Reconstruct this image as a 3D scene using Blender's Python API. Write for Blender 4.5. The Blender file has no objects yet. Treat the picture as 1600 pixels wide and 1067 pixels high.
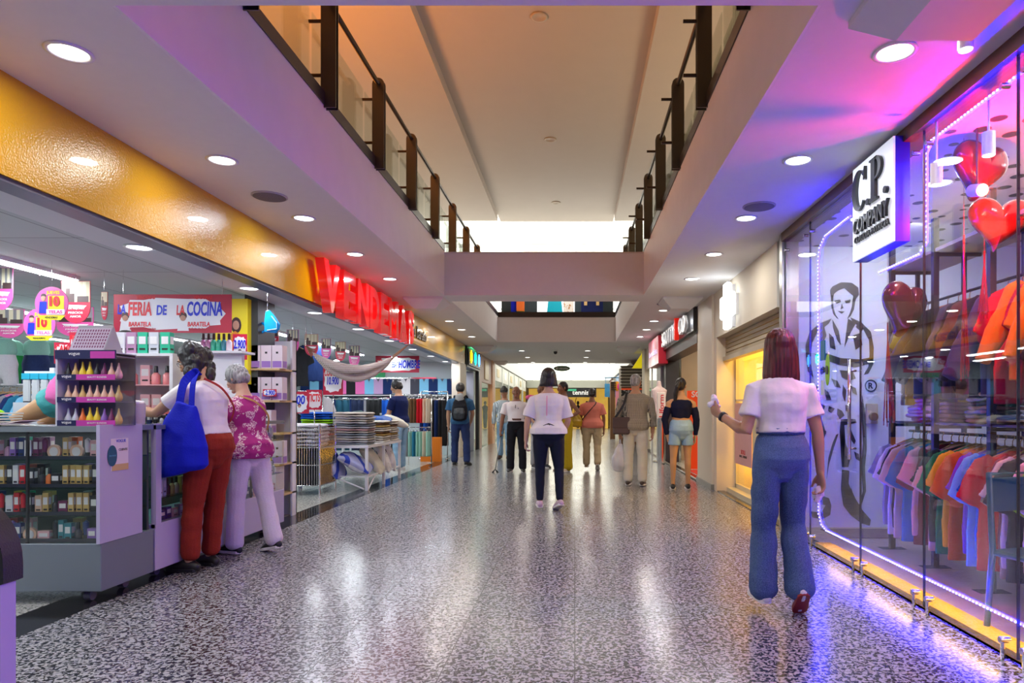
import bpy, math, random
from mathutils import Vector, Matrix, Euler, noise
import numpy as np
random.seed(7)
SC = bpy.context.scene
COL = SC.collection
V = Vector
PI = math.pi
# ---------------------------------------------------------------- camera
F, VX, HY, CH = 1040.0, 898.0, 640.0, 1.18
cam = bpy.data.cameras.new('camera'); camo = bpy.data.objects.new('camera', cam); COL.objects.link(camo)
cam.sensor_width = 36.0; cam.lens = F/1600*36
cam.shift_x = (800-VX)/1600; cam.shift_y = (HY-533.5)/1600
cam.clip_start = 0.05; cam.clip_end = 300
camo.location = (0, 0, CH); camo.rotation_euler = (PI/2, 0, 0)
SC.camera = camo
SC.view_settings.view_transform = 'Standard'; SC.view_settings.look = 'None'
SC.view_settings.exposure = EXPOSURE = -0.16
SC.view_settings.gamma = 1.0
try:
    SC.cycles.max_bounces = 9; SC.cycles.transparent_max_bounces = 24
    SC.cycles.diffuse_bounces = 5; SC.cycles.glossy_bounces = 4
    SC.cycles.sample_clamp_indirect = 6.0; SC.cycles.use_light_tree = True
    SC.cycles.caustics_reflective = False; SC.cycles.caustics_refractive = False
except Exception: pass
# ---------------------------------------------------------------- world: bright hazy daylight above the skylight
w = bpy.data.worlds.new('daylight'); SC.world = w; w.use_nodes = True
bg = w.node_tree.nodes['Background']; bg.inputs[0].default_value = (1.0, 0.94, 0.82, 1); bg.inputs[1].default_value = 4.6

def gx(px, X):            # depth of the point of plane x=X seen at picture column px
    return X*F/(px-VX)
def at(px, py, Y):        # picture column and row at depth Y -> a point of the place
    return V(((px-VX)*Y/F, Y, CH+(HY-py)*Y/F))

def lamp(name, kind, loc, power, col, size=0.1, rot=(0,0,0), parent=None, sy=None, spread=None):
    l = bpy.data.lights.new(name, kind); l.energy = power; l.color = col
    if kind == 'AREA':
        l.shape = 'DISK' if sy is None else 'RECTANGLE'; l.size = size
        if sy is not None: l.size_y = sy
        if spread: l.spread = spread
    else: l.shadow_soft_size = size
    o = bpy.data.objects.new(name, l); COL.objects.link(o); o.location = loc; o.rotation_euler = rot
    if parent: o.parent = parent
    return o

# ---------------------------------------------------------------- materials
_m = {}
def mat(name, col=(.8,.8,.8), rough=.5, metal=0., emit=0., ecol=None, coat=0., bump=0., bscale=30., var=0., trans=0., sss=0., spec=.5, sheen=0., alpha=1.):
    if name in _m: return _m[name]
    m = bpy.data.materials.new(name); m.use_nodes = True
    nt = m.node_tree; b = nt.nodes['Principled BSDF']
    b.inputs['Base Color'].default_value = (*col, 1); b.inputs['Roughness'].default_value = rough
    b.inputs['Metallic'].default_value = metal; b.inputs['Specular IOR Level'].default_value = spec
    b.inputs['Coat Weight'].default_value = coat; b.inputs['Transmission Weight'].default_value = trans
    b.inputs['Sheen Weight'].default_value = sheen; b.inputs['Alpha'].default_value = alpha
    if sss:
        b.inputs['Subsurface Weight'].default_value = sss; b.inputs['Subsurface Scale'].default_value = .01
    if emit:
        b.inputs['Emission Color'].default_value = (*(ecol or col), 1); b.inputs['Emission Strength'].default_value = emit
    if bump or var:
        tc = nt.nodes.new('ShaderNodeTexCoord'); n = nt.nodes.new('ShaderNodeTexNoise'); n.inputs['Scale'].default_value = bscale; n.inputs['Detail'].default_value = 4
        nt.links.new(tc.outputs['Object'], n.inputs['Vector'])
        if bump:
            bp = nt.nodes.new('ShaderNodeBump'); bp.inputs['Strength'].default_value = bump; bp.inputs['Distance'].default_value = .01
            nt.links.new(n.outputs['Fac'], bp.inputs['Height']); nt.links.new(bp.outputs['Normal'], b.inputs['Normal'])
        if var:
            mx = nt.nodes.new('ShaderNodeMix'); mx.data_type = 'RGBA'
            mx.inputs['A'].default_value = (*[c*(1-var) for c in col], 1); mx.inputs['B'].default_value = (*[min(1, c*(1+var)) for c in col], 1)
            nt.links.new(n.outputs['Fac'], mx.inputs['Factor']); nt.links.new(mx.outputs['Result'], b.inputs['Base Color'])
    _m[name] = m; return m

def nodes_mat(name):
    m = bpy.data.materials.new(name); m.use_nodes = True; nt = m.node_tree
    _m[name] = m
    return m, nt, nt.nodes['Principled BSDF'], nt.nodes, nt.links
def ramp(N, pts, interp='LINEAR'):
    r = N.new('ShaderNodeValToRGB'); r.color_ramp.interpolation = interp
    while len(r.color_ramp.elements) < len(pts): r.color_ramp.elements.new(.5)
    for e, (p, c) in zip(r.color_ramp.elements, pts):
        e.position = p; e.color = (*c, 1) if len(c) == 3 else c
    return r

def glass(name, tint=(.97,.99,.98), f=1.0):
    if name in _m: return _m[name]
    m = bpy.data.materials.new(name); m.use_nodes = True; nt = m.node_tree
    nt.nodes.clear()
    o = nt.nodes.new('ShaderNodeOutputMaterial'); mx = nt.nodes.new('ShaderNodeMixShader'); t = nt.nodes.new('ShaderNodeBsdfTransparent')
    g = nt.nodes.new('ShaderNodeBsdfGlossy'); lw = nt.nodes.new('ShaderNodeLayerWeight'); lw.inputs[0].default_value = .5
    pw = nt.nodes.new('ShaderNodeMath'); pw.operation = 'POWER'; pw.inputs[1].default_value = 4.0
    ma = nt.nodes.new('ShaderNodeMath'); ma.operation = 'MULTIPLY_ADD'; ma.inputs[1].default_value = .9; ma.inputs[2].default_value = .05*f; ma.use_clamp = True
    nt.links.new(lw.outputs['Facing'], pw.inputs[0]); nt.links.new(pw.outputs[0], ma.inputs[0]); nt.links.new(ma.outputs[0], mx.inputs[0])
    t.inputs[0].default_value = (*tint, 1); g.inputs['Roughness'].default_value = 0.0
    nt.links.new(t.outputs[0], mx.inputs[1]); nt.links.new(g.outputs[0], mx.inputs[2]); nt.links.new(mx.outputs[0], o.inputs[0])
    _m[name] = m; return m

# ---------------------------------------------------------------- mesh building
class MB:
    def __init__(s): s.v = []; s.f = []; s.mi = []; s.cur = 0
    def add(s, vs, fs):
        b = len(s.v); s.v += [tuple(p) for p in vs]
        for f in fs: s.f.append([i+b for i in f]); s.mi.append(s.cur)
        return s
    def m(s, i): s.cur = i; return s
    def box(s, x0, x1, y0, y1, z0, z1, c=0.):
        if x0 > x1: x0, x1 = x1, x0
        if y0 > y1: y0, y1 = y1, y0
        if z0 > z1: z0, z1 = z1, z0
        if c <= 0:
            vs = [(x,y,z) for z in (z0,z1) for x,y in ((x0,y0),(x1,y0),(x1,y1),(x0,y1))]
            return s.add(vs, [(3,2,1,0),(4,5,6,7),(0,1,5,4),(1,2,6,5),(2,3,7,6),(3,0,4,7)])
        # chamfered box: rings
        ax = [(x0,y0,z0),(x1,y1,z1)]
        rr = []
        for z, i in ((z0, c), (z0+c, 0), (z1-c, 0), (z1, c)):
            a, b_, e, d = x0+i, x1-i, y0+i, y1-i
            k = c if i == 0 else c*.01
            rr.append([(a+k,e,z),(b_-k,e,z),(b_,e+k,z),(b_,d-k,z),(b_-k,d,z),(a+k,d,z),(a,d-k,z),(a,e+k,z)])
        return s.rings(rr)
    def rings(s, rr, cap=True, closed=True):
        n = len(rr[0]); vs = [p for r in rr for p in r]; fs = []
        for i in range(len(rr)-1):
            for j in range(n if closed else n-1):
                k = (j+1) % n
                fs.append((i*n+j, i*n+k, (i+1)*n+k, (i+1)*n+j))
        if cap: fs.append(tuple(range(n-1, -1, -1))); fs.append(tuple((len(rr)-1)*n+j for j in range(n)))
        return s.add(vs, fs)
    def cyl(s, p0, p1, r0, r1=None, n=12, cap=True):
        return s.loft([V(p0), V(p1)], [r0, r0 if r1 is None else r1], n=n, dome=False)
    def tube(s, pts, r, n=8):
        return s.loft([V(p) for p in pts], [r]*len(pts), n=n, dome=False)
    def loft(s, pts, rad, side=None, n=14, dome=True, sq=2.0):
        pts = [V(p) for p in pts]; m = len(pts); rr = []
        rad = [(r, r) if not isinstance(r, (tuple, list)) else r for r in rad]
        tg = []
        for i in range(m):
            a = pts[max(0, i-1)]; b = pts[min(m-1, i+1)]; t = (b-a)
            tg.append(t.normalized() if t.length > 1e-9 else V((0,0,1)))
        if side is None:
            side = V((1,0,0)) if abs(tg[0].x) < .8 else V((0,1,0))
        u = V(side)
        def ring(c, t, a, b):
            nonlocal u
            u2 = (u - t*u.dot(t))
            if u2.length < 1e-6: u2 = t.orthogonal()
            u2.normalize(); w_ = t.cross(u2)
            out = []
            for k in range(n):
                th = 2*PI*k/n; cs, sn = math.cos(th), math.sin(th)
                if sq != 2.0:
                    cs = math.copysign(abs(cs)**(2/sq), cs); sn = math.copysign(abs(sn)**(2/sq), sn)
                out.append(tuple(c + u2*(a*cs) + w_*(b*sn)))
            u = u2
            return out
        if dome:
            r = min(rad[0])
            for q in (.15, .6, .9):
                rr.append(ring(pts[0]-tg[0]*r*.8*math.sqrt(1-q*q), tg[0], rad[0][0]*q, rad[0][1]*q))
        for i in range(m): rr.append(ring(pts[i], tg[i], *rad[i]))
        if dome:
            r = min(rad[-1])
            for q in (.9, .6, .15):
                rr.append(ring(pts[-1]+tg[-1]*r*.8*math.sqrt(1-q*q), tg[-1], rad[-1][0]*q, rad[-1][1]*q))
        return s.rings(rr)
    def ell(s, c, r, n=16, m=10, M=None):
        c = V(c); rr = []
        for i in range(1, m):
            ph = PI*i/m
            ring = []
            for j in range(n):
                th = 2*PI*j/n
                p = V((r[0]*math.sin(ph)*math.cos(th), r[1]*math.sin(ph)*math.sin(th), -r[2]*math.cos(ph)))
                if M is not None: p = M @ p
                ring.append(tuple(c+p))
            rr.append(ring)
        b = len(s.v); s.rings(rr, cap=False)
        top = V((0,0,r[2])); 
        if M is not None: top = M @ top
        nb = len(s.v); s.v += [tuple(c-top), tuple(c+top)]
        for j in range(n):
            k = (j+1) % n
            s.f.append([nb, b+k, b+j]); s.mi.append(s.cur)
            s.f.append([nb+1, b+(m-2)*n+j, b+(m-2)*n+k]); s.mi.append(s.cur)
        return s
    def lathe(s, prof, c=(0,0,0), n=20):
        rr = [[(c[0]+r*math.cos(2*PI*j/n), c[1]+r*math.sin(2*PI*j/n), c[2]+z) for j in range(n)] for r, z in prof]
        return s.rings(rr)
    def prism(s, poly, d, o=(0,0,0), ux=(1,0,0), uy=(0,0,1), un=(0,1,0)):
        o, ux, uy, un = V(o), V(ux), V(uy), V(un)
        a = [tuple(o+ux*x+uy*y) for x, y in poly]; b = [tuple(o+ux*x+uy*y+un*d) for x, y in poly]
        n = len(poly)
        return s.add(a+b, [tuple(range(n-1,-1,-1)), tuple(range(n, 2*n))] + [(j,(j+1)%n,n+(j+1)%n,n+j) for j in range(n)])
    def grid(s, fn, nu, nv):
        vs = [tuple(fn(i/nu, j/nv)) for j in range(nv+1) for i in range(nu+1)]
        return s.add(vs, [(j*(nu+1)+i, j*(nu+1)+i+1, (j+1)*(nu+1)+i+1, (j+1)*(nu+1)+i) for j in range(nv) for i in range(nu)])
    def mesh(s, name):
        me = bpy.data.meshes.new(name); me.from_pydata(s.v, [], s.f); me.validate(clean_customdata=False); me.update(); return me
    def build(s, name, m, parent=None, smooth=False, bevel=0., solid=0., **kw):
        me = s.mesh(name)
        ms = m if isinstance(m, (list, tuple)) else [m]
        for q in ms: me.materials.append(q)
        if len(ms) > 1 and len(me.polygons) == len(s.mi): me.polygons.foreach_set('material_index', s.mi)
        return link(name, me, parent, smooth, bevel, solid, **kw)

def link(name, me, parent=None, smooth=False, bevel=0., solid=0., **kw):
    if smooth:
        me.polygons.foreach_set('use_smooth', [True]*len(me.polygons))
    o = bpy.data.objects.new(name, me); COL.objects.link(o)
    if parent: o.parent = parent
    if smooth == 'auto':
        try: me.set_sharp_from_angle(angle=math.radians(40))
        except Exception: pass
    if bevel:
        b = o.modifiers.new('bevel', 'BEVEL'); b.width = bevel; b.segments = 2; b.limit_method = 'ANGLE'
    if solid:
        q = o.modifiers.new('solid', 'SOLIDIFY'); q.thickness = solid
    for k, v_ in kw.items(): o[k] = v_
    return o

def remesh(mb, name, m, parent, vox=.008, smooth=3, disp=None, **kw):
    me = mb.mesh(name+'_src'); o = bpy.data.objects.new('tmp', me); COL.objects.link(o)
    r = o.modifiers.new('r', 'REMESH'); r.mode = 'VOXEL'; r.voxel_size = vox
    if smooth:
        q = o.modifiers.new('s', 'SMOOTH'); q.iterations = smooth; q.factor = .5
    dg = bpy.context.evaluated_depsgraph_get(); dg.update()
    nm = bpy.data.meshes.new_from_object(o.evaluated_get(dg), preserve_all_data_layers=False, depsgraph=dg)
    bpy.data.objects.remove(o); bpy.data.meshes.remove(me)
    nm.name = name
    if disp:
        nv = len(nm.vertices); co = np.empty(nv*3, 'f'); no = np.empty(nv*3, 'f')
        nm.vertices.foreach_get('co', co); nm.vertex_normals.foreach_get('vector', no)
        co = co.reshape(-1, 3); no = no.reshape(-1, 3)
        d = np.array([disp(V(c)) for c in co.tolist()], 'f')
        nm.vertices.foreach_set('co', (co+no*d[:, None]).ravel()); nm.update()
    nm.materials.clear(); nm.materials.append(m)
    return link(name, nm, parent, smooth=True, **kw)

def thing(name, label, cat, loc=(0,0,0), rz=0., group=None):
    o = bpy.data.objects.new(name, None); COL.objects.link(o); o.empty_display_size = .1
    o.location = loc; o.rotation_euler = (0, 0, rz); o['label'] = label; o['category'] = cat
    if group: o['group'] = group
    return o
def tag(o, label, cat, group=None, kind=None):
    o['label'] = label; o['category'] = cat
    if group: o['group'] = group
    if kind: o['kind'] = kind
    return o
def struct(o): o['kind'] = 'structure'; return o
_kids = {}
def dup(root, loc, rz=None, label=None, group=None, mats=None, scale=None):
    r = root.copy(); COL.objects.link(r); r.location = loc
    if rz is not None: r.rotation_euler = (0, 0, rz)
    if scale is not None: r.scale = scale if isinstance(scale, (tuple, list)) else (scale,)*3
    if label: r['label'] = label
    if group: r['group'] = group
    def rec(src, dst):
        for ch in kids_of(src):
            c = ch.copy(); COL.objects.link(c); c.parent = dst; swap(c); rec(ch, c)
    def swap(c):
        if mats and c.type == 'MESH':
            for i, sl in enumerate(c.material_slots):
                if sl.material and sl.material.name in mats:
                    nm = mats[sl.material.name]; sl.link = 'OBJECT'; sl.material = nm
    swap(r); rec(root, r)
    return r
def kids_of(o):
    k = _kids.get(o.name)
    if k is None: k = _kids[o.name] = list(o.children)
    return k
def use(proto, first, loc, rz, label, group=None, mats=None, scale=None):
    return dup(proto, loc, rz, label, group, mats, scale)
def kill(o):
    for c in list(o.children): kill(c)
    bpy.data.objects.remove(o)
ORD = ['first','second','third','fourth','fifth','sixth','seventh','eighth','ninth','tenth','eleventh','twelfth','thirteenth','fourteenth','fifteenth','sixteenth','seventeenth','eighteenth','nineteenth','twentieth']
def nth(i):
    if i < 20: return ORD[i]
    return ['twenty','thirty','forty','fifty'][(i+1)//10-2] + ('-'+ORD[(i+1)%10-1] if (i+1) % 10 else 'th')

def text(s, m, parent, o, ux, uy, w_=None, h=None, depth=.002, bold=0., shear=0., name='lettering', z=.001, **kw):
    """writing centred on o, running along ux with its tops along uy, raised off the surface along ux x uy"""
    c = bpy.data.curves.new('t', 'FONT'); c.body = s; c.size = 1; c.extrude = .5; c.offset = bold; c.shear = shear; c.resolution_u = 3
    c.align_x = 'CENTER'
    ob = bpy.data.objects.new('t', c); COL.objects.link(ob)
    dg = bpy.context.evaluated_depsgraph_get(); dg.update()
    me = bpy.data.meshes.new_from_object(ob.evaluated_get(dg)); bpy.data.objects.remove(ob); bpy.data.curves.remove(c)
    n = len(me.vertices)
    if n == 0: return None
    co = np.empty(n*3, 'f'); me.vertices.foreach_get('co', co); co = co.reshape(-1, 3)
    mn, mxx = co.min(0), co.max(0); sz = np.maximum(mxx-mn, 1e-6)
    if h is None: k = w_/sz[0]; kx = ky = k
    elif w_ is None: kx = ky = h/sz[1]
    else: kx, ky = w_/sz[0], h/sz[1]
    ux, uy, o = V(ux).normalized(), V(uy).normalized(), V(o); un = ux.cross(uy)
    q = (co-(mn+mxx)/2); q[:, 0] *= kx; q[:, 1] *= ky; q[:, 2] = (co[:, 2]-mn[2])/sz[2]*depth + z
    out = np.array(o)[None, :] + q[:, :1]*np.array(ux) + q[:, 1:2]*np.array(uy) + q[:, 2:]*np.array(un)
    me.vertices.foreach_set('co', out.astype('f').ravel()); me.update()
    me.name = name; me.materials.clear(); me.materials.append(m)
    return link(name, me, parent, **kw)
def flat(mb_pts, d, o, ux, uy, mb=None):
    mb = mb or MB(); ux, uy = V(ux), V(uy); return mb.prism(mb_pts, d, o, ux, uy, ux.cross(uy))
# ================================================================ surfaces of the building
def terrazzo(name, light, dark, mid, rough, scale=42., tile=.6, cover=.5):
    m, nt, b, N, L = nodes_mat(name)
    tc = N.new('ShaderNodeTexCoord'); n1 = N.new('ShaderNodeTexNoise'); n1.inputs['Scale'].default_value = scale; n1.inputs['Detail'].default_value = 1.5; n1.inputs['Distortion'].default_value = .8
    L.new(tc.outputs['Object'], n1.inputs['Vector'])
    r1 = ramp(N, [(0, dark), (cover-.03, dark), (cover+.01, mid), (cover+.05, light), (1, light)]); L.new(n1.outputs['Fac'], r1.inputs[0])
    v = N.new('ShaderNodeTexVoronoi'); v.inputs['Scale'].default_value = scale*1.7; L.new(tc.outputs['Object'], v.inputs['Vector'])
    r2 = ramp(N, [(0, (1.15,1.12,1.08)), (.35, (.75,.74,.74)), (1, (1,1,1))]); L.new(v.outputs['Distance'], r2.inputs[0])
    mx = N.new('ShaderNodeMix'); mx.data_type = 'RGBA'; mx.blend_type = 'MULTIPLY'; mx.inputs['Factor'].default_value = .7
    L.new(r1.outputs[0], mx.inputs['A']); L.new(r2.outputs[0], mx.inputs['B'])
    br = N.new('ShaderNodeTexBrick'); br.offset = 0; br.inputs['Scale'].default_value = 1; br.inputs['Brick Width'].default_value = tile; br.inputs['Row Height'].default_value = tile; br.inputs['Mortar Size'].default_value = .003
    br.inputs['Color1'].default_value = (1,1,1,1); br.inputs['Color2'].default_value = (.93,.93,.95,1); br.inputs['Mortar'].default_value = (.35,.34,.33,1)
    L.new(tc.outputs['Object'], br.inputs['Vector'])
    m2 = N.new('ShaderNodeMix'); m2.data_type = 'RGBA'; m2.blend_type = 'MULTIPLY'; m2.inputs['Factor'].default_value = 1
    L.new(mx.outputs['Result'], m2.inputs['A']); L.new(br.outputs['Color'], m2.inputs['B']); L.new(m2.outputs['Result'], b.inputs['Base Color'])
    n3 = N.new('ShaderNodeTexNoise'); n3.inputs['Scale'].default_value = 2.2; n3.inputs['Detail'].default_value = 3; L.new(tc.outputs['Object'], n3.inputs['Vector'])
    mr = N.new('ShaderNodeMapRange'); mr.inputs['To Min'].default_value = rough*.75; mr.inputs['To Max'].default_value = rough*1.35
    L.new(n3.outputs['Fac'], mr.inputs['Value']); L.new(mr.outputs[0], b.inputs['Roughness'])
    n4 = N.new('ShaderNodeTexNoise'); n4.inputs['Scale'].default_value = 7; n4.inputs['Detail'].default_value = 3; L.new(tc.outputs['Object'], n4.inputs['Vector'])
    bp = N.new('ShaderNodeBump'); bp.inputs['Strength'].default_value = .10; bp.inputs['Distance'].default_value = .01; L.new(n4.outputs['Fac'], bp.inputs['Height']); L.new(bp.outputs[0], b.inputs['Normal'])
    b.inputs['Specular IOR Level'].default_value = .75
    return m
FLOOR = terrazzo('terrazzo', (.46,.46,.47), (.018,.019,.026), (.15,.15,.16), .2, scale=52, cover=.475)
FLOOR2 = terrazzo('shop_terrazzo', (.58,.58,.52), (.13,.14,.13), (.36,.36,.33), .2, scale=60, cover=.42)
GRAN = mat('black_granite', (.018,.018,.02), .12, var=.5, bscale=80)
PAINT = mat('white_paint', (.76,.75,.75), .65, bump=.05, bscale=14, var=.03)
PAINT2 = mat('plaster_face', (.80,.78,.80), .55, bump=.16, bscale=5, var=.05)
CREAM = mat('cream_wall', (.68,.62,.50), .6, var=.03, bscale=4)
BEIGE = mat('beige_pillar', (.72,.64,.52), .5, var=.03, bscale=4)
YEL = mat('golden_gloss_panel', (.58,.31,.002), .22, coat=.6, bump=.25, bscale=90, var=.05)
DARK = mat('dark_metal', (.02,.02,.022), .4)
STEEL = mat('brushed_steel', (.42,.42,.40), .28, metal=1., var=.08, bscale=60)
CHROME = mat('chrome', (.75,.75,.76), .12, metal=1.)
WHITEM = mat('white_metal', (.78,.78,.80), .35)
LIT = mat('lit_lens', (1,1,1), .4, emit=9., ecol=(1,.97,.88))
LITC = mat('cool_lit_lens', (1,1,1), .4, emit=9., ecol=(.85,.92,1))
TUBE = mat('fluorescent_tube', (1,1,1), .4, emit=9., ecol=(.88,.95,1))
BULK = mat('white_bulkhead', (.62,.62,.66), .5)
SHOPW = mat('shop_wall', (.50,.58,.60), .6, var=.03, bscale=3)
GL = glass('clear_glass'); GLG = glass('green_glass', (.93,.98,.94), .7); GLS = glass('shop_glass', (.95,.97,.98), 1.6)

def bx(name, m, *a, **k):
    return struct(MB().box(*a).build(name, m, **k))
H0 = 2.88; ZT = 3.50
# floor
bx('floor', FLOOR, -2.89, 2.06, -8, 46, -.2, 0)
bx('floor_shop', FLOOR2, -12, -3.19, -8, 46, -.2, 0)
bx('trim_1', GRAN, -3.19, -2.89, -8, 46, -.2, .0)
bx('trim_2', GRAN, 2.06, 2.16, -8, 46, -.2, .012)
WOODF = mat('worn_wood_floor', (.42,.33,.22), .3, var=.25, bscale=3)
bx('floor_boutique', WOODF, 2.16, 9, -8, 6.62, -.2, .01)
bx('floor_right', FLOOR2, 2.16, 9, 6.62, 46, -.2, .0)
# ceiling slab with its two openings, plus slab edges of the far open court
ce = MB()
ce.box(-2.87, -1.95, -8, 24.5, H0, ZT); ce.box(1.04, 2.05, -8, 24.5, H0, ZT)
ce.box(-1.95, 1.04, -8, 2.8, H0, ZT); ce.box(-1.95, 1.04, 9.88, 10.46, H0, ZT); ce.box(-1.95, 1.04, 16.7, 24.5, H0, ZT)
struct(ce.build('ceiling', PAINT))
bx('ceiling_upper_floor', PAINT, -12, -2.87, -8, 46, H0+.02, ZT)
bx('ceiling_right_side', PAINT, 2.05, 9, -8, 46, H0+.02, ZT)
# plaster facing of the opening edges
fa = MB()
for y0, y1 in ((2.8, 9.88), (10.46, 16.7)):
    fa.box(-1.952, -1.935, y0, y1, H0+.001, ZT+.03); fa.box(1.025, 1.042, y0, y1, H0+.001, ZT+.03)
struct(fa.build('trim_3', PAINT2))
ed = MB()
for y0, y1 in ((2.8, 9.88), (10.46, 16.7)):
    ed.box(-2.1, -1.925, y0, y1, ZT+.03, ZT+.13); ed.box(1.015, 1.19, y0, y1, ZT+.03, ZT+.13)
ed.box(-1.93, 1.02, 16.68, 16.9, ZT+.0, ZT+.13)
struct(ed.build('trim_4', mat('dark_edge', (.035,.03,.03), .3)))
bx('trim_5', mat('edge_cap', (.62,.60,.58), .45), -1.95, 1.04, 9.87, 10.47, ZT, ZT+.02)
# upper storey ceiling: dropped side soffits and a raised middle
UPP = mat('upper_paint_warm_dim', (.56,.50,.45), .65, var=.03, bscale=3)  # white paint, with its warm dim lighting mixed into the colour
bx('ceiling_upper_left', UPP, -12, -2.05, -8, 17.7, 6.2, 6.5)
bx('ceiling_upper_right', UPP, 1.06, 9, -8, 17.7, 6.2, 6.5)
bx('ceiling_upper_middle', UPP, -2.05, 1.06, -8, 18.4, 6.38, 6.6)
bx('wall_upper_left', mat('upper_wall_left', (.72,.58,.42), .6), -5.7, -5.5, -8, 17.7, ZT, 6.2)
bx('wall_upper_right', PAINT, 5.0, 5.2, -8, 46, ZT, 6.5)
bx('wall_upper_far_left', PAINT, -5.7, -5.5, 17.7, 46, ZT, 6.5)
bx('wall_upper_back', PAINT, -12, 9, -8.2, -8, -.1, 6.6)
bx('wall_end', PAINT, -12, 9, 46, 46.2, -.1, 2.95)
wn = MB()
for i in range(5): wn.box(-5.6+i*2.67-.03, -5.6+i*2.67+.03, 46, 46.1, 2.95, 6.6)
struct(wn.build('window_2', WHITEM)); MB().box(-5.6, 5.1, 46.04, 46.05, 2.95, 6.6).build('end_glazing', GL, bpy.data.objects['window_2'])
bx('wall_outer_left', SHOPW, -12.2, -12, -8, 46, -.1, 6.6)
bx('wall_outer_right', PAINT, 9, 9.2, -8, 46, -.1, 6.6)
# skylight with its glazing bars
sk = MB()
for i in range(9): sk.box(-5.6, 5.1, 18.4+i*3.45-.04, 18.4+i*3.45+.04, 6.5, 6.62)
struct(sk.build('window_1', WHITEM))
sp = MB().box(-5.6, 5.1, 18.4, 46, 6.55, 6.56).build('skylight_glazing', GL, bpy.data.objects['window_1'])
bx('ceiling_roof_left', PAINT, -12, -5.5, 17.7, 46, 6.5, 6.7); bx('ceiling_roof_right', PAINT, 5.0, 9, 17.7, 46, 6.5, 6.7)
# ---------------------------------------------------------------- left: the big shop's room
bx('trim_6', YEL, -3.0, -2.87, -8, 17.55, 2.36, H0)
bx('trim_7', mat('track_metal', (.12,.12,.17), .35, metal=.6), -3.03, -2.885, -8, 17.55, 2.335, 2.36)
bx('ceiling_bulkhead', BULK, -3.37, -3.0, -8, 17.4, 2.36, 2.9)
tl, nt, b, N, L = nodes_mat('ceiling_tiles')
tc = N.new('ShaderNodeTexCoord'); br = N.new('ShaderNodeTexBrick'); br.offset = 0; br.inputs['Scale'].default_value = 1; br.inputs['Brick Width'].default_value = .61; br.inputs['Row Height'].default_value = 1.22; br.inputs['Mortar Size'].default_value = .006
br.inputs['Color1'].default_value = (.52,.56,.57,1); br.inputs['Color2'].default_value = (.48,.52,.54,1); br.inputs['Mortar'].default_value = (.22,.23,.25,1)
L.new(tc.outputs['Object'], br.inputs['Vector']); L.new(br.outputs['Color'], b.inputs['Base Color']); b.inputs['Roughness'].default_value = .8
bx('ceiling_shop', tl, -12, -3.37, -8, 17.4, 2.44, 2.9)
bx('wall_left_end', SHOPW, -12, -2.87, 17.4, 17.55, 0, 2.9)
bx('wall_left_back', SHOPW, -10.2, -10, -8, 17.4, 0, 2.44)
bx('wall_left_near', SHOPW, -10, -2.9, -3.2, -3, 0, 2.44)
# pale pillars of the left side
bx('trim_8', BEIGE, -3.05, -2.84, 16.5, 17.4, 0, 2.36)
# ---------------------------------------------------------------- right: boutique room
bx('wall_right_end', mat('boutique_wall', (.70,.76,.75), .45, var=.02, bscale=2), 2.16, 6.2, 6.62, 6.75, 0, H0)
dk, nt, b, N, L = nodes_mat('dotted_ceiling')
tc = N.new('ShaderNodeTexCoord'); vo = N.new('ShaderNodeTexVoronoi'); vo.inputs['Scale'].default_value = 5.2; vo.inputs['Randomness'].default_value = .45
mp = N.new('ShaderNodeMapping'); mp.inputs['Scale'].default_value = (1,1,.001); L.new(tc.outputs['Object'], mp.inputs['Vector']); L.new(mp.outputs[0], vo.inputs['Vector'])
rp = ramp(N, [(0, (.03,.03,.05)), (.24, (.03,.03,.05)), (.26, (.75,.72,.74)), (1, (.75,.72,.74))]); L.new(vo.outputs['Distance'], rp.inputs[0]); L.new(rp.outputs[0], b.inputs['Base Color'])
bx('ceiling_boutique', dk, 2.16, 6.2, -3.2, 6.62, 2.80, H0+.02)
bx('wall_right_back', mat('boutique_back', (.34,.30,.32), .6), 5.6, 5.8, -3.2, 6.62, 0, 2.8)
bx('wall_right_near', PAINT, 2.1, 6, -3.4, -3.2, 0, H0)
bx('trim_9', mat('brown_track', (.10,.045,.02), .4), 1.99, 2.16, -3.2, 6.42, 2.80, H0)
# cream wall over the shuttered shop, its pillar
bx('wall_right', CREAM, 2.05, 2.25, 6.75, 9.8, 2.22, H0)
bx('wall_right_pillar', BEIGE, 2.02, 2.5, 9.8, 10.95, 0, H0)
bx('trim_10', mat('pillar_base', (.25,.24,.22), .4), 2.0, 2.52, 9.78, 10.97, 0, .08)
bx('wall_right_reveal', BEIGE, 2.05, 2.45, 9.62, 9.8, 0, 2.22)
bx('trim_11', STEEL, 2.0, 2.16, 6.42, 6.50, 0, H0); bx('trim_12', STEEL, 2.04, 2.10, 6.58, 6.64, 0, H0)

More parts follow.
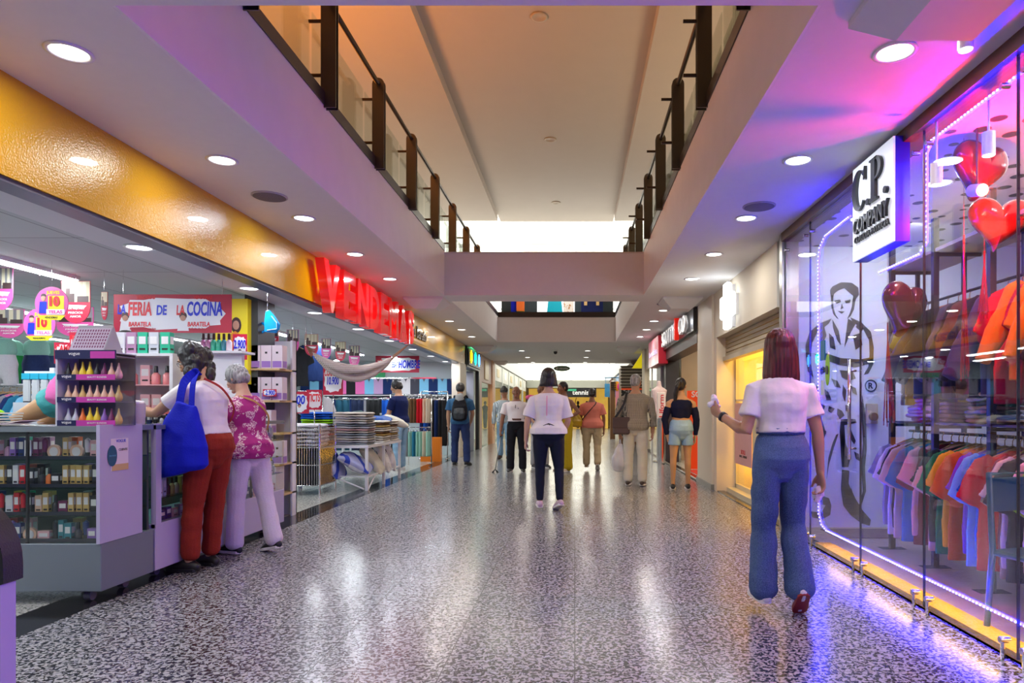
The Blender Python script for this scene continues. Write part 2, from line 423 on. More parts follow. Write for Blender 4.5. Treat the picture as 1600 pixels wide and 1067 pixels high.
# ---------------------------------------------------------------- downlights
def downlight_proto(lens, col, power, name='ceiling_downlight'):
    t = thing(name, 'x', 'ceiling light')
    r = MB(); n = 24
    prof = [(.098, 0), (.102, -.006), (.085, -.010), (.078, -.004), (.078, .0)]
    r.rings([[(a*math.cos(2*PI*j/n), a*math.sin(2*PI*j/n), z) for j in range(n)] for a, z in prof], cap=False)
    r.build('frame', WHITEM, t, smooth=True)
    d = MB(); d.lathe([(.079, -.001), (.079, -.004), (.05, -.006)], n=n); d.build('lens', lens, t)
    lamp('bulb', 'AREA', (0,0,-.012), power, col, .15, parent=t)
    return t
dlw = downlight_proto(LIT, (1,.94,.84), 10.); dlc = downlight_proto(LITC, (.84,.90,1), 10.)
cool = {(0,2),(1,1),(1,6),(0,4)}
SIDEN = {0: 'in the left soffit beside the yellow fascia', 1: 'in the right soffit'}
for side, X in ((0, -2.40), (1, 1.52)):
    for k in range(-5, 9):
        if k == 4: continue
        Y = 4.53+1.37*k
        p = dlc if (side, k) in ((0,1),(0,3),(1,1),(1,0),(1,6)) else dlw
        kk = k if k < 4 else k-1
        dup(p, (X, Y, H0), None, ('round ceiling light %s, %s from the camera' % (SIDEN[side], nth(kk))) if k >= 0 else 'round recessed ceiling light behind the camera', 'soffit downlights' if k >= 0 else 'downlights behind the camera')
for i, (Y, X) in enumerate([(19.2,-1.53),(21.6,-1.53),(23.9,-1.5),(19.2,.37),(21.6,.37),(23.9,.37)]):
    dup(dlw, (X, Y, H0), None, 'small round ceiling light beyond the second opening, %s of the %s row' % (nth(i % 3), 'left' if i < 3 else 'right'), 'far ceiling downlights')
for k in range(-3, 8):
    dup(dlc, (-3.16, 4.83+1.63*k, 2.36), None, ('round cool light in the bulkhead behind the yellow fascia, %s from the camera' % nth(k)) if k >= 0 else 'round cool bulkhead light behind the camera', 'bulkhead downlights' if k >= 0 else 'bulkhead downlights behind the camera')
for i, (X, Y) in enumerate([(2.55,3.2),(2.6,4.75),(3.6,4.0),(3.6,1.5),(2.6,1.0)]):
    dup(dlc, (X, Y, 2.80), None, 'round white ceiling light inside the boutique, %s' % ['above the red hanging balloon','above the LED outlined sign','deeper in over the hanging racks','deeper in near the glass end','by the near glass pane'][i], 'boutique ceiling lights')
kill(dlw); kill(dlc)
# upstairs unlit downlights
for i, Y in enumerate((8.8, 12.8, 16.7)):
    t = tag(MB().lathe([(.11, 0), (.12, -.012), (.09, -.02), (.07, -.004)]).build('upper_ceiling_light', mat('dull_lamp', (.55,.47,.38), .4), smooth=True), 'round unlit fitting in the upper storey ceiling, %s from the camera' % nth(i), 'ceiling light', 'upper ceiling fittings')
    t.location = (-.47, Y, 6.38)
# round ceiling speakers
for i, (X, Y) in enumerate([(-2.43, 5.3), (1.54, 5.56), (-2.3, 10.6), (1.45, 10.7)]):
    t = thing('ceiling_speaker', 'round grey speaker grille set flush in the %s soffit, %s' % ('left' if X < 0 else 'right', 'near the camera' if i < 2 else 'past the cross beam'), 'speaker', (X, Y, H0))
    MB().lathe([(.135, 0), (.135, -.006), (.125, -.01)], n=28).build('rim', mat('grey_rim', (.40,.38,.42), .5), t)
    MB().lathe([(.124, -.001), (.122, -.012), (.06, -.016)], n=28).build('grille', mat('grille', (.22,.20,.24), .7, bump=1., bscale=400), t)
# boxy shallow pyramid units under the soffit
for i, (X, Y, s) in enumerate([(-2.28,10.3,1.), (1.63,10.3,1.), (1.50,2.62,1.0), (-2.45,17.9,1.), (1.45,18.2,1.), (-2.6,23.4,.8), (2.2,23.6,.8)]):
    q = MB(); a, b_, h = .16*s, .30*s, .16*s
    q.rings([[(-b_,-b_,0),(b_,-b_,0),(b_,b_,0),(-b_,b_,0)], [(-b_,-b_,-.03),(b_,-b_,-.03),(b_,b_,-.03),(-b_,b_,-.03)], [(-a,-a,-h),(a,-a,-h),(a,a,-h),(-a,a,-h)]])
    o = q.build('ceiling_box', PAINT); o.location = (X, Y, H0)
    tag(o, 'white tapered box fixed under the ceiling, %s' % ['left side below the cross beam','right side below the cross beam','close to the camera over the right side','left, beyond the second opening','right, beyond the second opening','far left by the bright court','far right by the bright court'][i], 'air vent')
# fluorescent battens in the left shop
i = 0
BL = [(-4.73, 3.0), (-4.73, 4.35), (-4.73, 5.70), (-6.9, 8.2), (-6.9, 9.9), (-6.9, 12.0), (-4.75, 8.8), (-4.75, 10.6), (-4.75, 12.6), (-9.0, 9.0), (-9.0, 12), (-4.73, .4), (-6.9, 5.4), (-6.9, 2.6), (-4.2, 16.0), (-5.9, 16.0), (-4.75, 14.3)]  # final entries, over the far end, are added to brighten it
for i, (X, Y) in enumerate(BL):
    t = thing('ceiling_batten', 'slim white fluorescent batten under the shop ceiling, %s of those %s' % (nth(i), 'over the left shop'), 'ceiling light', (X, Y, 2.44), 0, 'shop ceiling battens')
    MB().box(-.05, .05, -.6, .6, -.035, 0).build('housing', WHITEM, t)
    MB().tube([(-.028,-.59,-.045), (-.028,.59,-.045)], .013).build('tube', TUBE, t); MB().tube([(.028,-.59,-.045), (.028,.59,-.045)], .013).build('tube', TUBE, t)
    lamp('tube_light', 'AREA', (0,0,-.062), 26., (.86,.95,1), .1, parent=t, sy=1.15)
# ================================================================ people
def skin(name, c): return mat(name, c, .5, sss=.12, bump=.1, bscale=160, var=.05, spec=.35)
def cloth(name, c, rough=.85, var=.10, bump=.25, bscale=90, **k): return mat(name, c, rough, var=var, bump=bump, bscale=bscale, spec=.25, **k)
SK_M = skin('skin_tan', (.50,.27,.16)); SK_L = skin('skin_light', (.58,.34,.23)); SK_D = skin('skin_brown', (.28,.13,.075)); SK_W = skin('skin_warm', (.55,.30,.15))
def hairmat(name, c, c2):
    m, nt, b, N, L = nodes_mat(name)
    tc = N.new('ShaderNodeTexCoord'); mp = N.new('ShaderNodeMapping'); mp.inputs['Scale'].default_value = (90, 90, 4); L.new(tc.outputs['Object'], mp.inputs['Vector'])
    n = N.new('ShaderNodeTexNoise'); n.inputs['Scale'].default_value = 1.; n.inputs['Detail'].default_value = 3; L.new(mp.outputs[0], n.inputs['Vector'])
    r = ramp(N, [(.35, c), (.65, c2)]); L.new(n.outputs['Fac'], r.inputs[0]); L.new(r.outputs[0], b.inputs['Base Color'])
    bp = N.new('ShaderNodeBump'); bp.inputs['Strength'].default_value = .7; bp.inputs['Distance'].default_value = .006; L.new(n.outputs['Fac'], bp.inputs['Height']); L.new(bp.outputs[0], b.inputs['Normal'])
    b.inputs['Roughness'].default_value = .38
    return m
H_BLACK = hairmat('hair_black', (.006,.005,.006), (.03,.024,.022)); H_RED = hairmat('hair_burgundy', (.035,.006,.008), (.14,.022,.022))
H_GREY = hairmat('hair_grey', (.12,.12,.12), (.42,.41,.40)); H_BROWN = hairmat('hair_auburn', (.10,.04,.018), (.26,.11,.05)); H_SALT = hairmat('hair_salted', (.005,.004,.004), (.035,.03,.03))
EYEW = mat('eye_white', (.8,.78,.75), .2); EYED = mat('eye_dark', (.02,.015,.012), .15); LIP = mat('lip', (.42,.14,.12), .4)

def fold(amp, sc=(9,9,16), seed=0.):
    return lambda p: amp*(noise.noise(V((p.x*sc[0]+seed, p.y*sc[1], p.z*sc[2]))) + .5*noise.noise(V((p.x*sc[0]*2.1, p.y*sc[1]*2.1+seed, p.z*sc[2]*1.8))))

def rotx(a): return Matrix.Rotation(math.radians(a), 3, 'X')
def roty(a): return Matrix.Rotation(math.radians(a), 3, 'Y')
def rotz(a): return Matrix.Rotation(math.radians(a), 3, 'Z')

class Person:
    """faces +Y locally, right hand towards +X. legs/arms: dict(L=..., R=...) of angles in degrees"""
    FT = [(-.055,.045,.050),(-.03,.098,.066),(.0,.112,.078),(.03,.108,.076),(.06,.096,.068),(.095,.080,.060),(.13,.079,.060),(.165,.084,.064),(.20,.090,.070),(.235,.094,.064),(.258,.092,.056),(.276,.076,.048),(.292,.055,.042),(.306,.041,.038),(.322,.034,.036)]
    MT = [(-.055,.045,.050),(-.03,.090,.064),(.0,.100,.072),(.03,.098,.070),(.06,.092,.068),(.095,.088,.067),(.13,.090,.068),(.165,.096,.070),(.20,.104,.072),(.235,.110,.068),(.258,.108,.060),(.276,.090,.052),(.292,.066,.046),(.306,.047,.041),(.322,.038,.038)]
    def __init__(s, name, label, loc, rz, h=1.65, sex='f', sk=SK_M, wide=1., lean=0., side=0., legs=None, arms=None, yaw=0., pitch=0., vox=.007, belly=0., fingers=25., foot=True, hips=1., zoff=0., lk=.80, ak=.84):
        s.lk, s.ak = lk, ak
        s.h, s.sex, s.sk, s.wide, s.vox = h, sex, sk, wide, vox
        s.root = thing(name, label, 'person', loc, math.radians(rz))
        s.lean, s.side, s.yaw, s.pitch, s.belly, s.hips = lean, side, yaw, pitch, belly, hips
        lg = dict(L=(0,2,0), R=(0,2,0)); lg.update(legs or {})
        ar = dict(L=(3,8,8,0), R=(3,8,8,0)); ar.update(arms or {})
        s.fc = fingers
        # ---- legs: (thigh forward, outward, shin forward[, foot pitch, foot yaw])
        s.hipx = .052*h*(wide if sex == 'f' else 1)
        s.leg = {}
        for k, sg in (('L',-1),('R',1)):
            a = lg[k]; th, out, sh = a[:3]; fp = a[3] if len(a) > 3 else 0; fy = a[4] if len(a) > 4 else 6
            hip = V((sg*s.hipx, 0, 0))
            d1 = V((sg*math.sin(math.radians(out))*math.cos(math.radians(th)), math.sin(math.radians(th)), -math.cos(math.radians(th))*math.cos(math.radians(out))))
            d2 = V((sg*math.sin(math.radians(out*.3)), math.sin(math.radians(sh)), -math.cos(math.radians(sh)))).normalized()
            kn = hip+d1*.245*h; an = kn+d2*.238*h
            fd = V((math.sin(math.radians(sg*fy)), math.cos(math.radians(fp))*math.cos(math.radians(fy)), math.sin(math.radians(-fp)))).normalized()
            up = V((1,0,0)).cross(fd).normalized()
            s.leg[k] = (hip, kn, an, fd, up)
        low = min((an - up*.042*h).z + min(0, (fd*.10*h).z) for (_, _, an, fd, up) in s.leg.values())
        s.hz = -low + zoff
        for k in s.leg:
            hip, kn, an, fd, up = s.leg[k]; o = V((0,0,s.hz)); s.leg[k] = (hip+o, kn+o, an+o, fd, up)
        # ---- spine
        s.tz = s.FT if sex == 'f' else s.MT
        # ---- arms: (upper forward, upper outward, fore forward, fore inward)
        s.arm = {}
        sx = (.098 if sex == 'f' else .118)*h*wide
        Mt = s.M(.27)
        for k, sg in (('L',-1),('R',1)):
            a = ar[k]; uf, uo, ff, fi = a[:4]
            S = s.T(sg*sx, 0, .256)
            f = math.radians
            d1 = V((sg*math.sin(f(uo)), math.sin(f(uf))*math.cos(f(uo)), -math.cos(f(uf))*math.cos(f(uo))))
            d2 = V((-sg*math.sin(f(fi)), math.sin(f(ff))*math.cos(f(fi)), -math.cos(f(ff))*math.cos(f(fi))))
            E = S+d1*.168*h; W = E+d2*.148*h
            s.arm[k] = (S, E, W, d1, d2, sg)
        # ---- head frame
        s.HM = s.M(.32) @ rotz(yaw) @ rotx(-pitch)
        s.neck = s.T(0, -.004*0, .318)
        s.HC = s.neck + s.M(.32) @ V((0, .008*h, .028*h)) + s.HM @ V((0, .006*h, .052*h))
        s.parts = []
    def M(s, z):
        k = max(0., min(1., z/.16)); return roty(s.side*k) @ rotx(-s.lean*k)
    def T(s, x, y, z):
        # z above the hips in heights; bends the spine gradually
        h = s.h; p = V((0,0,s.hz)); n = 12; zz = 0.
        if z <= 0: return p+V((x, y, z*h))
        for i in range(n):
            dz = z/n; p = p + s.M(zz+dz/2) @ V((0,0,dz*h)); zz += dz
        return p + s.M(z) @ V((x, y, 0))
    def torso(s, mb, e=0., z0=-1, z1=1, grow=lambda z: 0., sq=2.3, n=22, dome=True):
        h = s.h; rr = []
        for z, a, b in s.tz:
            if z < z0-.001 or z > z1+.001: continue
            bb = b + s.belly*math.exp(-((z-.08)/.06)**2)
            w_ = s.hips if z < .06 else 1.
            g = e+grow(z)
            rr.append((s.T(0, (s.belly*.5*math.exp(-((z-.08)/.06)**2)+(-.010 if z < .045 else 0.))*h, z), ((a*s.wide*w_)*h+g, bb*h*(.5+.5*s.wide)*w_+g)))
        c = [r[0] for r in rr]; mb.loft(c, [r[1] for r in rr], side=s.M(.2) @ V((1,0,0)), n=n, sq=sq, dome=dome)
    def body(s):
        h, mb = s.h, MB(); m = s.sex == 'm'
        s.torso(mb, 0 if s.ak == 1 else -.006)
        # neck and head
        nr = .036 if m else .031
        mb.loft([s.T(0,0,.30), s.neck, s.HC+s.HM@V((0,-.015*h,-.02*h))], [(nr*h*1.15, nr*h*1.1), (nr*h, nr*h), (nr*h, nr*h)], n=14)
        Hm = s.HM; hc = s.HC
        P = lambda x, y, z: hc + Hm @ V((x*h, y*h, z*h))
        mb.ell(P(0,-.004,.010), (.044*h,.055*h,.056*h), 20, 14, Hm)          # skull
        mb.loft([P(0,.006,.0), P(0,.014,-.028), P(0,.022,-.052)], [(.041*h,.044*h), (.036*h,.037*h), (.020*h,.020*h)], side=Hm@V((1,0,0)), n=16)   # jaw
        mb.ell(P(0,.047,-.052), (.014*h,.010*h,.010*h), 10, 8, Hm)           # chin
        mb.loft([P(0,.050,.012), P(0,.058,-.006), P(0,.062,-.016)], [(.0055*h,.006*h), (.0075*h,.008*h), (.0105*h,.008*h)], side=Hm@V((1,0,0)), n=10)   # nose
        for sg in (-1, 1):
            mb.ell(P(sg*.0145,.0465,.020), (.013*h,.006*h,.0045*h), 10, 6, Hm)   # brow
            mb.ell(P(sg*.025,.037,-.014), (.012*h,.012*h,.012*h), 10, 6, Hm)     # cheek
            mb.ell(P(sg*.0465,-.006,-.002), (.005*h,.011*h,.019*h), 10, 8, Hm @ rotz(sg*18))   # ear
        mb.ell(P(0,.053,-.031), (.014*h,.006*h,.0045*h), 12, 6, Hm)          # lips
        # arms
        for k in 'LR':
            S, E, W, d1, d2, sg = s.arm[k]
            g = (1.15 if m else 1.); u_ = s.ak
            mb.loft([S+s.M(.27)@V((-sg*.02*h,0,-.004*h)), S+d1*.02*h, S.lerp(E,.45), E, E+d2*.035*h, E.lerp(W,.6), W], [(.028*h*g*u_,.028*h*g*u_),(.030*h*g*u_,.031*h*g*u_),(.025*h*g,.026*h*g),(.0205*h*g,.021*h*g),(.0215*h*g,.022*h*g),(.017*h*g,.018*h*g),(.0125*h*g,.0155*h*g)], n=14)
            s.hand(mb, k)
        # legs
        for k in 'LR':
            hip, kn, an, fd, up = s.leg[k]; w_ = s.wide
            g = (.92 if m else 1.0)*w_*s.lk; an2 = an
            back = -V((0,1,0))
            mb.loft([hip+V((0,-.006*h,.02*h)), hip.lerp(kn,.2), hip.lerp(kn,.6), kn, kn.lerp(an,.25)-fd*.006*h, kn.lerp(an,.6)-fd*.002*h, an], [(.050*h*g,.056*h*g),(.052*h*g,.058*h*g),(.042*h*g,.045*h*g),(.031*h*g,.033*h*g),(.031*h*g,.034*h*g),(.023*h,.024*h),(.018*h,.021*h)], side=V((1,0,0)), n=16)
            mb.loft([an-fd*.022*h-up*.020*h, an+fd*.02*h-up*.018*h, an+fd*.075*h-up*.030*h, an+fd*.10*h-up*.032*h], [(.017*h,.018*h),(.020*h,.020*h),(.024*h,.012*h),(.016*h,.009*h)], side=fd.cross(up), n=12)
        s.b = remesh(mb, 'body', s.sk, s.root, s.vox, 2)
        # eyes
        e = MB(); e.m(0)
        for sg in (-1, 1):
            e.m(0).ell(P(sg*.0155,.0445,.004), (.0075*h,.005*h,.004*h), 10, 6, Hm); e.m(1).ell(P(sg*.0155,.048,.004), (.0034*h,.0025*h,.0034*h), 8, 6, Hm)
            e.m(1).ell(P(sg*.0155,.0505,.0195), (.011*h,.003*h,.0022*h), 8, 6, Hm)
        e.build('eyes', [EYEW, EYED], s.root, smooth=True)
        mb2 = MB().ell(P(0,.0565,-.031), (.012*h,.0035*h,.0038*h), 10, 6, Hm); mb2.build('lips', LIP, s.root, smooth=True)
        return s
    def hand(s, mb, k):
        S, E, W, d1, d2, sg = s.arm[k]; h = s.h
        d = d2.normalized()
        n = getattr(s, 'palm', {}).get(k)
        if n is None:
            n = V((-sg,0,0)) - d*V((-sg,0,0)).dot(d)
            if n.length < .3: n = V((0,0,-1)) - d*V((0,0,-1)).dot(d)
        n = V(n); n = (n-d*n.dot(d)).normalized()
        side = d.cross(n).normalized()*(1)                      # across the knuckles
        # thumb side: choose the one facing forward/up
        ts = getattr(s, 'thumb', {}).get(k)
        if ts is None: ts = V((0,1,.3))
        if side.dot(V(ts)) < 0: side = -side
        pl, pw = .054*h, .024*h
        mb.loft([W-d*.006*h, W+d*.012*h, W+d*.035*h, W+d*pl], [(.0145*h,.012*h),(.020*h,.0105*h),(.0245*h,.0100*h),(.0235*h,.0080*h)], side=side, n=12)
        cu = s.fc if not isinstance(s.fc, dict) else s.fc[k]
        for j, ln in enumerate((.040,.045,.042,.033)):
            o = W+d*(pl-.004*h)+side*(.0175-.0117*j)*h
            a0 = math.radians(cu*(.7+.1*j)); dd = d*math.cos(a0)+n*math.sin(a0)+side*(.08-.05*j); dd.normalize()
            p1 = o+dd*ln*h*.5; a1 = math.radians(cu*2.0); d3 = (d*math.cos(a1)+n*math.sin(a1)).normalized(); p2 = p1+d3*ln*h*.32
            a2 = math.radians(min(cu*3.0, 170)); d4 = (d*math.cos(a2)+n*math.sin(a2)).normalized(); p3 = p2+d4*ln*h*.25
            mb.loft([o, p1, p2, p3], [.0060*h,.0056*h,.0050*h,.0042*h], n=8)
        o = W+d*.014*h+side*.014*h
        t1 = (d*.75+side*.6+n*.35).normalized(); p1 = o+t1*.026*h; t2 = (d*.95+side*.15+n*.4).normalized(); p2 = p1+t2*.022*h
        mb.loft([o, p1, p2], [.0085*h,.0068*h,.0052*h], n=8)
        s.grip = getattr(s, 'grip', {}); s.grip[k] = W+d*(pl+.012*h)+n*.012*h
    # ---- clothes
    def pants(s, m, name='trousers', top=.075, e=.008, knee=.040, hem=.036, length=.98, amp=.006, seat=0., cut=None, sc=(8,8,14), thigh=None):
        h, mb = s.h, MB()
        s.torso(mb, e*.6, -.06, top)
        for k in 'LR':
            hip, kn, an, fd, up = s.leg[k]
            th = thigh or (.053*s.wide if s.sex == 'f' else .054)
            if length > .55:
                t = (length-.5)/.5; end = kn.lerp(an, t)
                mb.loft([hip+V((0,-.006*h,.01*h)), hip.lerp(kn,.25), hip.lerp(kn,.65), kn, kn.lerp(an, t*.55), end-(end-kn).normalized()*.004], [(th*h+e,(th+.005)*h+e),(th*h+e,(th+.004)*h+e),((th*.55+knee*.45)*h+e*.5,(th*.55+knee*.45)*h+e*.5),(knee*h,knee*h),((knee+hem)/2*h,(knee+hem)/2*h),(hem*h,hem*h*1.08)], side=V((1,0,0)), n=16)
            else:
                end = hip.lerp(kn, length*2)
                mb.loft([hip+V((0,-.006*h,.01*h)), hip.lerp(end,.5), end], [(th*h+e,(th+.005)*h+e),(th*h+e*1.4,(th+.004)*h+e*1.4),((th-.001)*h+e*2,(th+.003)*h+e*2)], side=V((1,0,0)), n=16, dome=False)
        s.pt = remesh(mb, name, m, s.root, s.vox, 2, fold(amp, sc, h*7)); return s.pt
    def shirt(s, m, name='shirt', hem=-.02, top=.292, e=.012, sleeve=.55, sr=.036, amp=.006, flare=.0, long=False, shoulders=True, sc=(7,7,9), cuff=.022, neck=True, mats=None):
        h, mb = s.h, MB()
        s.torso(mb, e, hem, top, grow=lambda z: flare*max(0, (.12-z)/.14) - (.004 if z > .25 else 0), dome=False)
        g = 1.12 if s.sex == 'm' else 1.
        for k in 'LR' if sleeve > 0 else '':
            S, E, W, d1, d2, sg = s.arm[k]
            if not long:
                q = S.lerp(E, sleeve)
                mb.loft([S+s.M(.27)@V((-sg*.03*h,0,-.004*h)), S+d1*.012*h, S.lerp(q,.6), q], [(.030*h*g,.034*h*g),(.033*h*g,.036*h*g),(sr*h*g,sr*h*g*1.02),(sr*h*g*1.03,sr*h*g*1.08)], n=16, dome=False)
            else:
                q = E.lerp(W, sleeve)
                mb.loft([S+s.M(.27)@V((-sg*.03*h,0,-.008*h)), S+d1*.02*h, S.lerp(E,.5), E, E.lerp(q,.5), q], [(.028*h*g,.033*h*g),(.033*h*g,.035*h*g),(.032*h*g,.033*h*g),(.028*h*g,.029*h*g),(.026*h*g,.027*h*g),(cuff*h*g,cuff*h*g*1.1)], n=16, dome=False)
        s.sh = remesh(mb, name, m, s.root, s.vox, 2, fold(amp, sc, h*3)); return s.sh
    def shoes(s, m, sole=None, high=.0, name='shoe'):
        h = s.h
        for k in 'LR':
            hip, kn, an, fd, up = s.leg[k]; sd = fd.cross(up); mb = MB()
            b = an - up*.042*h
            mb.loft([b-fd*.034*h+up*.018*h, b-fd*.015*h+up*.024*h, b+fd*.02*h+up*.026*h, b+fd*.055*h+up*.020*h, b+fd*.085*h+up*.014*h, b+fd*.108*h+up*.010*h], [(.018*h,.020*h),(.022*h,.026*h),(.024*h,.026*h),(.027*h,.020*h),(.026*h,.015*h),(.016*h,.009*h)], side=sd, n=14)
            if high: mb.loft([b+up*.02*h, an+up*high*h], [(.024*h,.027*h),(.021*h,.024*h)], side=sd, n=14, dome=False)
            o = mb.build(name, m, s.root, smooth=True)
            sm = MB(); pr = [(-.040,.012),(-.030,.021),(0,.024),(.03,.025),(.06,.029),(.09,.026),(.108,.016),(.114,.0)]
            out = [(x, y) for x, y in pr] + [(x, -y) for x, y in pr[::-1][1:]] + [(-.043, 0)]
            rr = [[tuple(b + fd*x*h*q + sd*y*h*q + up*(z*h)) for x, y in out] for z, q in ((.0,.96),(.002,1.),(.013,1.),(.015,.95))]
            sm.rings(rr).build('sole', sole or m, o, smooth=False)
    def hair(s, m, style='short', **k):
        h = s.h; Hm = s.HM; hc = s.HC; mb = MB(); P = lambda x, y, z: hc + Hm @ V((x*h, y*h, z*h)); E = lambda c, r, M=None: mb.ell(P(*c), tuple(q*h for q in r), 18, 12, Hm @ M if M else Hm)
        amp = k.get('amp', .004)
        if style in ('short', 'crop', 'bald'):
            t = .004 if style == 'crop' else .010
            if style != 'bald': E((0,-.010,.017), (.0455+t,.0545+t*.4,.054+t))
            else: E((0,-.017,.002), (.0475,.047,.030))
            E((0,-.026,-.008), (.041+t*.6,.036+t,.040))
        elif style == 'bob':
            E((0,-.012,.018), (.056,.058,.060))
            ln = k.get('len', .13)
            n0 = Hm @ V((0,0,0)); R = s.M(.3)
            pts = [P(0,-.012,.035), P(0,-.016,.0), P(0,-.02,-.04), P(0,-.024,-.04)+R@V((0,0,-ln*h*.5)), P(0,-.024,-.04)+R@V((0,0,-ln*h))]
            mb.loft(pts, [(.052*h,.050*h),(.060*h,.050*h),(.064*h,.046*h),(.068*h,.040*h),(.066*h,.034*h)], side=Hm@V((1,0,0)), n=20, dome=False)
        elif style == 'curly':
            rnd = random.Random(4)
            E((0,-.010,.020), (.054,.056,.058))
            for i in range(46):
                a = rnd.uniform(-2.4, 2.4); z = rnd.uniform(-.125, .045)
                r_ = .045+.012*rnd.random()+ max(0,-z)*.12
                x, y = r_*math.sin(a), -.012-r_*math.cos(a)
                if y > .01: continue
                q = (.014+.010*rnd.random())*h; c_ = P(x, y, max(z, -.01))+V((0,0,min(0, z+.01)*h)); mb.ell(c_, (q, q, q*1.5), 12, 8)
            mb.loft([P(0,-.016,.02), P(0,-.016,0)+V((0,0,-.03*h)), P(0,-.020,0)+V((0,0,-.080*h))], [(.055*h,.050*h),(.060*h,.052*h),(.052*h,.040*h)], side=Hm@V((1,0,0)), n=18)
        elif style == 'bun':
            E((0,-.010,.016), (.0515,.0575,.059)); E((0,-.03,-.012), (.045,.038,.042)); E((0,-.060,.005), (.026,.024,.026))
        elif style == 'tied':
            E((0,-.010,.016), (.052,.058,.060)); E((0,-.03,-.02), (.046,.038,.050)); mb.loft([P(.0,-.05,-.03), P(.006,-.058,-.065), P(.012,-.05,-.09)], [(.026*h,.018*h),(.022*h,.014*h),(.012*h,.008*h)], side=Hm@V((1,0,0)))
        elif style == 'ponytail':
            E((0,-.010,.016), (.0495,.0565,.058)); E((0,-.028,-.006), (.043,.038,.042)); E((0,-.066,.022), (.018,.018,.018))
            dx = k.get('dx', -.04)
            mb.loft([P(0,-.066,.024), P(dx*.4,-.084,-.01), P(dx*.8,-.080,-.07), P(dx,-.072,-.14), P(dx*1.05,-.066,-.19)], [(.016*h,.016*h),(.024*h,.020*h),(.022*h,.018*h),(.017*h,.014*h),(.007*h,.006*h)], side=Hm@V((1,0,0)))
        s.hr = remesh(mb, 'hair', m, s.root, max(.005, s.vox*.8), 2, (lambda p: amp*noise.noise(V((p.x*60, p.y*60, p.z*9)))) if style != 'curly' else (lambda p: .005*noise.noise(p*45)))
        return s.hr
    def hp(s, x, y, z): return s.HC + s.HM @ V((x*s.h, y*s.h, z*s.h))
    def w2(s, p):       # local to world
        return s.root.matrix_basis @ p if False else (Matrix.Translation(s.root.location) @ Matrix.Rotation(s.root.rotation_euler.z, 4, 'Z')) @ V(p)
def ppos(px, feet, dz=0.):
    Y = F*CH/(feet-HY); return V(((px-VX)*Y/F, Y, dz))
# ================================================================ the people in the gallery
TEE = cloth('white_cotton', (.80,.76,.76), var=.03, bump=.15, bscale=40)
def denim(name, a, b_, sc=220):
    m, nt, b, N, L = nodes_mat(name); tc = N.new('ShaderNodeTexCoord'); n = N.new('ShaderNodeTexNoise'); n.inputs['Scale'].default_value = sc; n.inputs['Detail'].default_value = 2
    n2 = N.new('ShaderNodeTexNoise'); n2.inputs['Scale'].default_value = 2.5; L.new(tc.outputs['Object'], n.inputs['Vector']); L.new(tc.outputs['Object'], n2.inputs['Vector'])
    ad = N.new('ShaderNodeMath'); ad.operation = 'ADD'; L.new(n.outputs['Fac'], ad.inputs[0]); L.new(n2.outputs['Fac'], ad.inputs[1])
    mu = N.new('ShaderNodeMath'); mu.operation = 'MULTIPLY'; mu.inputs[1].default_value = .5; L.new(ad.outputs[0], mu.inputs[0])
    r = ramp(N, [(.36, a), (.66, b_)]); L.new(mu.outputs[0], r.inputs[0]); L.new(r.outputs[0], b.inputs['Base Color']); b.inputs['Roughness'].default_value = .9
    bp = N.new('ShaderNodeBump'); bp.inputs['Strength'].default_value = .3; L.new(n.outputs['Fac'], bp.inputs['Height']); bp.inputs['Distance'].default_value = .004; L.new(bp.outputs[0], b.inputs['Normal'])
    return m
JEANS = denim('blue_denim', (.018,.042,.14), (.12,.20,.38)); JEANS_L = denim('light_denim', (.14,.28,.42), (.36,.52,.66)); JEANS_S = denim('pale_denim', (.15,.30,.50), (.38,.55,.72)); JEANS_D = denim('dark_denim', (.006,.014,.06), (.02,.045,.16))
def check(name, base, line, sc, wd=.35, line2=None):
    m, nt, b, N, L = nodes_mat(name); tc = N.new('ShaderNodeTexCoord')
    sx = N.new('ShaderNodeSeparateXYZ'); L.new(tc.outputs['Object'], sx.inputs[0]); outs = []
    a = N.new('ShaderNodeMath'); a.operation = 'ADD'; L.new(sx.outputs['X'], a.inputs[0]); L.new(sx.outputs['Y'], a.inputs[1])
    for src in (a.outputs[0], sx.outputs['Z']):
        mu = N.new('ShaderNodeMath'); mu.operation = 'MULTIPLY'; mu.inputs[1].default_value = sc; L.new(src, mu.inputs[0])
        fr = N.new('ShaderNodeMath'); fr.operation = 'FRACT'; L.new(mu.outputs[0], fr.inputs[0])
        lt = N.new('ShaderNodeMath'); lt.operation = 'LESS_THAN'; lt.inputs[1].default_value = wd; L.new(fr.outputs[0], lt.inputs[0]); outs.append(lt.outputs[0])
    s_ = N.new('ShaderNodeMath'); s_.operation = 'ADD'; L.new(outs[0], s_.inputs[0]); L.new(outs[1], s_.inputs[1])
    h_ = N.new('ShaderNodeMath'); h_.operation = 'MULTIPLY'; h_.inputs[1].default_value = .5; L.new(s_.outputs[0], h_.inputs[0])
    r = ramp(N, [(0, base), (.4, tuple((x+y)/2 for x, y in zip(base, line))), (.8, line)], 'CONSTANT'); L.new(h_.outputs[0], r.inputs[0]); L.new(r.outputs[0], b.inputs['Base Color']); b.inputs['Roughness'].default_value = .85
    return m
CHK_T = check('teal_check', (.70,.76,.78), (.02,.07,.11), 30, .5); CHK_B = check('brown_check', (.52,.46,.34), (.035,.03,.03), 62, .5)
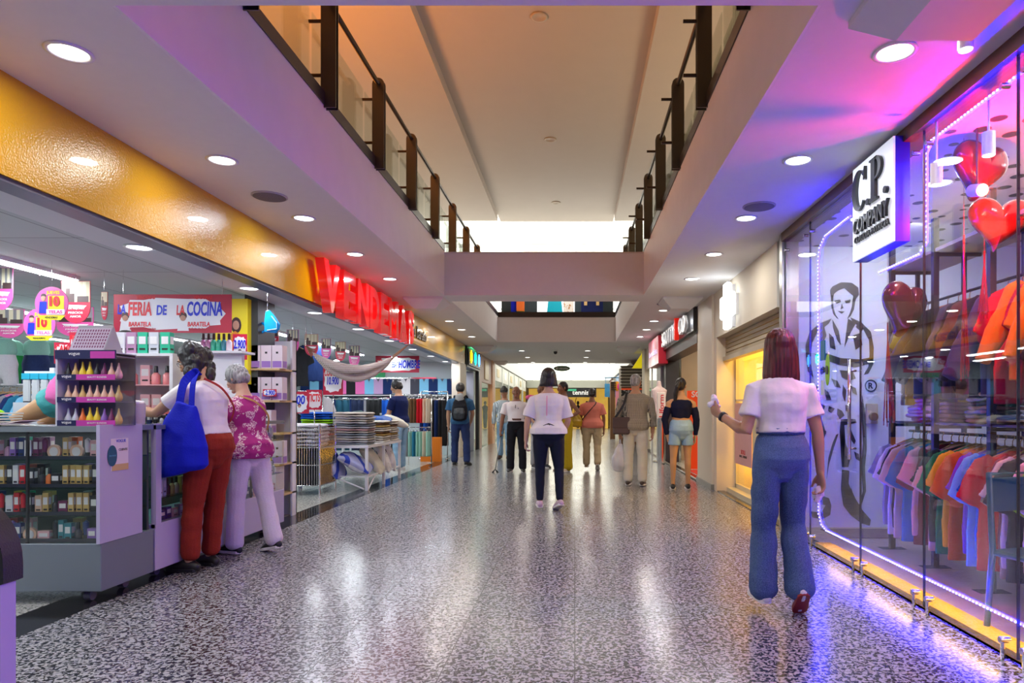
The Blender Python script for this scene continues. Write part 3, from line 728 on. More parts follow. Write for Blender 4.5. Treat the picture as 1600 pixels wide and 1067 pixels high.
def floral(name, base, flower, sc, th=.34):
    m, nt, b, N, L = nodes_mat(name); tc = N.new('ShaderNodeTexCoord'); n = N.new('ShaderNodeTexNoise'); n.inputs['Scale'].default_value = sc*1.6; L.new(tc.outputs['Object'], n.inputs['Vector'])
    mx = N.new('ShaderNodeMix'); mx.data_type = 'VECTOR'; mx.inputs['Factor'].default_value = .12; L.new(tc.outputs['Object'], mx.inputs['A']); L.new(n.outputs['Color'], mx.inputs['B'])
    v = N.new('ShaderNodeTexVoronoi'); v.inputs['Scale'].default_value = sc; L.new(mx.outputs['Result'], v.inputs['Vector'])
    r = ramp(N, [(0, base), (.07, base), (.09, flower), (th, flower), (th+.03, base)]); L.new(v.outputs['Distance'], r.inputs[0])
    v2 = N.new('ShaderNodeTexVoronoi'); v2.feature = 'DISTANCE_TO_EDGE'; v2.inputs['Scale'].default_value = sc*3.2; L.new(mx.outputs['Result'], v2.inputs['Vector'])
    r2 = ramp(N, [(0, (0,0,0)), (.08, (0,0,0)), (.12, (1,1,1))]); L.new(v2.outputs['Distance'], r2.inputs[0])
    m3 = N.new('ShaderNodeMix'); m3.data_type = 'RGBA'; m3.inputs['A'].default_value = (*base, 1); L.new(r2.outputs[0], m3.inputs['Factor']); L.new(r.outputs[0], m3.inputs['B'])
    L.new(m3.outputs['Result'], b.inputs['Base Color']); b.inputs['Roughness'].default_value = .8
    return m
FLOR = floral('magenta_floral', (.36,.012,.17), (.80,.62,.58), 13, .42); CAMO = floral('khaki_blotch', (.50,.40,.24), (.30,.20,.10), 9, .22)
BSLV = floral('blue_white_floral', (.03,.05,.30), (.75,.75,.8), 20, .34)
SOLE_W = mat('white_sole', (.75,.72,.70), .5); SHOE_K = mat('black_shoe', (.012,.012,.014), .45, bump=.2, bscale=200); SOLE_R = mat('red_sole', (.28,.015,.012), .5)
BLACKC = cloth('black_cloth', (.012,.012,.016)); LEGG = cloth('navy_leggings', (.006,.010,.028), rough=.6, bump=.05)
OFFW = cloth('off_white_twill', (.62,.60,.50)); RUST = cloth('rust_twill', (.27,.025,.012)); LILW = cloth('white_trousers', (.66,.60,.68)); NAVY = cloth('navy_pique', (.004,.010,.07)); TEALT = cloth('steel_blue_tee', (.035,.11,.22))
MUST = cloth('mustard_cloth', (.46,.33,.012)); SALM = cloth('salmon_cloth', (.70,.22,.16)); NVT = cloth('navy_knit', (.006,.008,.035)); BLUEB = cloth('royal_blue_canvas', (.004,.010,.46), rough=.75)
people = {}
def strap(pts, w_, m, parent=None, name='strap', t=.004, nrm=None):
    """flat band through pts"""
    mb = MB(); pts = [V(p) for p in pts]
    # catmull smoothing
    q = []
    for i in range(len(pts)-1):
        a = pts[max(0,i-1)]; b = pts[i]; c = pts[i+1]; d = pts[min(len(pts)-1,i+2)]
        for k in range(6):
            u = k/6; q.append(.5*((2*b)+(c-a)*u+(2*a-5*b+4*c-d)*u*u+(-a+3*b-3*c+d)*u**3))
    q.append(pts[-1]); n = nrm or V((0,1,0)); rr = []
    for i, p in enumerate(q):
        tg = (q[min(i+1, len(q)-1)]-q[max(i-1, 0)]).normalized(); nn = n if isinstance(n, V) else n(p)
        nn = (nn-tg*nn.dot(tg)); nn = nn.normalized() if nn.length > 1e-4 else tg.orthogonal(); s_ = tg.cross(nn)
        rr.append([tuple(p+s_*w_/2+nn*t/2), tuple(p-s_*w_/2+nn*t/2), tuple(p-s_*w_/2-nn*t/2), tuple(p+s_*w_/2-nn*t/2)])
    return mb.rings(rr).build(name, m, parent)

# --- young woman in the foreground on the right
p = Person('person', 'young woman from behind with burgundy bob, white tee and wide blue jeans, walking', (1.19,3.85,0), 2, h=1.585, sk=SK_M, wide=.95, hips=.94, vox=.006,
    legs=dict(L=(2,2,1,0,4), R=(7,1.5,-17,42,8)), arms=dict(L=(-8,14,116,-24), R=(-5,13,4,-6)), yaw=-3, pitch=4, fingers={'L':42,'R':32})
p.palm = {'L': V((1,.2,.4)), 'R': V((-.9,-.2,0))}; p.thumb = {'L': V((0,-.3,1)), 'R': V((0,1,0))}
p.body(); p.shirt(TEE, 'white_tee', hem=.094, sleeve=.64, sr=.036, amp=.010, e=.016, flare=.014, sc=(8,8,10))
p.pants(JEANS, 'wide_jeans', top=.092, knee=.045, hem=.053, length=1.0, amp=.008, e=.008, sc=(6,6,11), thigh=.048); p.shoes(mat('white_canvas', (.7,.68,.7), .5), SOLE_W); p.hair(H_RED, 'bob', len=.115)
for o in list(p.root.children):
    if o.name.startswith('shoe') and p.leg['R'][2].x > 0 and o.data.vertices[0].co.x > 0:
        for c in o.children: c.data.materials[0] = SOLE_R
# waistband, belt loops, watch
wb = MB(); 
for z0, z1, e in ((.088,.110,.013),):
    rr = []
    for z in (z0, z1):
        a, b_ = .083*p.wide*p.h+e, .062*p.h*.985+e
        rr.append([tuple(p.T(0,0,z)+V((a*math.cos(t)*1., b_*math.sin(t), 0))) for t in [2*PI*i/32 for i in range(32)]])
    wb.rings(rr)
wb.build('waistband', JEANS, p.root, smooth=True)
S, E, W, d1, d2, sg = p.arm['L']; MB().loft([E.lerp(W,.86), E.lerp(W,.95)], [(.029,.031),(.029,.031)], n=16, dome=False).build('watch_strap', SHOE_K, p.root, smooth=True)
people['jeans'] = p
g = p.w2(p.grip['L']); tw = MB(); rnd = random.Random(2)
for i in range(5): tw.ell((rnd.uniform(-.02,.02), rnd.uniform(-.02,.02), .01+.014*i), (.030-.003*i,.022,.020), 12, 8)
t = remesh(tw, 'paper_tissue', cloth('tissue', (.8,.78,.8)), None, .005, 1, fold(.006, (40,40,40))); t.location = g+V((.0,-.01,-.005)); tag(t, 'crumpled white tissue held up in the left hand of the jeans woman', 'tissue')
g = p.w2(p.grip['R']); t = remesh(MB().loft([(0,0,.02),(0,-.01,-.02),(-.015,-.01,-.06)], [(.022,.014),(.026,.012),(.014,.008)]), 'paper_slip', cloth('pinkish_tissue', (.75,.6,.75)), None, .005, 1, fold(.006, (40,40,40), 3)); t.location = g; tag(t, 'small pale paper held low in the right hand of the jeans woman', 'paper')

# --- woman in white tee and leggings, middle
p = Person('person', 'woman from behind in white knotted tee and black leggings, walking along the middle', ppos(857, 798), 3, h=1.63, sk=SK_L, wide=1.03, vox=.007, hips=1.04,
    legs=dict(L=(2,1.5,1,0,2), R=(4,5,-9,20,-18)), arms=dict(L=(-6,17,4,-4), R=(6,14,50,10)), yaw=4, pitch=2, fingers=40)
p.body(); p.shirt(TEE, 'white_tee', hem=-.001, sleeve=.86, sr=.042, amp=.009, e=.022, flare=.008, sc=(7,7,9)); p.pants(LEGG, 'leggings', top=.09, knee=.037, hem=.027, length=.96, amp=.003, e=.004); p.shoes(mat('mauve_trainer', (.55,.40,.48), .6, var=.3, bscale=60), SOLE_W); p.hair(H_BLACK, 'bob', len=.02)
strap([p.T(-.012*p.h,-.078*p.h,.27), p.T(-.012*p.h,-.085*p.h,.22), p.T(-.014*p.h,-.085*p.h,.13)], .008, mat('pink_ribbon', (.85,.25,.45), .5), p.root, 'pink_ribbon', nrm=V((0,-1,0)))
bw = MB(); c = p.T(.0,-.085*p.h,.075)
for a in (-25, 205, -120, -65): 
    d = V((math.cos(math.radians(a)), -.25, math.sin(math.radians(a))*.8)); bw.loft([c, c+d*.035, c+d*.07], [.004,.005,.002], n=8)
bw.build('bow', BLACKC, p.root, smooth=True)
people['leggings'] = p

# --- woman with blue shopping bag at the counter
p = Person('person', 'woman in glasses, white tee and rust trousers reaching over the glass counter', (-2.71,4.93,0), 78, h=1.71, sk=SK_M, wide=.98, vox=.006, lean=7, hips=.98,
    legs=dict(L=(7,1,4,0,4), R=(5,2,6,0,8)), arms=dict(L=(52,9,97,2), R=(20,6,88,12)), yaw=18, pitch=26, fingers=18)
p.palm = {'L': V((0,0,-1)), 'R': V((0,0,-1))}; p.thumb = {'L': V((1,0,0)), 'R': V((-1,0,0))}
p.body(); p.shirt(TEE, 'white_tee', hem=.055, sleeve=.62, sr=.036, amp=.008, e=.013, flare=.006); p.pants(RUST, 'rust_trousers', top=.09, knee=.040, hem=.036, length=.94, amp=.007, e=.007, sc=(6,6,12)); p.shoes(mat('black_sandal', (.015,.012,.012), .4), SHOE_K); p.hair(H_SALT, 'curly')
gm = MB(); 
for sg in (-1, 1):
    gm.tube([p.hp(sg*.017+.014*math.cos(a), .0565, .004+.011*math.sin(a)) for a in [2*PI*i/14 for i in range(15)]], .0017, 6); gm.tube([p.hp(sg*.031,.055,.008), p.hp(sg*.048,.0,.008)], .0018, 6)
gm.tube([p.hp(-.004,.058,.006), p.hp(.004,.058,.006)], .0016, 6); gm.build('glasses', mat('navy_frame', (.01,.02,.05), .3), p.root, smooth=True)
S, E, W, d1, d2, sg = p.arm['L']; b = MB(); x = E.lerp(W,.9); b.tube([x+d2.orthogonal().normalized()*0+ (d2.orthogonal().normalized()*math.cos(a)+d2.cross(d2.orthogonal().normalized()).normalized()*math.sin(a))*.029 for a in [2*PI*i/16 for i in range(17)]], .0028, 6); b.build('bracelet', mat('gold', (.7,.42,.12), .25, metal=1), p.root, smooth=True)
people['bag'] = p
# the bag hangs from her left shoulder
L0 = p.w2(p.arm['L'][0]); R_ = Matrix.Rotation(math.radians(66), 4, 'Z')
sh = thing('shopping_bag', 'large royal blue cloth shopping bag hanging from the shoulder of the glasses woman', 'bag', (L0.x+.05, L0.y-.11, 0), math.radians(76))
bb = MB(); zt, zb = 1.22, .735
bb.loft([(0,.02,zb), (0,.03,zb+.05), (0,.03,zb+.2), (0,.01,zt-.12), (0,-.01,zt)], [(.045,.17),(.062,.205),(.070,.20),(.050,.14),(.022,.075)], side=(1,0,0), n=28, dome=False, sq=3)
remesh(bb, 'bag_body', BLUEB, sh, .007, 3, fold(.016, (6,6,5), 2.))
strap([(.0,.06,zt-.06), (.02,.035,1.36), (.075,-.005,1.44), (.09,-.02,1.445)], .06, BLUEB, sh, 'handle', .006, V((.9,0,.5)))
strap([(.0,-.05,zt-.06), (.02,-.045,1.36), (.075,-.035,1.435), (.09,-.03,1.44)], .045, BLUEB, sh, 'handle', .006, V((.9,0,.5)))
strap([p.T(-.055*p.h,-.05*p.h,.295), p.T(.0,-.086*p.h,.25), p.T(.07*p.h,-.078*p.h,.17), p.T(.098*p.h,-.03*p.h,.11)], .016, mat('red_strap', (.35,.01,.01), .6), p.root, 'red_strap', nrm=V((0,-1,0)))

# --- older woman in floral blouse
p = Person('person', 'older grey-haired woman in magenta floral blouse and white trousers at the counter', (-2.70,5.50,0), 66, h=1.57, sk=SK_L, wide=1.0, vox=.007, lean=9, hips=1.0,
    legs=dict(L=(4,1,3,0,2), R=(-14,1,-16,12,6)), arms=dict(L=(26,4,80,20), R=(25,5,80,15)), yaw=10, pitch=18)
p.body(); p.shirt(FLOR, 'floral_blouse', hem=-.031, sleeve=.8, sr=.042, amp=.008, e=.024, flare=.012); p.pants(LILW, 'white_trousers', top=.09, knee=.044, hem=.044, length=.99, amp=.006, e=.008, sc=(7,7,9)); p.shoes(SHOE_K, SOLE_W); p.hair(H_GREY, 'short')
strap([p.T(-.06*p.h,-.04*p.h,.29), p.T(.0,-.088*p.h,.25), p.T(.075*p.h,-.078*p.h,.18), p.T(.10*p.h,-.03*p.h,.11)], .014, mat('tan_strap', (.5,.30,.06), .5), p.root, 'strap', nrm=V((0,-1,0)))
# --- man in navy polo at the cloth table
p = Person('person', 'man in navy polo shirt and blue jeans sorting the folded cloths on the table', ppos(625, 735), 72, h=1.77, sex='m', sk=SK_M, wide=1.0, vox=.009, lean=4,
    legs=dict(L=(0,3,-2), R=(4,3,2)), arms=dict(L=(14,8,52,8), R=(20,6,60,10)), yaw=14, pitch=10)
p.body(); p.shirt(NAVY, 'navy_polo', hem=-.001, sleeve=.72, e=.022, sr=.036); p.pants(JEANS_L, 'jeans', knee=.046, hem=.042, amp=.008); p.shoes(mat('white_trainer', (.72,.70,.68), .5), SOLE_W); p.hair(H_BLACK, 'short')
# --- man with backpack
p = Person('person', 'man from behind in blue tee and dark trousers wearing a black backpack', ppos(719, 727), 3, h=1.74, sex='m', sk=SK_M, vox=.009, legs=dict(L=(2,3,0,0,-4), R=(-3,6,-5,6,20)), arms=dict(L=(2,9,8,0), R=(14,10,40,14)), pitch=10)
p.body(); p.shirt(TEALT, 'blue_tee', hem=-.03, sleeve=.7, e=.024, sr=.038); p.pants(JEANS_D, 'navy_trousers', knee=.044, hem=.042, amp=.007); p.shoes(SHOE_K, SHOE_K); p.hair(H_BLACK, 'short')
c = p.w2(p.T(0,-.07*p.h,.12)); bp_ = thing('backpack', 'bulky black backpack on the back of the man in blue tee', 'backpack', (c.x+.02, c.y-.09, c.z), math.radians(3))
mb = MB().loft([(0,0,-.14), (0,-.01,-.05), (0,0,.12), (0,.02,.27)], [(.15,.075),(.165,.095),(.155,.09),(.10,.06)], side=(1,0,0), n=20, sq=2.8); remesh(mb, 'main_pocket', BLACKC, bp_, .012, 2, fold(.012, (12,12,12)))
mb = MB().loft([(0,-.10,-.13), (0,-.115,-.03), (0,-.10,.06)], [(.11,.03),(.12,.04),(.10,.03)], side=(1,0,0), n=16, sq=3); remesh(mb, 'front_pocket', mat('charcoal_nylon', (.03,.035,.04), .5, bump=.4, bscale=60), bp_, .01, 1, fold(.008, (14,14,14)))
MB().loft([(0,.0,.20),(0,-.03,.33),(.03,.03,.36)], [(.10,.05),(.085,.035),(.05,.03)], side=(1,0,0), n=14).build('grey_flap', mat('grey_nylon', (.28,.29,.29), .6), bp_, smooth=True)
for sg in (-1, 1): strap([(sg*.07,.06,.26), (sg*.12,.13,.33), (sg*.14,.24,.25), (sg*.14,.25,.10), (sg*.12,.08,-.05)], .045, BLACKC, bp_, 'shoulder_strap', .008, V((0,-1,.2)))
# --- man in checked shirt and cap
p = Person('person', 'man in black cap, checked long-sleeved shirt and light jeans walking towards the camera', ppos(788, 717), 172, h=1.70, sex='m', sk=SK_M, vox=.009, legs=dict(L=(6,3,0), R=(-2,3,-8,8)), arms=dict(L=(2,9,6,0), R=(0,10,10,0)), pitch=8)
p.body(); p.shirt(CHK_T, 'checked_shirt', hem=-.03, long=True, sleeve=.9, e=.024); p.pants(JEANS_L, 'jeans', knee=.044, hem=.042); p.shoes(mat('brown_shoe', (.05,.02,.012), .4), SHOE_K); p.hair(H_GREY, 'crop')
cp = MB(); cp.loft([p.hp(0,-.008,.030), p.hp(0,-.008,.055), p.hp(0,-.008,.074)], [(.056*p.h,.064*p.h),(.052*p.h,.058*p.h),(.030*p.h,.034*p.h)], side=p.HM@V((1,0,0)), n=20); cp.loft([p.hp(0,.045,.032), p.hp(0,.075,.026), p.hp(0,.095,.018)], [(.042*p.h,.005),(.040*p.h,.005),(.026*p.h,.004)], side=p.HM@V((1,0,0)), n=14); cp.build('cap', SHOE_K, p.root, smooth=True)
# --- old man in white polo
p = Person('person', 'bald old man in white polo, brown belt and black trousers walking with a cane', ppos(807, 737), 178, h=1.64, sex='m', sk=SK_D, wide=1.02, vox=.008, belly=.010, legs=dict(L=(1,4,0,0,12), R=(3,3,-2,0,6)), arms=dict(R=(6,14,14,-6), L=(2,10,10,6)), pitch=6, fingers={'L':30,'R':70})
p.body(); p.shirt(TEE, 'white_polo', hem=.059, sleeve=.72, e=.016, sr=.040, flare=.01); p.pants(BLACKC, 'black_trousers', top=.1, knee=.046, hem=.044, amp=.006); p.shoes(mat('black_trainer', (.02,.02,.022), .4), SOLE_W); p.hair(H_GREY, 'bald')
rr = []
for z in (.072, .094): rr.append([tuple(p.T(0,.004*p.h,z)+V(((.088*p.wide*p.h+.024)*math.cos(t), (.076*p.h+.026)*math.sin(t), 0))) for t in [2*PI*i/32 for i in range(32)]])
MB().rings(rr).build('belt', mat('brown_leather', (.09,.025,.015), .4), p.root, smooth=True)
strap([p.T(0,.088*p.h,.25), p.T(.003,.094*p.h,.21)], .012, SHOE_K, p.root, 'hanging_glasses', nrm=V((0,1,0)))
bm_ = MB().ell(p.T(-.03*p.h,.086*p.h,.21), (.008,.003,.010)); bm_.build('chest_badge', SHOE_K, p.root)
g = p.w2(p.grip['R']); base = V((g.x-.10, g.y-.06, 0)); cn = thing('walking_cane', 'metal walking cane with splayed foot planted beside the bald old man', 'cane', tuple(base))
top = V((g.x, g.y, g.z))-base
MB().tube([(0,0,.05), tuple(top)], .009).build('shaft', STEEL, cn, smooth=True); MB().tube([tuple(top+V((0,.05,.0))), tuple(top+V((0,0,.012))), tuple(top+V((0,-.06,0)))], .014).build('handle', SHOE_K, cn, smooth=True)
f = MB(); 
for a in range(4): f.tube([(0,0,.06), (.06*math.cos(a*PI/2+.7), .06*math.sin(a*PI/2+.7), .012)], .008); f.ell((.06*math.cos(a*PI/2+.7), .06*math.sin(a*PI/2+.7), .009), (.014,.014,.009), 8, 6)
f.build('splayed_foot', SHOE_K, cn, smooth=True)
# --- man with auburn hair, half hidden
p = Person('person', 'auburn-haired person with bowed head behind the woman in leggings, blue patterned sleeves', ppos(844, 731), 205, h=1.70, sex='m', sk=SK_L, vox=.010, lean=4, legs=dict(L=(2,3,0), R=(-2,4,-4)), arms=dict(L=(25,14,80,20), R=(10,20,60,10)), pitch=24)
p.body(); p.shirt(BSLV, 'patterned_shirt', hem=-.03, long=True, sleeve=.5, e=.022); p.pants(cloth('grey_trousers', (.42,.42,.42)), 'grey_trousers', knee=.044, hem=.040); p.shoes(SHOE_K, SOLE_W); p.hair(H_BROWN, 'short')
pk = p.w2(p.T(.10*p.h, .02, .285)); t = remesh(MB().ell((0,0,0), (.12,.10,.055), 16, 10).ell((.03,-.05,-.03), (.06,.05,.04)), 'pink_bundle', cloth('hot_pink', (.75,.12,.28)), None, .01, 1, fold(.02, (14,14,14))); t.location = pk+V((-.03,0,.05)); tag(t, 'pink cloth bundle on the shoulder of the auburn-haired person', 'bundle')
# --- woman in yellow
p = Person('person', 'woman in sleeveless mustard jumpsuit with short hair, hand on hip, facing left', ppos(881, 736), 128, h=1.73, sk=SK_D, wide=1.06, vox=.008, ak=1, legs=dict(L=(4,5,0,0,20), R=(-2,3,-3,0,0)), arms=dict(L=(-28,30,58,40), R=(20,6,110,20)), yaw=-10, pitch=4)
p.body(); p.shirt(MUST, 'mustard_top', hem=.03, sleeve=0, e=.012, flare=.01, top=.29); p.pants(MUST, 'mustard_trousers', top=.1, knee=.056, hem=.062, amp=.009, e=.012, sc=(8,8,7)); p.shoes(mat('beige_trainer', (.5,.42,.30), .5), SOLE_W); p.hair(H_GREY if False else H_BLACK, 'crop')
hb = thing('handbag', 'mustard handbag hanging behind the woman in mustard jumpsuit', 'bag', p.w2(p.T(-.10*p.h,-.10*p.h,.06)), math.radians(128))
remesh(MB().loft([(0,0,-.13),(0,0,-.05),(0,0,.06)], [(.05,.12),(.06,.13),(.03,.09)], side=(1,0,0), sq=3), 'bag_body', mat('mustard_leather', (.42,.26,.01), .35), hb, .01, 2, fold(.01, (10,10,10))); strap([(0,.05,.04),(0,.03,.30),(0,-.0,.40)], .02, mat('mustard_leather'), hb, 'strap', .004, V((1,0,0)))
t = MB().box(-.06,.06,-.01,.01,-.09,.09).build('paper_leaflet', mat('leaflet', (.7,.7,.72), .5), None); t.location = p.w2(p.grip['R'])+V((.02,0,.03)); t.rotation_euler = (.3,.2,.4); tag(t, 'folded white leaflet held by the woman in mustard', 'leaflet')
# --- woman in salmon top
p = Person('person', 'short woman from behind in salmon top, blotched khaki trousers and crossbody strap', ppos(925, 735), -4, h=1.545, sk=SK_D, wide=1.16, vox=.008, legs=dict(L=(3,2,1,0,0), R=(2,2,-16,35,0)), arms=dict(L=(6,10,8,4), R=(0,12,4,0)), pitch=6)
p.body(); p.shirt(SALM, 'salmon_top', hem=-.03, sleeve=.75, e=.022, sr=.044, flare=.008); p.pants(CAMO, 'khaki_trousers', knee=.046, hem=.046, amp=.008, e=.008); p.shoes(mat('tan_shoe', (.3,.2,.1), .5), SOLE_W); p.hair(H_BLACK, 'crop')
strap([p.T(.055*p.h,-.045*p.h,.297), p.T(.04*p.h,-.072*p.h,.26), p.T(-.03*p.h,-.088*p.h,.18), p.T(-.115*p.h,-.05*p.h,.08), p.T(-.13*p.h,-.02*p.h,.03)], .018, SHOE_K, p.root, 'crossbody_strap', nrm=V((0,-1,0)))
# --- man in brown check with shoulder bag
p = Person('person', 'grey-haired man from behind in brown checked shirt and off-white trousers', ppos(993, 759), -10, h=1.73, sex='m', sk=SK_M, wide=1.03, vox=.008, legs=dict(L=(2,3,-1,0,0), R=(-2,2,-3,4,4)), arms=dict(L=(0,12,4,4), R=(-6,12,10,2)), yaw=-14, pitch=3, fingers={'L':75,'R':30})
p.body(); p.shirt(CHK_B, 'checked_shirt', hem=-.03, long=True, sleeve=.62, e=.026, cuff=.030, flare=.01, amp=.009); p.pants(OFFW, 'off_white_trousers', knee=.046, hem=.042, amp=.007); p.shoes(mat('brown_trainer', (.05,.035,.03), .5), SOLE_W); p.hair(H_GREY, 'crop')
lb = p.w2(p.T(-.115*p.h,-.03*p.h,.10)); sb = thing('shoulder_bag', 'brown leather shoulder bag on the left side of the checked shirt man', 'bag', (lb.x-.02, lb.y-.06, 0), math.radians(-10))
BRL = mat('dark_brown_leather', (.09,.055,.045), .5, bump=.4, bscale=90)
MB().box(-.13,.13,-.04,.04,.80,1.06,.02).build('bag_body', BRL, sb, smooth=False); MB().box(-.132,.132,-.047,-.03,.90,1.065,.006).build('flap', mat('dark_brown_leather_2', (.075,.045,.038), .5), sb)
tp = p.w2(p.T(-.075*p.h,-.035*p.h,.297)); R2 = Matrix.Rotation(math.radians(10), 3, 'Z'); q = R2 @ (tp-V((lb.x-.02, lb.y-.06, 0)))
strap([(-.10,.0,1.05), (q.x*.7-.02,-.04,1.25), (q.x, q.y-.02, q.z), (q.x-.01,q.y+.06,q.z+.012)], .035, SHOE_K, sb, 'strap', .005, V((0,-1,.3)))
g = p.w2(p.grip['L']); pb = thing('plastic_bag', 'translucent plastic carrier bag with green print in the hand of the checked shirt man', 'bag', (g.x-.02, g.y, g.z))
PLB = mat('thin_plastic', (.72,.72,.76), .25, trans=.0, alpha=.72, bump=.5, bscale=12)
remesh(MB().loft([(0,0,-.46),(0,0,-.40),(0,0,-.25),(0,0,-.08)], [(.115,.06),(.13,.07),(.11,.055),(.035,.02)], side=(1,0,0), n=20, sq=3), 'bag_film', PLB, pb, .010, 2, fold(.022, (9,9,5), 5))
remesh(MB().ell((0,0,-.38), (.10,.045,.08)), 'contents', mat('green_package', (.05,.16,.12), .5, var=.8, bscale=20), pb, .012, 1)
strap([(-.02,0,-.10), (-.008,0,-.02), (0,0,.01)], .015, PLB, pb, 'handle', .003); strap([(.02,0,-.10), (.008,0,-.02), (0,0,.01)], .015, PLB, pb, 'handle', .003)
# --- woman in navy top and denim shorts
p = Person('person', 'woman from behind with black ponytail, off-shoulder navy top and denim shorts', ppos(1064, 764), 0, h=1.665, sk=SK_W, wide=1.02, vox=.007, hips=.94, lk=.92, ak=1, legs=dict(L=(0,3.5,0,0,-8), R=(2,2,0,0,6)), arms=dict(L=(-4,16,8,10), R=(0,14,4,4)), yaw=-24, pitch=-2)
p.body(); p.pants(JEANS_S, 'denim_shorts', top=.092, length=.27, amp=.003, e=.008, thigh=.046)
mb = MB(); p.torso(mb, .010, .11, .235)
for k in 'LR':
    S, E, W, d1, d2, sg = p.arm[k]; mb.loft([S.lerp(E,.32), S.lerp(E,.6), E, E.lerp(W,.5), E.lerp(W,.92)], [(.034*p.h,.036*p.h),(.035*p.h,.036*p.h),(.031*p.h,.031*p.h),(.027*p.h,.027*p.h),(.019*p.h,.020*p.h)], n=16, dome=False)
S1, S2 = p.arm['L'][0].lerp(p.arm['L'][1],.40), p.arm['R'][0].lerp(p.arm['R'][1],.40)
remesh(mb, 'off_shoulder_top', NVT, p.root, .007, 2, fold(.006, (9,9,9)))
p.shoes(SHOE_K, SOLE_W); p.hair(H_BLACK, 'ponytail', dx=-.035)
pk = MB(); 
for sg in (-1, 1): pk.prism([(-.055,-.06),(.055,-.06),(.055,.05),(-.055,.05)], .003, p.T(sg*.048*p.h,-.0905*p.h,.02), (1,0,0), (0,0,1), (0,1,0))
people['shorts'] = p
# ================================================================ right side: boutique behind frameless glass
XG = 2.03
seams = [6.42, 5.74, 4.73, 3.87, 3.05, 1.6, .1, -1.5, -3.1]
for i in range(len(seams)-1):
    a, b_ = seams[i+1]+.006, seams[i]-.006
    o = struct(MB().box(XG-.006, XG+.006, a, b_, .035, 2.80).build('window_%d' % (i+3), GLS))
    c = MB()
    for yy in (a+.07, b_-.07):
        c.cyl((XG-.035, yy, .10), (XG+.012, yy, .10), .016, n=12); c.cyl((XG-.02, yy, .0), (XG-.02, yy, .10), .010, n=8)
        c.cyl((XG-.03, yy, 2.70), (XG+.012, yy, 2.70), .014, n=12)
    c.build('glass_clamp', CHROME, o, smooth='auto')
    MB().box(XG-.007, XG+.007, b_, b_+.004, .035, 2.80).build('edge_strip', mat('dark_seam', (.05,.06,.06), .3), o)
# yellow lit kick strip of the shop floor behind the glass
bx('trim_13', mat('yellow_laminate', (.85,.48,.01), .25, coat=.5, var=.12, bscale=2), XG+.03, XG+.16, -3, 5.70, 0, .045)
ks = lamp('kick_strip_lamp', 'AREA', (XG+.10, 2.6, .17), 22, (1,.62,.05), .05, sy=6.0)
# LED rope, one object following the edges of the glass, detouring around the sign
def led(y, z): return V((XG+.035, y, z))
pts = [led(-3,.19), led(5.45,.19), led(5.56,.22), led(5.62,.30), led(5.63,2.44), led(5.60,2.54), led(5.48,2.61), led(4.98,2.63)]
pts2 = [led(4.50,2.11), led(3.98,2.11), led(3.90,2.16), led(3.90,2.68), led(3.84,2.735), led(3.6,2.735), led(-3,2.735)]
LEDM = mat('violet_led', (.3,.2,1), .4, emit=160., ecol=(.005,.0035,1.0)); DOT = mat('led_dot', (1,1,1), .4, emit=7., ecol=(.6,.55,1.))
lr = thing('led_rope', 'glowing blue violet LED rope light outlining the boutique glass', 'LED light', (XG+.035, 4, .19))
for P_ in (pts, pts2):
    m_ = MB().tube([q-lr.location for q in P_], .0075, 8); m_.build('rope', LEDM, lr, smooth=True)
    d = MB()
    for a, b_ in zip(P_[:-1], P_[1:]):
        n = max(1, int((b_-a).length/.03))
        for k in range(n):
            q = a.lerp(b_, k/n)-lr.location
            if a.lerp(b_, k/n).y > 2.6: d.box(q.x-.012, q.x-.006, q.y-.004, q.y+.004, q.z-.004, q.z+.004)
    d.build('diodes', DOT, lr)
# ---------------- sign box
sg_ = thing('shop_sign', 'white box sign with raised black lettering and blue sides on the boutique glass', 'sign', (1.93, 4.32, 2.2))
SB = MB().box(.012, .10, -.29, .30, 0, .64).build('sign_box', mat('deep_blue_metal', (.012,.02,.35), .3), sg_)
MB().box(0, .012, -.288, .298, .002, .638).build('lit_face', mat('lit_white_face', (.85,.88,.9), .4, emit=.5, ecol=(.80,.9,1)), sg_)
LETK = mat('letter_black', (.012,.012,.015), .35)
def serif_c(mb, cx, cz, w_, h, d):
    out, inn = [], []
    for i in range(25):
        a = math.radians(42+i*(276/24)); out.append((cx+w_/2*math.cos(a), cz+h/2*math.sin(a)))
        inn.append((cx+w_*.10+w_*.30*math.cos(a), cz+h*.455*math.sin(a)*(.98)))
    flat(out+inn[::-1], d, (0,0,0), (0,-1,0), (0,0,1), mb); flat([(cx+w_*.36,cz+h*.18),(cx+w_*.46,cz+h*.18),(cx+w_*.46,cz+h*.5),(cx+w_*.40,cz+h*.42)], d, (0,0,0), (0,-1,0), (0,0,1), mb)
lt = MB()
serif_c(lt, -.165, .455, .20, .27, .022)
flat([(.00,.32),(.105,.32),(.105,.335),(.08,.34),(.08,.575),(.105,.58),(.105,.592),(.0,.592),(.0,.58),(.025,.575),(.025,.34),(.0,.335)], .022, (0,0,0), (0,-1,0), (0,0,1), lt)
bo = [(.08+.085*math.cos(math.radians(a)), .52+.072*math.sin(math.radians(a))) for a in range(90,-91,-12)]; bi = [(.08+.045*math.cos(math.radians(a)), .52+.058*math.sin(math.radians(a))) for a in range(-90,91,12)]
flat(bo+bi, .022, (0,0,0), (0,-1,0), (0,0,1), lt)
for cx in (-.03, .215):
    flat([(cx+.022*math.cos(t), .338+.022*math.sin(t)) for t in [2*PI*i/14 for i in range(14)]], .022, (0,0,0), (0,-1,0), (0,0,1), lt)
lt.build('lettering', LETK, sg_)
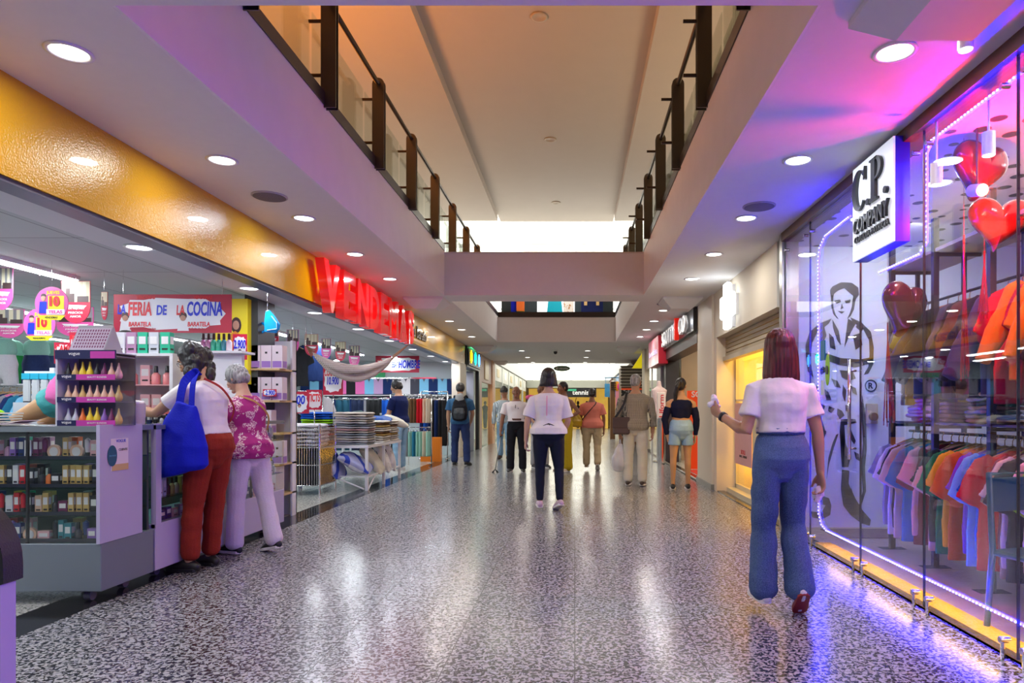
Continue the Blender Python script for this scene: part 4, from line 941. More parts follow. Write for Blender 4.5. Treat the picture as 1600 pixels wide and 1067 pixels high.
text('COMPANY', LETK, sg_, (0,0,.225), (0,-1,0), (0,0,1), .50, .105, depth=.02, bold=.012)
text('CLAUDIA PATRICIA', LETK, sg_, (0,0,.135), (0,-1,0), (0,0,1), .50, .042, depth=.012, bold=.01)
lamp('sign_glow', 'AREA', (-.16,0,.30), 3., (.55,.65,1), .3, rot=(0,-PI/2,0), parent=sg_, sy=.3) if False else None
# ---------------- stencilled man on the end wall
def wp(cx, cy):   # from the outline measured on the wall to metres on the plane of that wall
    px, py = 1240+cx*.3747, 430+cy*.3749; return ((px-VX)*6.6/F, CH+(HY-py)*6.6/F)
ST = [[(155,60),(165,45),(200,28),(245,30),(272,50),(276,80),(262,100),(250,105),(252,85),(235,70),(215,52),(190,62),(172,75),(165,95),(158,90)],
 [(160,85),(168,88),(168,130),(178,165),(190,180),(184,178),(168,160),(160,125)], [(262,95),(255,140),(240,170),(225,182),(236,160),(246,130),(250,95)],
 [(172,105),(196,100),(200,110),(182,118)], [(216,105),(240,100),(238,114),(222,116)], [(203,118),(211,136),(199,141)], [(188,148),(216,150),(204,158)],
 [(160,180),(110,200),(70,235),(52,290),(55,350),(62,400),(85,425),(78,390),(72,340),(80,280),(100,240),(150,200)],
 [(240,175),(285,195),(325,235),(337,300),(335,370),(315,410),(295,415),(315,380),(320,330),(318,270),(295,225),(250,195)],
 [(165,185),(190,230),(200,290),(185,270),(168,220)], [(230,180),(262,200),(240,240),(215,300),(222,240)],
 [(90,330),(140,325),(200,345),(280,350),(335,340),(330,365),(260,385),(190,372),(130,352)], [(195,395),(250,400),(262,430),(235,440),(205,425)],
 [(100,455),(112,520),(120,600),(140,665),(120,640),(105,570),(92,500)], [(190,660),(170,720),(150,790),(140,850),(148,760),(165,700),(180,665)],
 [(85,935),(110,915),(150,930),(160,960),(155,1000),(120,1018),(80,1010),(75,985),(120,990),(135,960),(100,950)],
 [(200,600),(260,600),(265,615),(214,625),(219,700),(240,760),(230,800),(205,800),(200,740),(195,650)],
 [(205,810),(235,815),(232,870),(260,930),(290,980),(325,1020),(320,1045),(285,1035),(240,1000),(210,960),(200,890)],
 [(290,500),(305,600),(308,720),(300,800),(305,900),(285,960),(270,980),(292,900),(285,800),(292,700),(285,560)],
 [(110,230),(130,215),(140,250),(120,290),(105,270)], [(150,240),(170,260),(178,310),(155,300)], [(250,250),(280,240),(290,290),(262,310)], [(270,200),(295,220),(285,235),(262,215)],
 [(128,470),(150,490),(160,520),(140,520)], [(108,530),(135,545),(128,560),(108,550)], [(150,545),(175,555),(160,575),(146,565)], [(185,555),(205,565),(215,585),(195,600),(184,580)], [(218,540),(240,545),(236,568),(220,566)],
 [(110,640),(140,650),(130,680),(108,665)], [(240,460),(262,470),(268,500),(250,490)], [(160,430),(185,440),(200,470),(175,465)], [(208,455),(222,480),(218,530),(206,500)], [(205,640),(215,690),(212,760),(198,700)], [(240,640),(262,690),(256,705),(238,680)],
 [(255,735),(275,745),(278,775),(262,765)], [(100,400),(125,380),(150,392),(120,412)], [(208,860),(225,880),(240,930),(220,925)], [(243,880),(252,930),(246,945)]]
fm = MB()
for pl in ST: flat([wp(*q) for q in pl], .004, (0,6.618,0), (1,0,0), (0,0,1), fm)
wg = tag(fm.build('wall_graphic', mat('stencil_dark', (.03,.035,.045), .4)), 'large dark stencil drawing of a capped standing man on the white boutique wall', 'wall graphic')
# flat() pushes along ux x uy = -y : the drawing stands just proud of the wall
x0, z0 = wp(325, 460); rg = MB().rings([[(x0+r*math.cos(2*PI*i/28), y, z0+r*math.sin(2*PI*i/28)) for i in range(28)] for r, y in ((.060,6.619),(.060,6.612),(.050,6.612),(.050,6.619))], cap=False)
ro = tag(rg.build('registered_mark', mat('stencil_dark')), 'small circled letter R beside the stencilled man on the boutique wall', 'wall graphic')
text('R', mat('stencil_dark'), ro, (x0,6.618,z0), (1,0,0), (0,0,1), h=.06, depth=.004, bold=.02)
d = thing('wall_dispenser', 'cream square plate with round brown knob on the white boutique wall', 'knob', (2.945, 6.60, 1.14)); MB().box(-.055,.055,-.02,.02,-.10,.10,.006).build('plate', mat('cream_plastic', (.72,.62,.35), .4), d); MB().cyl((0,-.06,-.03),(0,-.02,-.03),.040,n=20).build('knob', mat('brown_knob', (.25,.14,.06), .4), d, smooth='auto')
# door pull bars, stickers
t = thing('door_handle', 'long vertical steel pull bar on the boutique glass door', 'door handle', (1.98, 4.80, 1.2)); MB().cyl((0,0,-.38),(0,0,.34),.012).build('bar', CHROME, t, smooth=True); MB().cyl((0,0,-.30),(.05,0,-.30),.008).cyl((0,0,.26),(.05,0,.26),.008).build('mount', CHROME, t, smooth=True)
q = at(1296,578,5.30); o = MB().rings([[(2.015-dx, 5.30+.045*math.cos(a), q.z+.125*math.sin(a)) for a in [2*PI*i/24 for i in range(24)]] for dx in (0,.004)]).build('glass_sticker', mat('lime_sticker', (.28,.60,.03), .4)); tag(o, 'lime green oval sticker with dark centre on the boutique glass', 'sticker')
MB().rings([[(2.009-dx, 5.30+.026*math.cos(a), q.z+.035*math.sin(a)) for a in [2*PI*i/20 for i in range(20)]] for dx in (0,.004)]).build('centre_mark', mat('stencil_dark'), o)
o = MB().box(2.01,2.02,5.36,5.46,1.58,1.74).build('glass_sticker', mat('teal_sticker', (.01,.18,.30), .4)); tag(o, 'dark teal rectangular sticker on the boutique glass above the green oval one', 'sticker')
o = MB().box(2.01,2.02,5.38,5.45,1.30,1.42).build('glass_sticker', mat('pale_sticker', (.6,.7,.8), .4)); tag(o, 'pale rectangular sticker on the boutique glass below the teal one', 'sticker')
o = MB().box(2.045,2.055,6.50,6.60,1.93,2.02).build('small_notice', mat('teal_notice', (.01,.30,.42), .4)); tag(o, 'small teal square notice on the steel door frame beside the shutter', 'notice')
MB().cyl((2.044,6.55,1.955),(2.040,6.55,1.955),.02).build('yellow_dot', mat('yellow_print', (.9,.6,.02), .5), o)
# ---------------- balloons and tassels
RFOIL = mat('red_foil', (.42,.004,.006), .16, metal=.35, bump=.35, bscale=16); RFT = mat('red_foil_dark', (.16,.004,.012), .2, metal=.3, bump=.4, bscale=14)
def heart(r, name, loc, label, m_, rz=0):
    pts = []
    for i in range(48):
        t = 2*PI*i/48; x = 16*math.sin(t)**3; y = 13*math.cos(t)-5*math.cos(2*t)-2*math.cos(3*t)-math.cos(4*t); pts.append((x/17*r, y/17*r))
    rr = []
    for k in range(-6, 7):
        u = k/6; q = math.sqrt(max(0,1-u*u))**.8; rr.append([(x*max(.02,q), u*r*.42, z*max(.02,q)) for x, z in pts])
    o = MB().rings(rr).build(name, m_, None, smooth=True); o.location = loc; o.rotation_euler = (.1, .12, rz); return tag(o, label, 'balloon')
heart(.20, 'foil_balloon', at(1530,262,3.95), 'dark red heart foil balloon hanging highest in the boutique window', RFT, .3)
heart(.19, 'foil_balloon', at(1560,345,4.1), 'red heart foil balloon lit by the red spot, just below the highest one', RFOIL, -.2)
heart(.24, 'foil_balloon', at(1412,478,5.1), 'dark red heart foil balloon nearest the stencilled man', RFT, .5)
def tassel(px, y0, y1, Y, label, rad=.03):
    a = at(px, y0, Y); b_ = at(px, y1, Y); L_ = a.z-b_.z; rnd = random.Random(int(px)); mb = MB()
    mb.tube([(0,0,2.79-a.z),(0,0,0)], .0015, 4); mb.tube([(0,0,.03),(0,0,-L_*.15)], .006, 6)
    for k in range(14):
        an = rnd.uniform(0, 6.28); q = rad*rnd.uniform(.3,1); mb.tube([(0,0,-L_*.1),(q*.5*math.cos(an),q*.5*math.sin(an),-L_*.5),(q*math.cos(an)+rnd.uniform(-.01,.01),q*math.sin(an),-L_*rnd.uniform(.85,1))], .0035, 5)
    o = mb.build('foil_tassel', RFOIL); o.location = a; tag(o, label, 'tassel')
tassel(1387, 510, 668, 5.1, 'red foil tassel hanging under the balloon nearest the stencilled man', .06); tassel(1506, 375, 600, 3.95, 'long red foil tassel hanging in the middle of the boutique window'); tassel(1538, 400, 498, 4.1, 'shorter red foil tassel just beside the long one')
rs = thing('red_spotlight', 'glowing red spotlight hanging in the boutique window behind the balloons', 'spotlight', at(1535,297,3.78))
MB().cyl((0,0,0),(0,.10,.03),.035,n=16).build('housing', WHITEM, rs, smooth='auto'); MB().ell((0,-.005,0),(.032,.012,.032)).build('lens', mat('red_lens', (1,.3,.2), .4, emit=30., ecol=(1,.10,.02)), rs)
lamp('red_glow', 'POINT', (0,-.05,-.02), 90, (1,.03,.02), .04, parent=rs)
MB().cyl((0,.05,.02),(0,.05,.47),.006).build('rod', DARK, rs)
for i, (px, py, Y) in enumerate([(1441,275,3.75),(1521,228,3.5),(1480,60,2.9)]):
    p_ = at(px, py, Y); p_.x += .08; t = thing('track_spotlight', 'white cylindrical spotlight under the dotted boutique ceiling, %s' % ['beside the sign box','above the highest balloon','nearest the camera'][i], 'spotlight', p_)
    MB().cyl((0,0,-.05),(0,0,.07),.032,n=18).build('housing', WHITEM, t, smooth='auto'); MB().cyl((0,0,.07),(0,0,2.80-p_.z),.006).build('rod', WHITEM, t); MB().cyl((0,0,-.053),(0,0,-.049),.026,n=18).build('lens', LIT, t)
lamp('boutique_magenta', 'POINT', (3.0, 1.2, 2.4), 34, (1,.04,.45), .12); lamp('end_wall_fill', 'AREA', (2.9,5.7,2.76), 22, (.92,1,.97), .5, rot=(.5,0,0), sy=.3); lamp('boutique_warm', 'AREA', (3.2,4.0,2.75), 28, (1,.95,.9), 1.2, sy=2.2)  # the one by the end wall is an added fill to lighten it
# ---------------- hanging garments
GAR = mat('garment', (.5,.5,.5), .85)
def garment_colour(n, c): return cloth('cloth_'+n, c)
def garment_proto(sl=.30, ln=.68, w_=.215, jk=False):
    t = thing('hanging_shirt', 'x', 'shirt'); mb = MB(); sq = 2.6; th = .030 if jk else .020
    mb.loft([(0,0,-.075),(0,0,-.10),(0,0,-.14),(0,0,-.20),(0,0,-.4),(0,0,-.08-ln)], [(.06,th*.8),(.12,th),(.175,th*1.1),(w_-.01,th*1.1),(w_,th),(w_+.012,th*1.25)], side=(1,0,0), n=26, dome=False, sq=sq)
    for sg in (-1, 1):
        e = V((sg*(.17+sl*.40), 0, -.12-sl*.86)); mb.loft([(sg*.14,0,-.125),(sg*.185,0,-.165), V((sg*.19,0,-.17)).lerp(e,.6), e], [(.045,th*.8),(.066,th),(.074,th),(.070 if not jk else .05,th)], side=(1,0,.6), n=16, dome=False)
    remesh(mb, 'garment', GAR, t, .010, 2, fold(.010, (14,14,5), ln*9))
    hg = MB().tube([(-.185,0,-.135),(-.06,0,-.075),(0,0,-.055),(.06,0,-.075),(.185,0,-.135)], .007, 6).tube([(0,0,-.055),(0,0,-.02),(.014,0,.0),(.008,0,.012),(-.008,0,.008)], .003, 6)
    hg.build('hanger', mat('hanger_wood', (.48,.30,.12), .5), t, smooth=True); return t
gp = [garment_proto(.26,.64), garment_proto(.30,.70,.225), garment_proto(.58,.66,.22,True)]
trou = thing('hanging_trousers', 'x', 'trousers'); remesh(MB().loft([(0,0,-.09),(0,0,-.12),(0,0,-.35),(0,0,-.66)], [(.10,.014),(.115,.020),(.12,.022),(.125,.024)], side=(1,0,0), n=20, dome=False, sq=3), 'garment', GAR, trou, .012, 2, fold(.010, (16,16,4)))
MB().tube([(-.13,0,-.09),(.13,0,-.09)], .005, 6).tube([(-.12,0,-.09),(0,0,-.03),(.12,0,-.09)], .0035, 6).tube([(0,0,-.03),(0,0,-.01),(.012,0,.006),(0,0,.014)], .003, 6).build('hanger', CHROME, trou, smooth=True)
GC = dict(white=(.70,.68,.70), black=(.015,.015,.018), cream=(.62,.52,.38), navy=(.012,.03,.12), teal=(.02,.18,.30), blush=(.72,.38,.34), maroon=(.20,.015,.03), charcoal=(.06,.06,.08), peach=(.70,.45,.32), green=(.02,.28,.06), yellow=(.80,.55,.02), orange=(.62,.18,.02), purple=(.26,.06,.42), sky=(.20,.50,.72), blue=(.01,.10,.50), red=(.60,.01,.02), khaki=(.36,.27,.13), lime=(.30,.65,.02), grey=(.30,.30,.33), lilac=(.52,.34,.56), amber=(.60,.24,.01), mint=(.30,.58,.46), brown=(.14,.07,.03), pink=(.75,.16,.42))
GM = {k: garment_colour(k, c) for k, c in GC.items()}
def hang(proto, loc, colr, label, group, rz=0., sc=None):
    o = dup(proto, loc, rz, label, group, {'garment': GM[colr]}, sc)
    return o
row = ['grey','white','black','cream','navy','teal','blush','maroon','charcoal','peach','black','green','yellow','orange','purple','sky','blue','red','maroon','khaki','cream','black','blush','lime','charcoal','white','sky','purple','black']
rnd = random.Random(11)
seen_ = {}
def uniq(base, colr):
    k = (base, colr); seen_[k] = seen_.get(k, 0)+1; n = seen_[k]
    return (base % colr) if n == 1 else (base % colr)+', %s of its colour' % nth(n-1)
for i, c in enumerate(row):
    y = 5.55-i*.079; hang(gp[i % 2], (2.82+rnd.uniform(-.02,.02), y, 1.00), c, uniq('%s short-sleeved shirt on the lower boutique rail', c), 'shirts on the lower boutique rail', rnd.uniform(-.22,.22), (1.14,1.1,1.08))
up_ = ['khaki','yellow','charcoal','black','charcoal','black','brown','black','charcoal','red','maroon','amber','amber','cream','black']
for i, c in enumerate(up_):
    y = 5.5-i*.145; hang(gp[2] if c in ('charcoal','black','brown') else gp[1], (2.92, y, 2.06), c, uniq('%s garment on the upper boutique rail', c), 'garments on the upper boutique rail', rnd.uniform(-.3,.3), 1.08)
for i, c in enumerate(['amber','amber','amber']):
    hang(gp[2], (2.86+.05*i, 4.05-.11*i, 2.06), c, '%s long-sleeved blouse at the near end of the boutique window, %s one' % (c, nth(i)), 'amber blouses by the near glass', .15*i, (.95,1.1,.95))
for i in range(16):
    c = ['black','grey','white','navy','maroon','cream','charcoal','pink','black','teal','khaki','black','red','blush','navy','white'][i]
    hang(gp[i % 3], (4.2, 5.9-.22*i, 1.55), c, uniq('%s garment on the back rail deep inside the boutique', c), 'garments on the back boutique rail', rnd.uniform(-.3,.3), 1.1)
# racks
BLK = mat('black_steel', (.02,.02,.024), .45)
rk = thing('garment_rack', 'black steel rack of uprights, rails and plank shelves along the boutique window', 'clothes rack', (2.86, 4.4, 0))
for yy in (5.62, 4.95, 4.28, 3.45):
    u = MB().box(-.20,-.16,yy-4.4-.02,yy-4.4+.02,0,2.6).box(-.28,-.08,yy-4.4-.05,yy-4.4+.05,0,.012)
    u.box(-.2,.16,yy-4.4-.012,yy-4.4+.012,2.32,2.345).box(-.2,.16,yy-4.4-.012,yy-4.4+.012,1.04,1.065).box(.02,.05,yy-4.4-.012,yy-4.4+.012,.99,1.05).box(.02,.05,yy-4.4-.012,yy-4.4+.012,2.05,2.33)
    u.build('upright', BLK, rk)
MB().cyl((0,-1.05,1.0),(0,1.28,1.0),.011).build('lower_rail', BLK, rk, smooth=True); MB().cyl((.06,-1.05,2.06),(.06,1.28,2.06),.011).build('upper_rail', BLK, rk, smooth=True)
MB().box(-.19,.22,-1.15,1.28,2.35,2.375).build('plank_shelf', mat('pale_wood', (.55,.42,.28), .5, var=.15, bscale=6), rk); MB().box(-.19,.22,-1.15,1.28,1.07,1.085).build('middle_shelf', BLK, rk)
r2_ = thing('garment_rack', 'dark rail stand deep inside the boutique, against its back wall', 'clothes rack', (4.2, 4.3, 0)); MB().cyl((0,-2,1.55),(0,1.8,1.55),.012).cyl((0,-2,0),(0,-2,1.55),.015).cyl((0,1.8,0),(0,1.8,1.55),.015).build('rail', BLK, r2_, smooth=True)
# folded garments on the middle shelf
def folded_proto():
    mb = MB(); mb.loft([(-.13,0,.012),(-.125,0,.014),(.0,0,.016),(.125,0,.014),(.13,0,.012)], [(.09,.008),(.15,.014),(.155,.016),(.15,.014),(.10,.008)], side=(0,1,0), n=20, sq=4)
    o = remesh(mb, 'folded_garment', GAR, None, .008, 2, fold(.011, (8,8,14))); o['label'] = 'x'; o['category'] = 'folded garment'; return o
fp = folded_proto()
def fold_at(loc, colr, label, group, rz=0, sc=None, name=None):
    o = dup(fp, loc, rz, label, group, {'garment': GM[colr] if isinstance(colr, str) else colr}, sc)
    if name: o.name = name
    return o
for k in range(8): fold_at((2.87+rnd.uniform(-.02,.02), 5.35, 1.086+.030*k), 'lilac', 'lilac folded garment on the boutique middle shelf, %s from the bottom of its pile' % nth(k), 'lilac pile', rnd.uniform(-.2,.2))
for k in range(5): fold_at((2.85+rnd.uniform(-.02,.02), 5.02, 1.086+.030*k), 'blush', 'blush folded garment on the boutique middle shelf, %s from the bottom of its pile' % nth(k), 'blush pile', rnd.uniform(-.2,.2))
for k in range(7): fold_at((2.87+rnd.uniform(-.02,.02), 4.55, 1.086+.030*k), ['blush','cream','grey','blush','brown','cream','khaki'][k], 'folded garment on the boutique middle shelf beside the blush pile, %s from the bottom' % nth(k), 'mixed pile', rnd.uniform(-.2,.2))
for k in range(6): fold_at((2.87+rnd.uniform(-.02,.02), 3.75, 1.086+.030*k), ['brown','khaki','brown','khaki','white','white'][k], 'folded garment on the near end of the boutique middle shelf, %s from the bottom' % nth(k), 'brown pile', rnd.uniform(-.2,.2))
# green steel chair by the near glass
ch = thing('steel_chair', 'dark green steel chair just behind the near boutique glass', 'chair', (2.42, 3.35, 0), .3); GRN = mat('green_enamel', (.02,.10,.09), .35)
MB().tube([(-.2,-.2,0),(-.19,-.19,.44),(-.19,-.2,.62),(-.13,-.2,.66),(.13,-.2,.66),(.19,-.2,.62),(.19,-.19,.44),(.2,-.2,0)], .016).build('front_frame', GRN, ch, smooth=True); MB().tube([(-.2,.22,0),(-.19,.19,.44),(-.17,.23,.84),(.17,.23,.84),(.19,.19,.44),(.2,.22,0)], .016).build('rear_frame', GRN, ch, smooth=True)
MB().box(-.2,.2,-.2,.2,.42,.45,.01).build('seat', GRN, ch); MB().box(-.17,.17,.215,.235,.64,.82,.006).build('backrest', GRN, ch)
bx('trim_14', mat('dark_mat', (.16,.10,.12), .7), 2.4, 3.5, 6.05, 6.5, .01, .018)

# ================================================================ shuttered shop with yellow light
sh_ = thing('roller_shutter', 'beige roller shutter mostly wound up over the yellow lit shopfront', 'shutter', (2.2, 8.2, 2.0))
m_ = MB()
for k in range(6): m_.box(-.02,.04,-1.42,1.42,.225-k*.055,.268-k*.055)
m_.build('slats', mat('beige_slats', (.36,.29,.18), .45), sh_); MB().box(-.06,.05,-1.42,1.42,-.12,-.06).build('bottom_bar', mat('shutter_bar', (.45,.38,.27), .4), sh_)
YG = glass('warm_glass', (1,.98,.92), .8)
wf = thing('shop_window', 'glazed shopfront glowing yellow from inside below the shutter', 'shop window', (2.34, 8.2, 0))
FRM = mat('cream_frame', (.62,.55,.38), .4)
MB().box(-.02,.02,-1.42,1.42,.06,.12).box(-.02,.02,-1.42,1.42,1.30,1.325).box(-.02,.02,-1.42,-1.38,.06,2.0).box(-.02,.02,1.38,1.42,.06,2.0).box(-.02,.02,.28,.32,.06,1.3).box(-.02,.02,-.5,-.46,.06,1.3).build('frame', FRM, wf)
MB().box(-.004,.004,-1.4,1.4,.1,2.05).build('pane', YG, wf)
MB().box(-.14,.02,-1.42,1.42,0,.06).build('sill', mat('cream_frame'), wf)
bx('wall_yellow_back', mat('warm_back', (.80,.66,.30), .6), 3.6, 3.7, 6.75, 9.8, 0, 2.6); bx('wall_yellow_far', mat('warm_back'), 2.45, 3.6, 9.7, 9.8, 0, 2.6); bx('ceiling_yellow_shop', mat('warm_back'), 2.3, 3.7, 6.75, 9.8, 2.5, 2.6); bx('wall_yellow_near', mat('warm_back'), 2.36, 3.7, 6.76, 6.8, 0, 2.6)
lamp('yellow_shop_lamp', 'AREA', (3.0, 8.3, 2.45), 95, (1,.66,.16), 1., sy=2.4); lamp('yellow_shop_lamp_2', 'AREA', (2.9, 8.6, .12), 26, (1,.62,.10), .5, rot=(PI,0,0), sy=2.0)
def poster(name, label, cat, x, y0, y1, z0, z1, m_, texts, th=.01):
    o = MB().box(x, x+th, y0, y1, z0, z1).build(name, m_); tag(o, label, cat)
    for (s_, yy, zz, w_, h, mm) in texts: text(s_, mm, o, (x, yy, zz), (0,-1,0), (0,0,1), w_, h, depth=.003, bold=.01)
    return o
WPR = mat('white_print', (.85,.82,.8), .5); RPR = mat('red_print', (.6,.02,.03), .5); KPR = mat('black_print', (.02,.02,.02), .5); BPR = mat('blue_print', (.01,.05,.6), .5); YPR = mat('yellow_print', (.9,.6,.02), .5)
poster('window_poster', 'pink poster reading ACLAMA regalo on the yellow lit shopfront', 'poster', 2.29, 8.62, 9.52, .42, 1.27, mat('pink_poster', (.62,.34,.36), .5, var=.12, bscale=5), [('ACLAMA', 9.07, .99, .55, .07, WPR), ('regalo', 9.03, .90, .5, .08, WPR), ('SOLI', 9.05, .60, .22, .06, RPR), ('SOLI . DESDE', 9.05, .54, .4, .03, KPR)])
poster('window_poster', 'cream poster with faint script beside the pink one on the shopfront', 'poster', 2.27, 7.4, 8.5, .10, 1.36, mat('cream_poster', (.60,.50,.30), .5, var=.08, bscale=4), [('formas', 8.1, .77, .40, .09, mat('tan_print', (.35,.25,.1), .5))])
# glowing cross-shaped blade sign
cs = thing('lit_cross_sign', 'glowing white cross-shaped sign on the cream wall above the shutter', 'sign', (1.96, 8.55, 2.51))
LW = mat('lit_white_sign', (1,1,1), .4, emit=3., ecol=(.88,.95,1))
MB().box(-.04,.04,-.09,.09,-.30,.30,.02).box(-.04,.045,-.27,.27,-.15,.15,.02).build('lit_face', LW, cs); MB().box(.04,.09,-.24,.24,-.13,.13).box(.04,.09,-.07,.07,-.27,.27).build('back_mount', WHITEM, cs)
# ================================================================ dark fronted shop with white letters
sc_ = thing('shop_sign', 'dark fascia with white raised letters and one red letter, over the red posters', 'sign', (1.95, 12.8, 2.48))
MB().box(.06,.35,-1.85,2.9,-.20,.40).build('fascia', mat('charcoal_fascia', (.05,.05,.055), .35), sc_); MB().box(.0,.06,-1.85,1.9,-.0,.38).build('backing', mat('black_backing', (.015,.015,.018), .3), sc_)
WL = mat('lit_letter', (.9,.9,.92), .4, emit=.12)
text('SCOTTY', WL, sc_, (-.01,.78,.20), (0,-1,0), (0,0,1), 1.85, .30, depth=.05, bold=.012); text('CO', WL, sc_, (-.01,-1.00,.20), (0,-1,0), (0,0,1), .75, .30, depth=.05, bold=.012); text('I', mat('red_letter', (.8,.02,.01), .4, emit=.6), sc_, (-.01,-.38,.20), (0,-1,0), (0,0,1), .10, .40, depth=.08, bold=.02)
bx('wall_right_dark', mat('dark_frame', (.03,.035,.045), .4), 2.05, 2.35, 15.0, 15.5, 0, 2.5); bx('wall_right_greyed', mat('grey_jamb', (.30,.30,.36), .4), 2.0, 2.12, 15.5, 16.2, 0, 2.5)
bx('wall_wood_panel', mat('beige_marble', (.50,.40,.27), .4, var=.2, bscale=2.5), 2.5, 6, 15.6, 15.7, 0, 2.8); bx('wall_scotty_back', mat('dark_frame'), 5.5, 5.6, 10.95, 15.6, 0, 2.8)
lamp('scotty_lamp', 'AREA', (3.4, 13.2, 2.8), 90, (1,.85,.6), 1., sy=2.)
RED = mat('red_orange_board', (.80,.07,.012), .4, emit=.35)
o = poster('red_display_board', 'tall red orange display board reading CUP inside the dark fronted shop', 'poster', 0, -.01, .01, 0, 1, RED, []); o.data = MB().box(2.20,4.2,13.0,13.05,.02,1.55).mesh('board'); o.data.materials.append(RED)
for s_, x_, z_, w_, mm in (('CUPON', 2.55, .72, .6, WPR), ('SCOTTY', 2.58, 1.48, .6, WPR), ('NUEVA', 2.48, 1.1, .4, WPR)): text(s_, mm, o, (x_,13.0,z_), (1,0,0), (0,0,1), w_, depth=.01, bold=.02)
bx('floor_red_mat', mat('red_mat', (.55,.06,.05), .25), 2.2, 4, 11.0, 13.0, 0, .012)
o = MB().cyl((2.02,9.9,.02),(2.02,15.4,.02),.018,n=8).build('floor_track', STEEL, smooth=True); tag(o, 'thin steel door track on the floor before the dark fronted shop', 'door track')
# ================================================================ pink sign and the glass shop beyond
ps = thing('shop_sign', 'pink and white box sign with dark red end reading La vecina', 'sign', (1.83, 15.4, 2.2))
gm_, nt, b, N, L = nodes_mat('pink_fade'); tc = N.new('ShaderNodeTexCoord'); sx = N.new('ShaderNodeSeparateXYZ'); L.new(tc.outputs['Generated'], sx.inputs[0]); r = ramp(N, [(0, (.95,.85,.85)), (.45, (.62,.30,.34)), (1, (.45,.13,.17))]); L.new(sx.outputs['Z'], r.inputs[0]); L.new(r.outputs[0], b.inputs['Base Color']); L.new(r.outputs[0], b.inputs['Emission Color']); b.inputs['Emission Strength'].default_value = .55
MB().box(.012,.22,-.75,1.1,0,.62).build('sign_box', mat('crimson_box', (.45,.01,.03), .4), ps); MB().box(0,.012,-.74,1.09,.005,.615).build('face', gm_, ps); text('La vecina', mat('violet_print', (.75,.65,.95), .4, emit=.5), ps, (0,.15,.30), (0,-1,0), (0,0,1), 1.5, .14, depth=.012, bold=.015)
bx('wall_right_far_pillar', BEIGE, 1.95, 2.4, 18.6, 19.3, 0, H0); bx('trim_15', mat('pillar_base'), 1.93, 2.42, 18.58, 19.32, 0, .08)
bx('wall_right_far_lintel', CREAM, 2.0, 2.25, 16.2, 18.6, 2.3, H0)
o = struct(MB().box(2.02,2.03,16.2,18.6,.05,2.3).build('window_11', GL)); MB().box(2.0,2.05,17.35,17.42,0,2.3).box(2.0,2.05,16.2,16.26,0,2.3).build('frame', WHITEM, o)
lamp('far_shop_lamp', 'AREA', (3.2, 17.4, 2.6), 70, (1,.9,.75), 1., sy=1.6); bx('wall_far_shop_back', CREAM, 4.6, 4.7, 15.7, 19.0, 0, 2.8)
# round column with script panel
pc = thing('display_column', 'chrome column carrying a white panel with red script writing', 'display column', (1.86, 14.3, 0)); MB().cyl((0,0,0),(0,0,1.0),.075,n=20).build('post', CHROME, pc, smooth='auto'); MB().box(-.09,.09,-.03,.03,.98,1.55,.01).build('panel', mat('panel_white', (.8,.78,.76), .4), pc); text('Uform', RPR, pc, (0,-.032,1.26), (0,0,1), (-1,0,0), .48, .10, depth=.004, bold=.01)
mn = thing('mannequin', 'white mannequin torso in striped blouse above the red script panel', 'mannequin', (1.90, 15.0, 0)); MB().cyl((0,0,0),(0,0,1.15),.03).cyl((0,0,0),(0,0,.02),.15,n=20).build('stand', CHROME, mn, smooth='auto')
remesh(MB().loft([(0,0,1.12),(0,0,1.3),(0,0,1.5),(0,0,1.62),(0,0,1.70),(0,0,1.80)], [(.15,.10),(.12,.09),(.16,.10),(.18,.09),(.06,.05),(.045,.045)], side=(1,0,0)), 'torso', mat('blouse_white', (.75,.62,.62), .6, var=.3, bscale=20), mn, .012, 2)
# ================================================================ slatted kiosk and stores further along the right side
kb = thing('slatted_kiosk', 'brown kiosk with dark horizontal slats above a black and white collage panel', 'kiosk', (2.0, 22.6, 0))
MB().box(-.42,.6,.02,1.2,0,2.62).build('body', mat('kiosk_brown', (.18,.08,.03), .5), kb); m_ = MB()
for k in range(7): m_.box(-.45,.62,-.06,.0,2.62-.105*k,2.66-.105*k)
m_.build('slats', mat('slat_dark', (.05,.03,.02), .5), kb); MB().box(-.42,.6,-.0,.02,1.95,2.62).build('backing', mat('kiosk_pale', (.55,.50,.42), .5), kb)
MB().box(-.42,.6,-.02,.018,.2,1.85).build('collage_panel', floral('collage', (.03,.03,.03), (.55,.5,.48), 9, .5), kb); MB().box(-.42,.6,-.03,.02,1.85,1.90).build('red_band', RED, kb)
kb2 = thing('slatted_kiosk', 'narrow brown kiosk post with striped top and pink yellow poster, further away', 'kiosk', (1.75, 26.6, 0)); MB().box(-.32,-.14,0,.5,0,2.3).build('post', mat('kiosk_brown'), kb2); m_ = MB()
for k in range(7): m_.box(-.30,-.1,-.05,.0,2.42-.075*k,2.455-.075*k)
m_.build('stripes', mat('slat_dark'), kb2); MB().box(-.12,.35,0,.05,.4,1.95).build('poster_panel', mat('pink_panel', (.85,.30,.40), .5), kb2); MB().ell((.10,-.02,2.1),(.17,.03,.17),20,12).build('pink_disc', mat('hot_pink_disc', (.85,.03,.25), .4), kb2, smooth=True); MB().ell((-.06,0,2.12),(.12,.03,.2),20,12).build('yellow_disc', mat('orange_disc', (.9,.35,.02), .4), kb2, smooth=True); MB().ell((-.02,-.01,.9),(.13,.03,.35),20,12).build('yellow_patch', YPR, kb2, smooth=True)
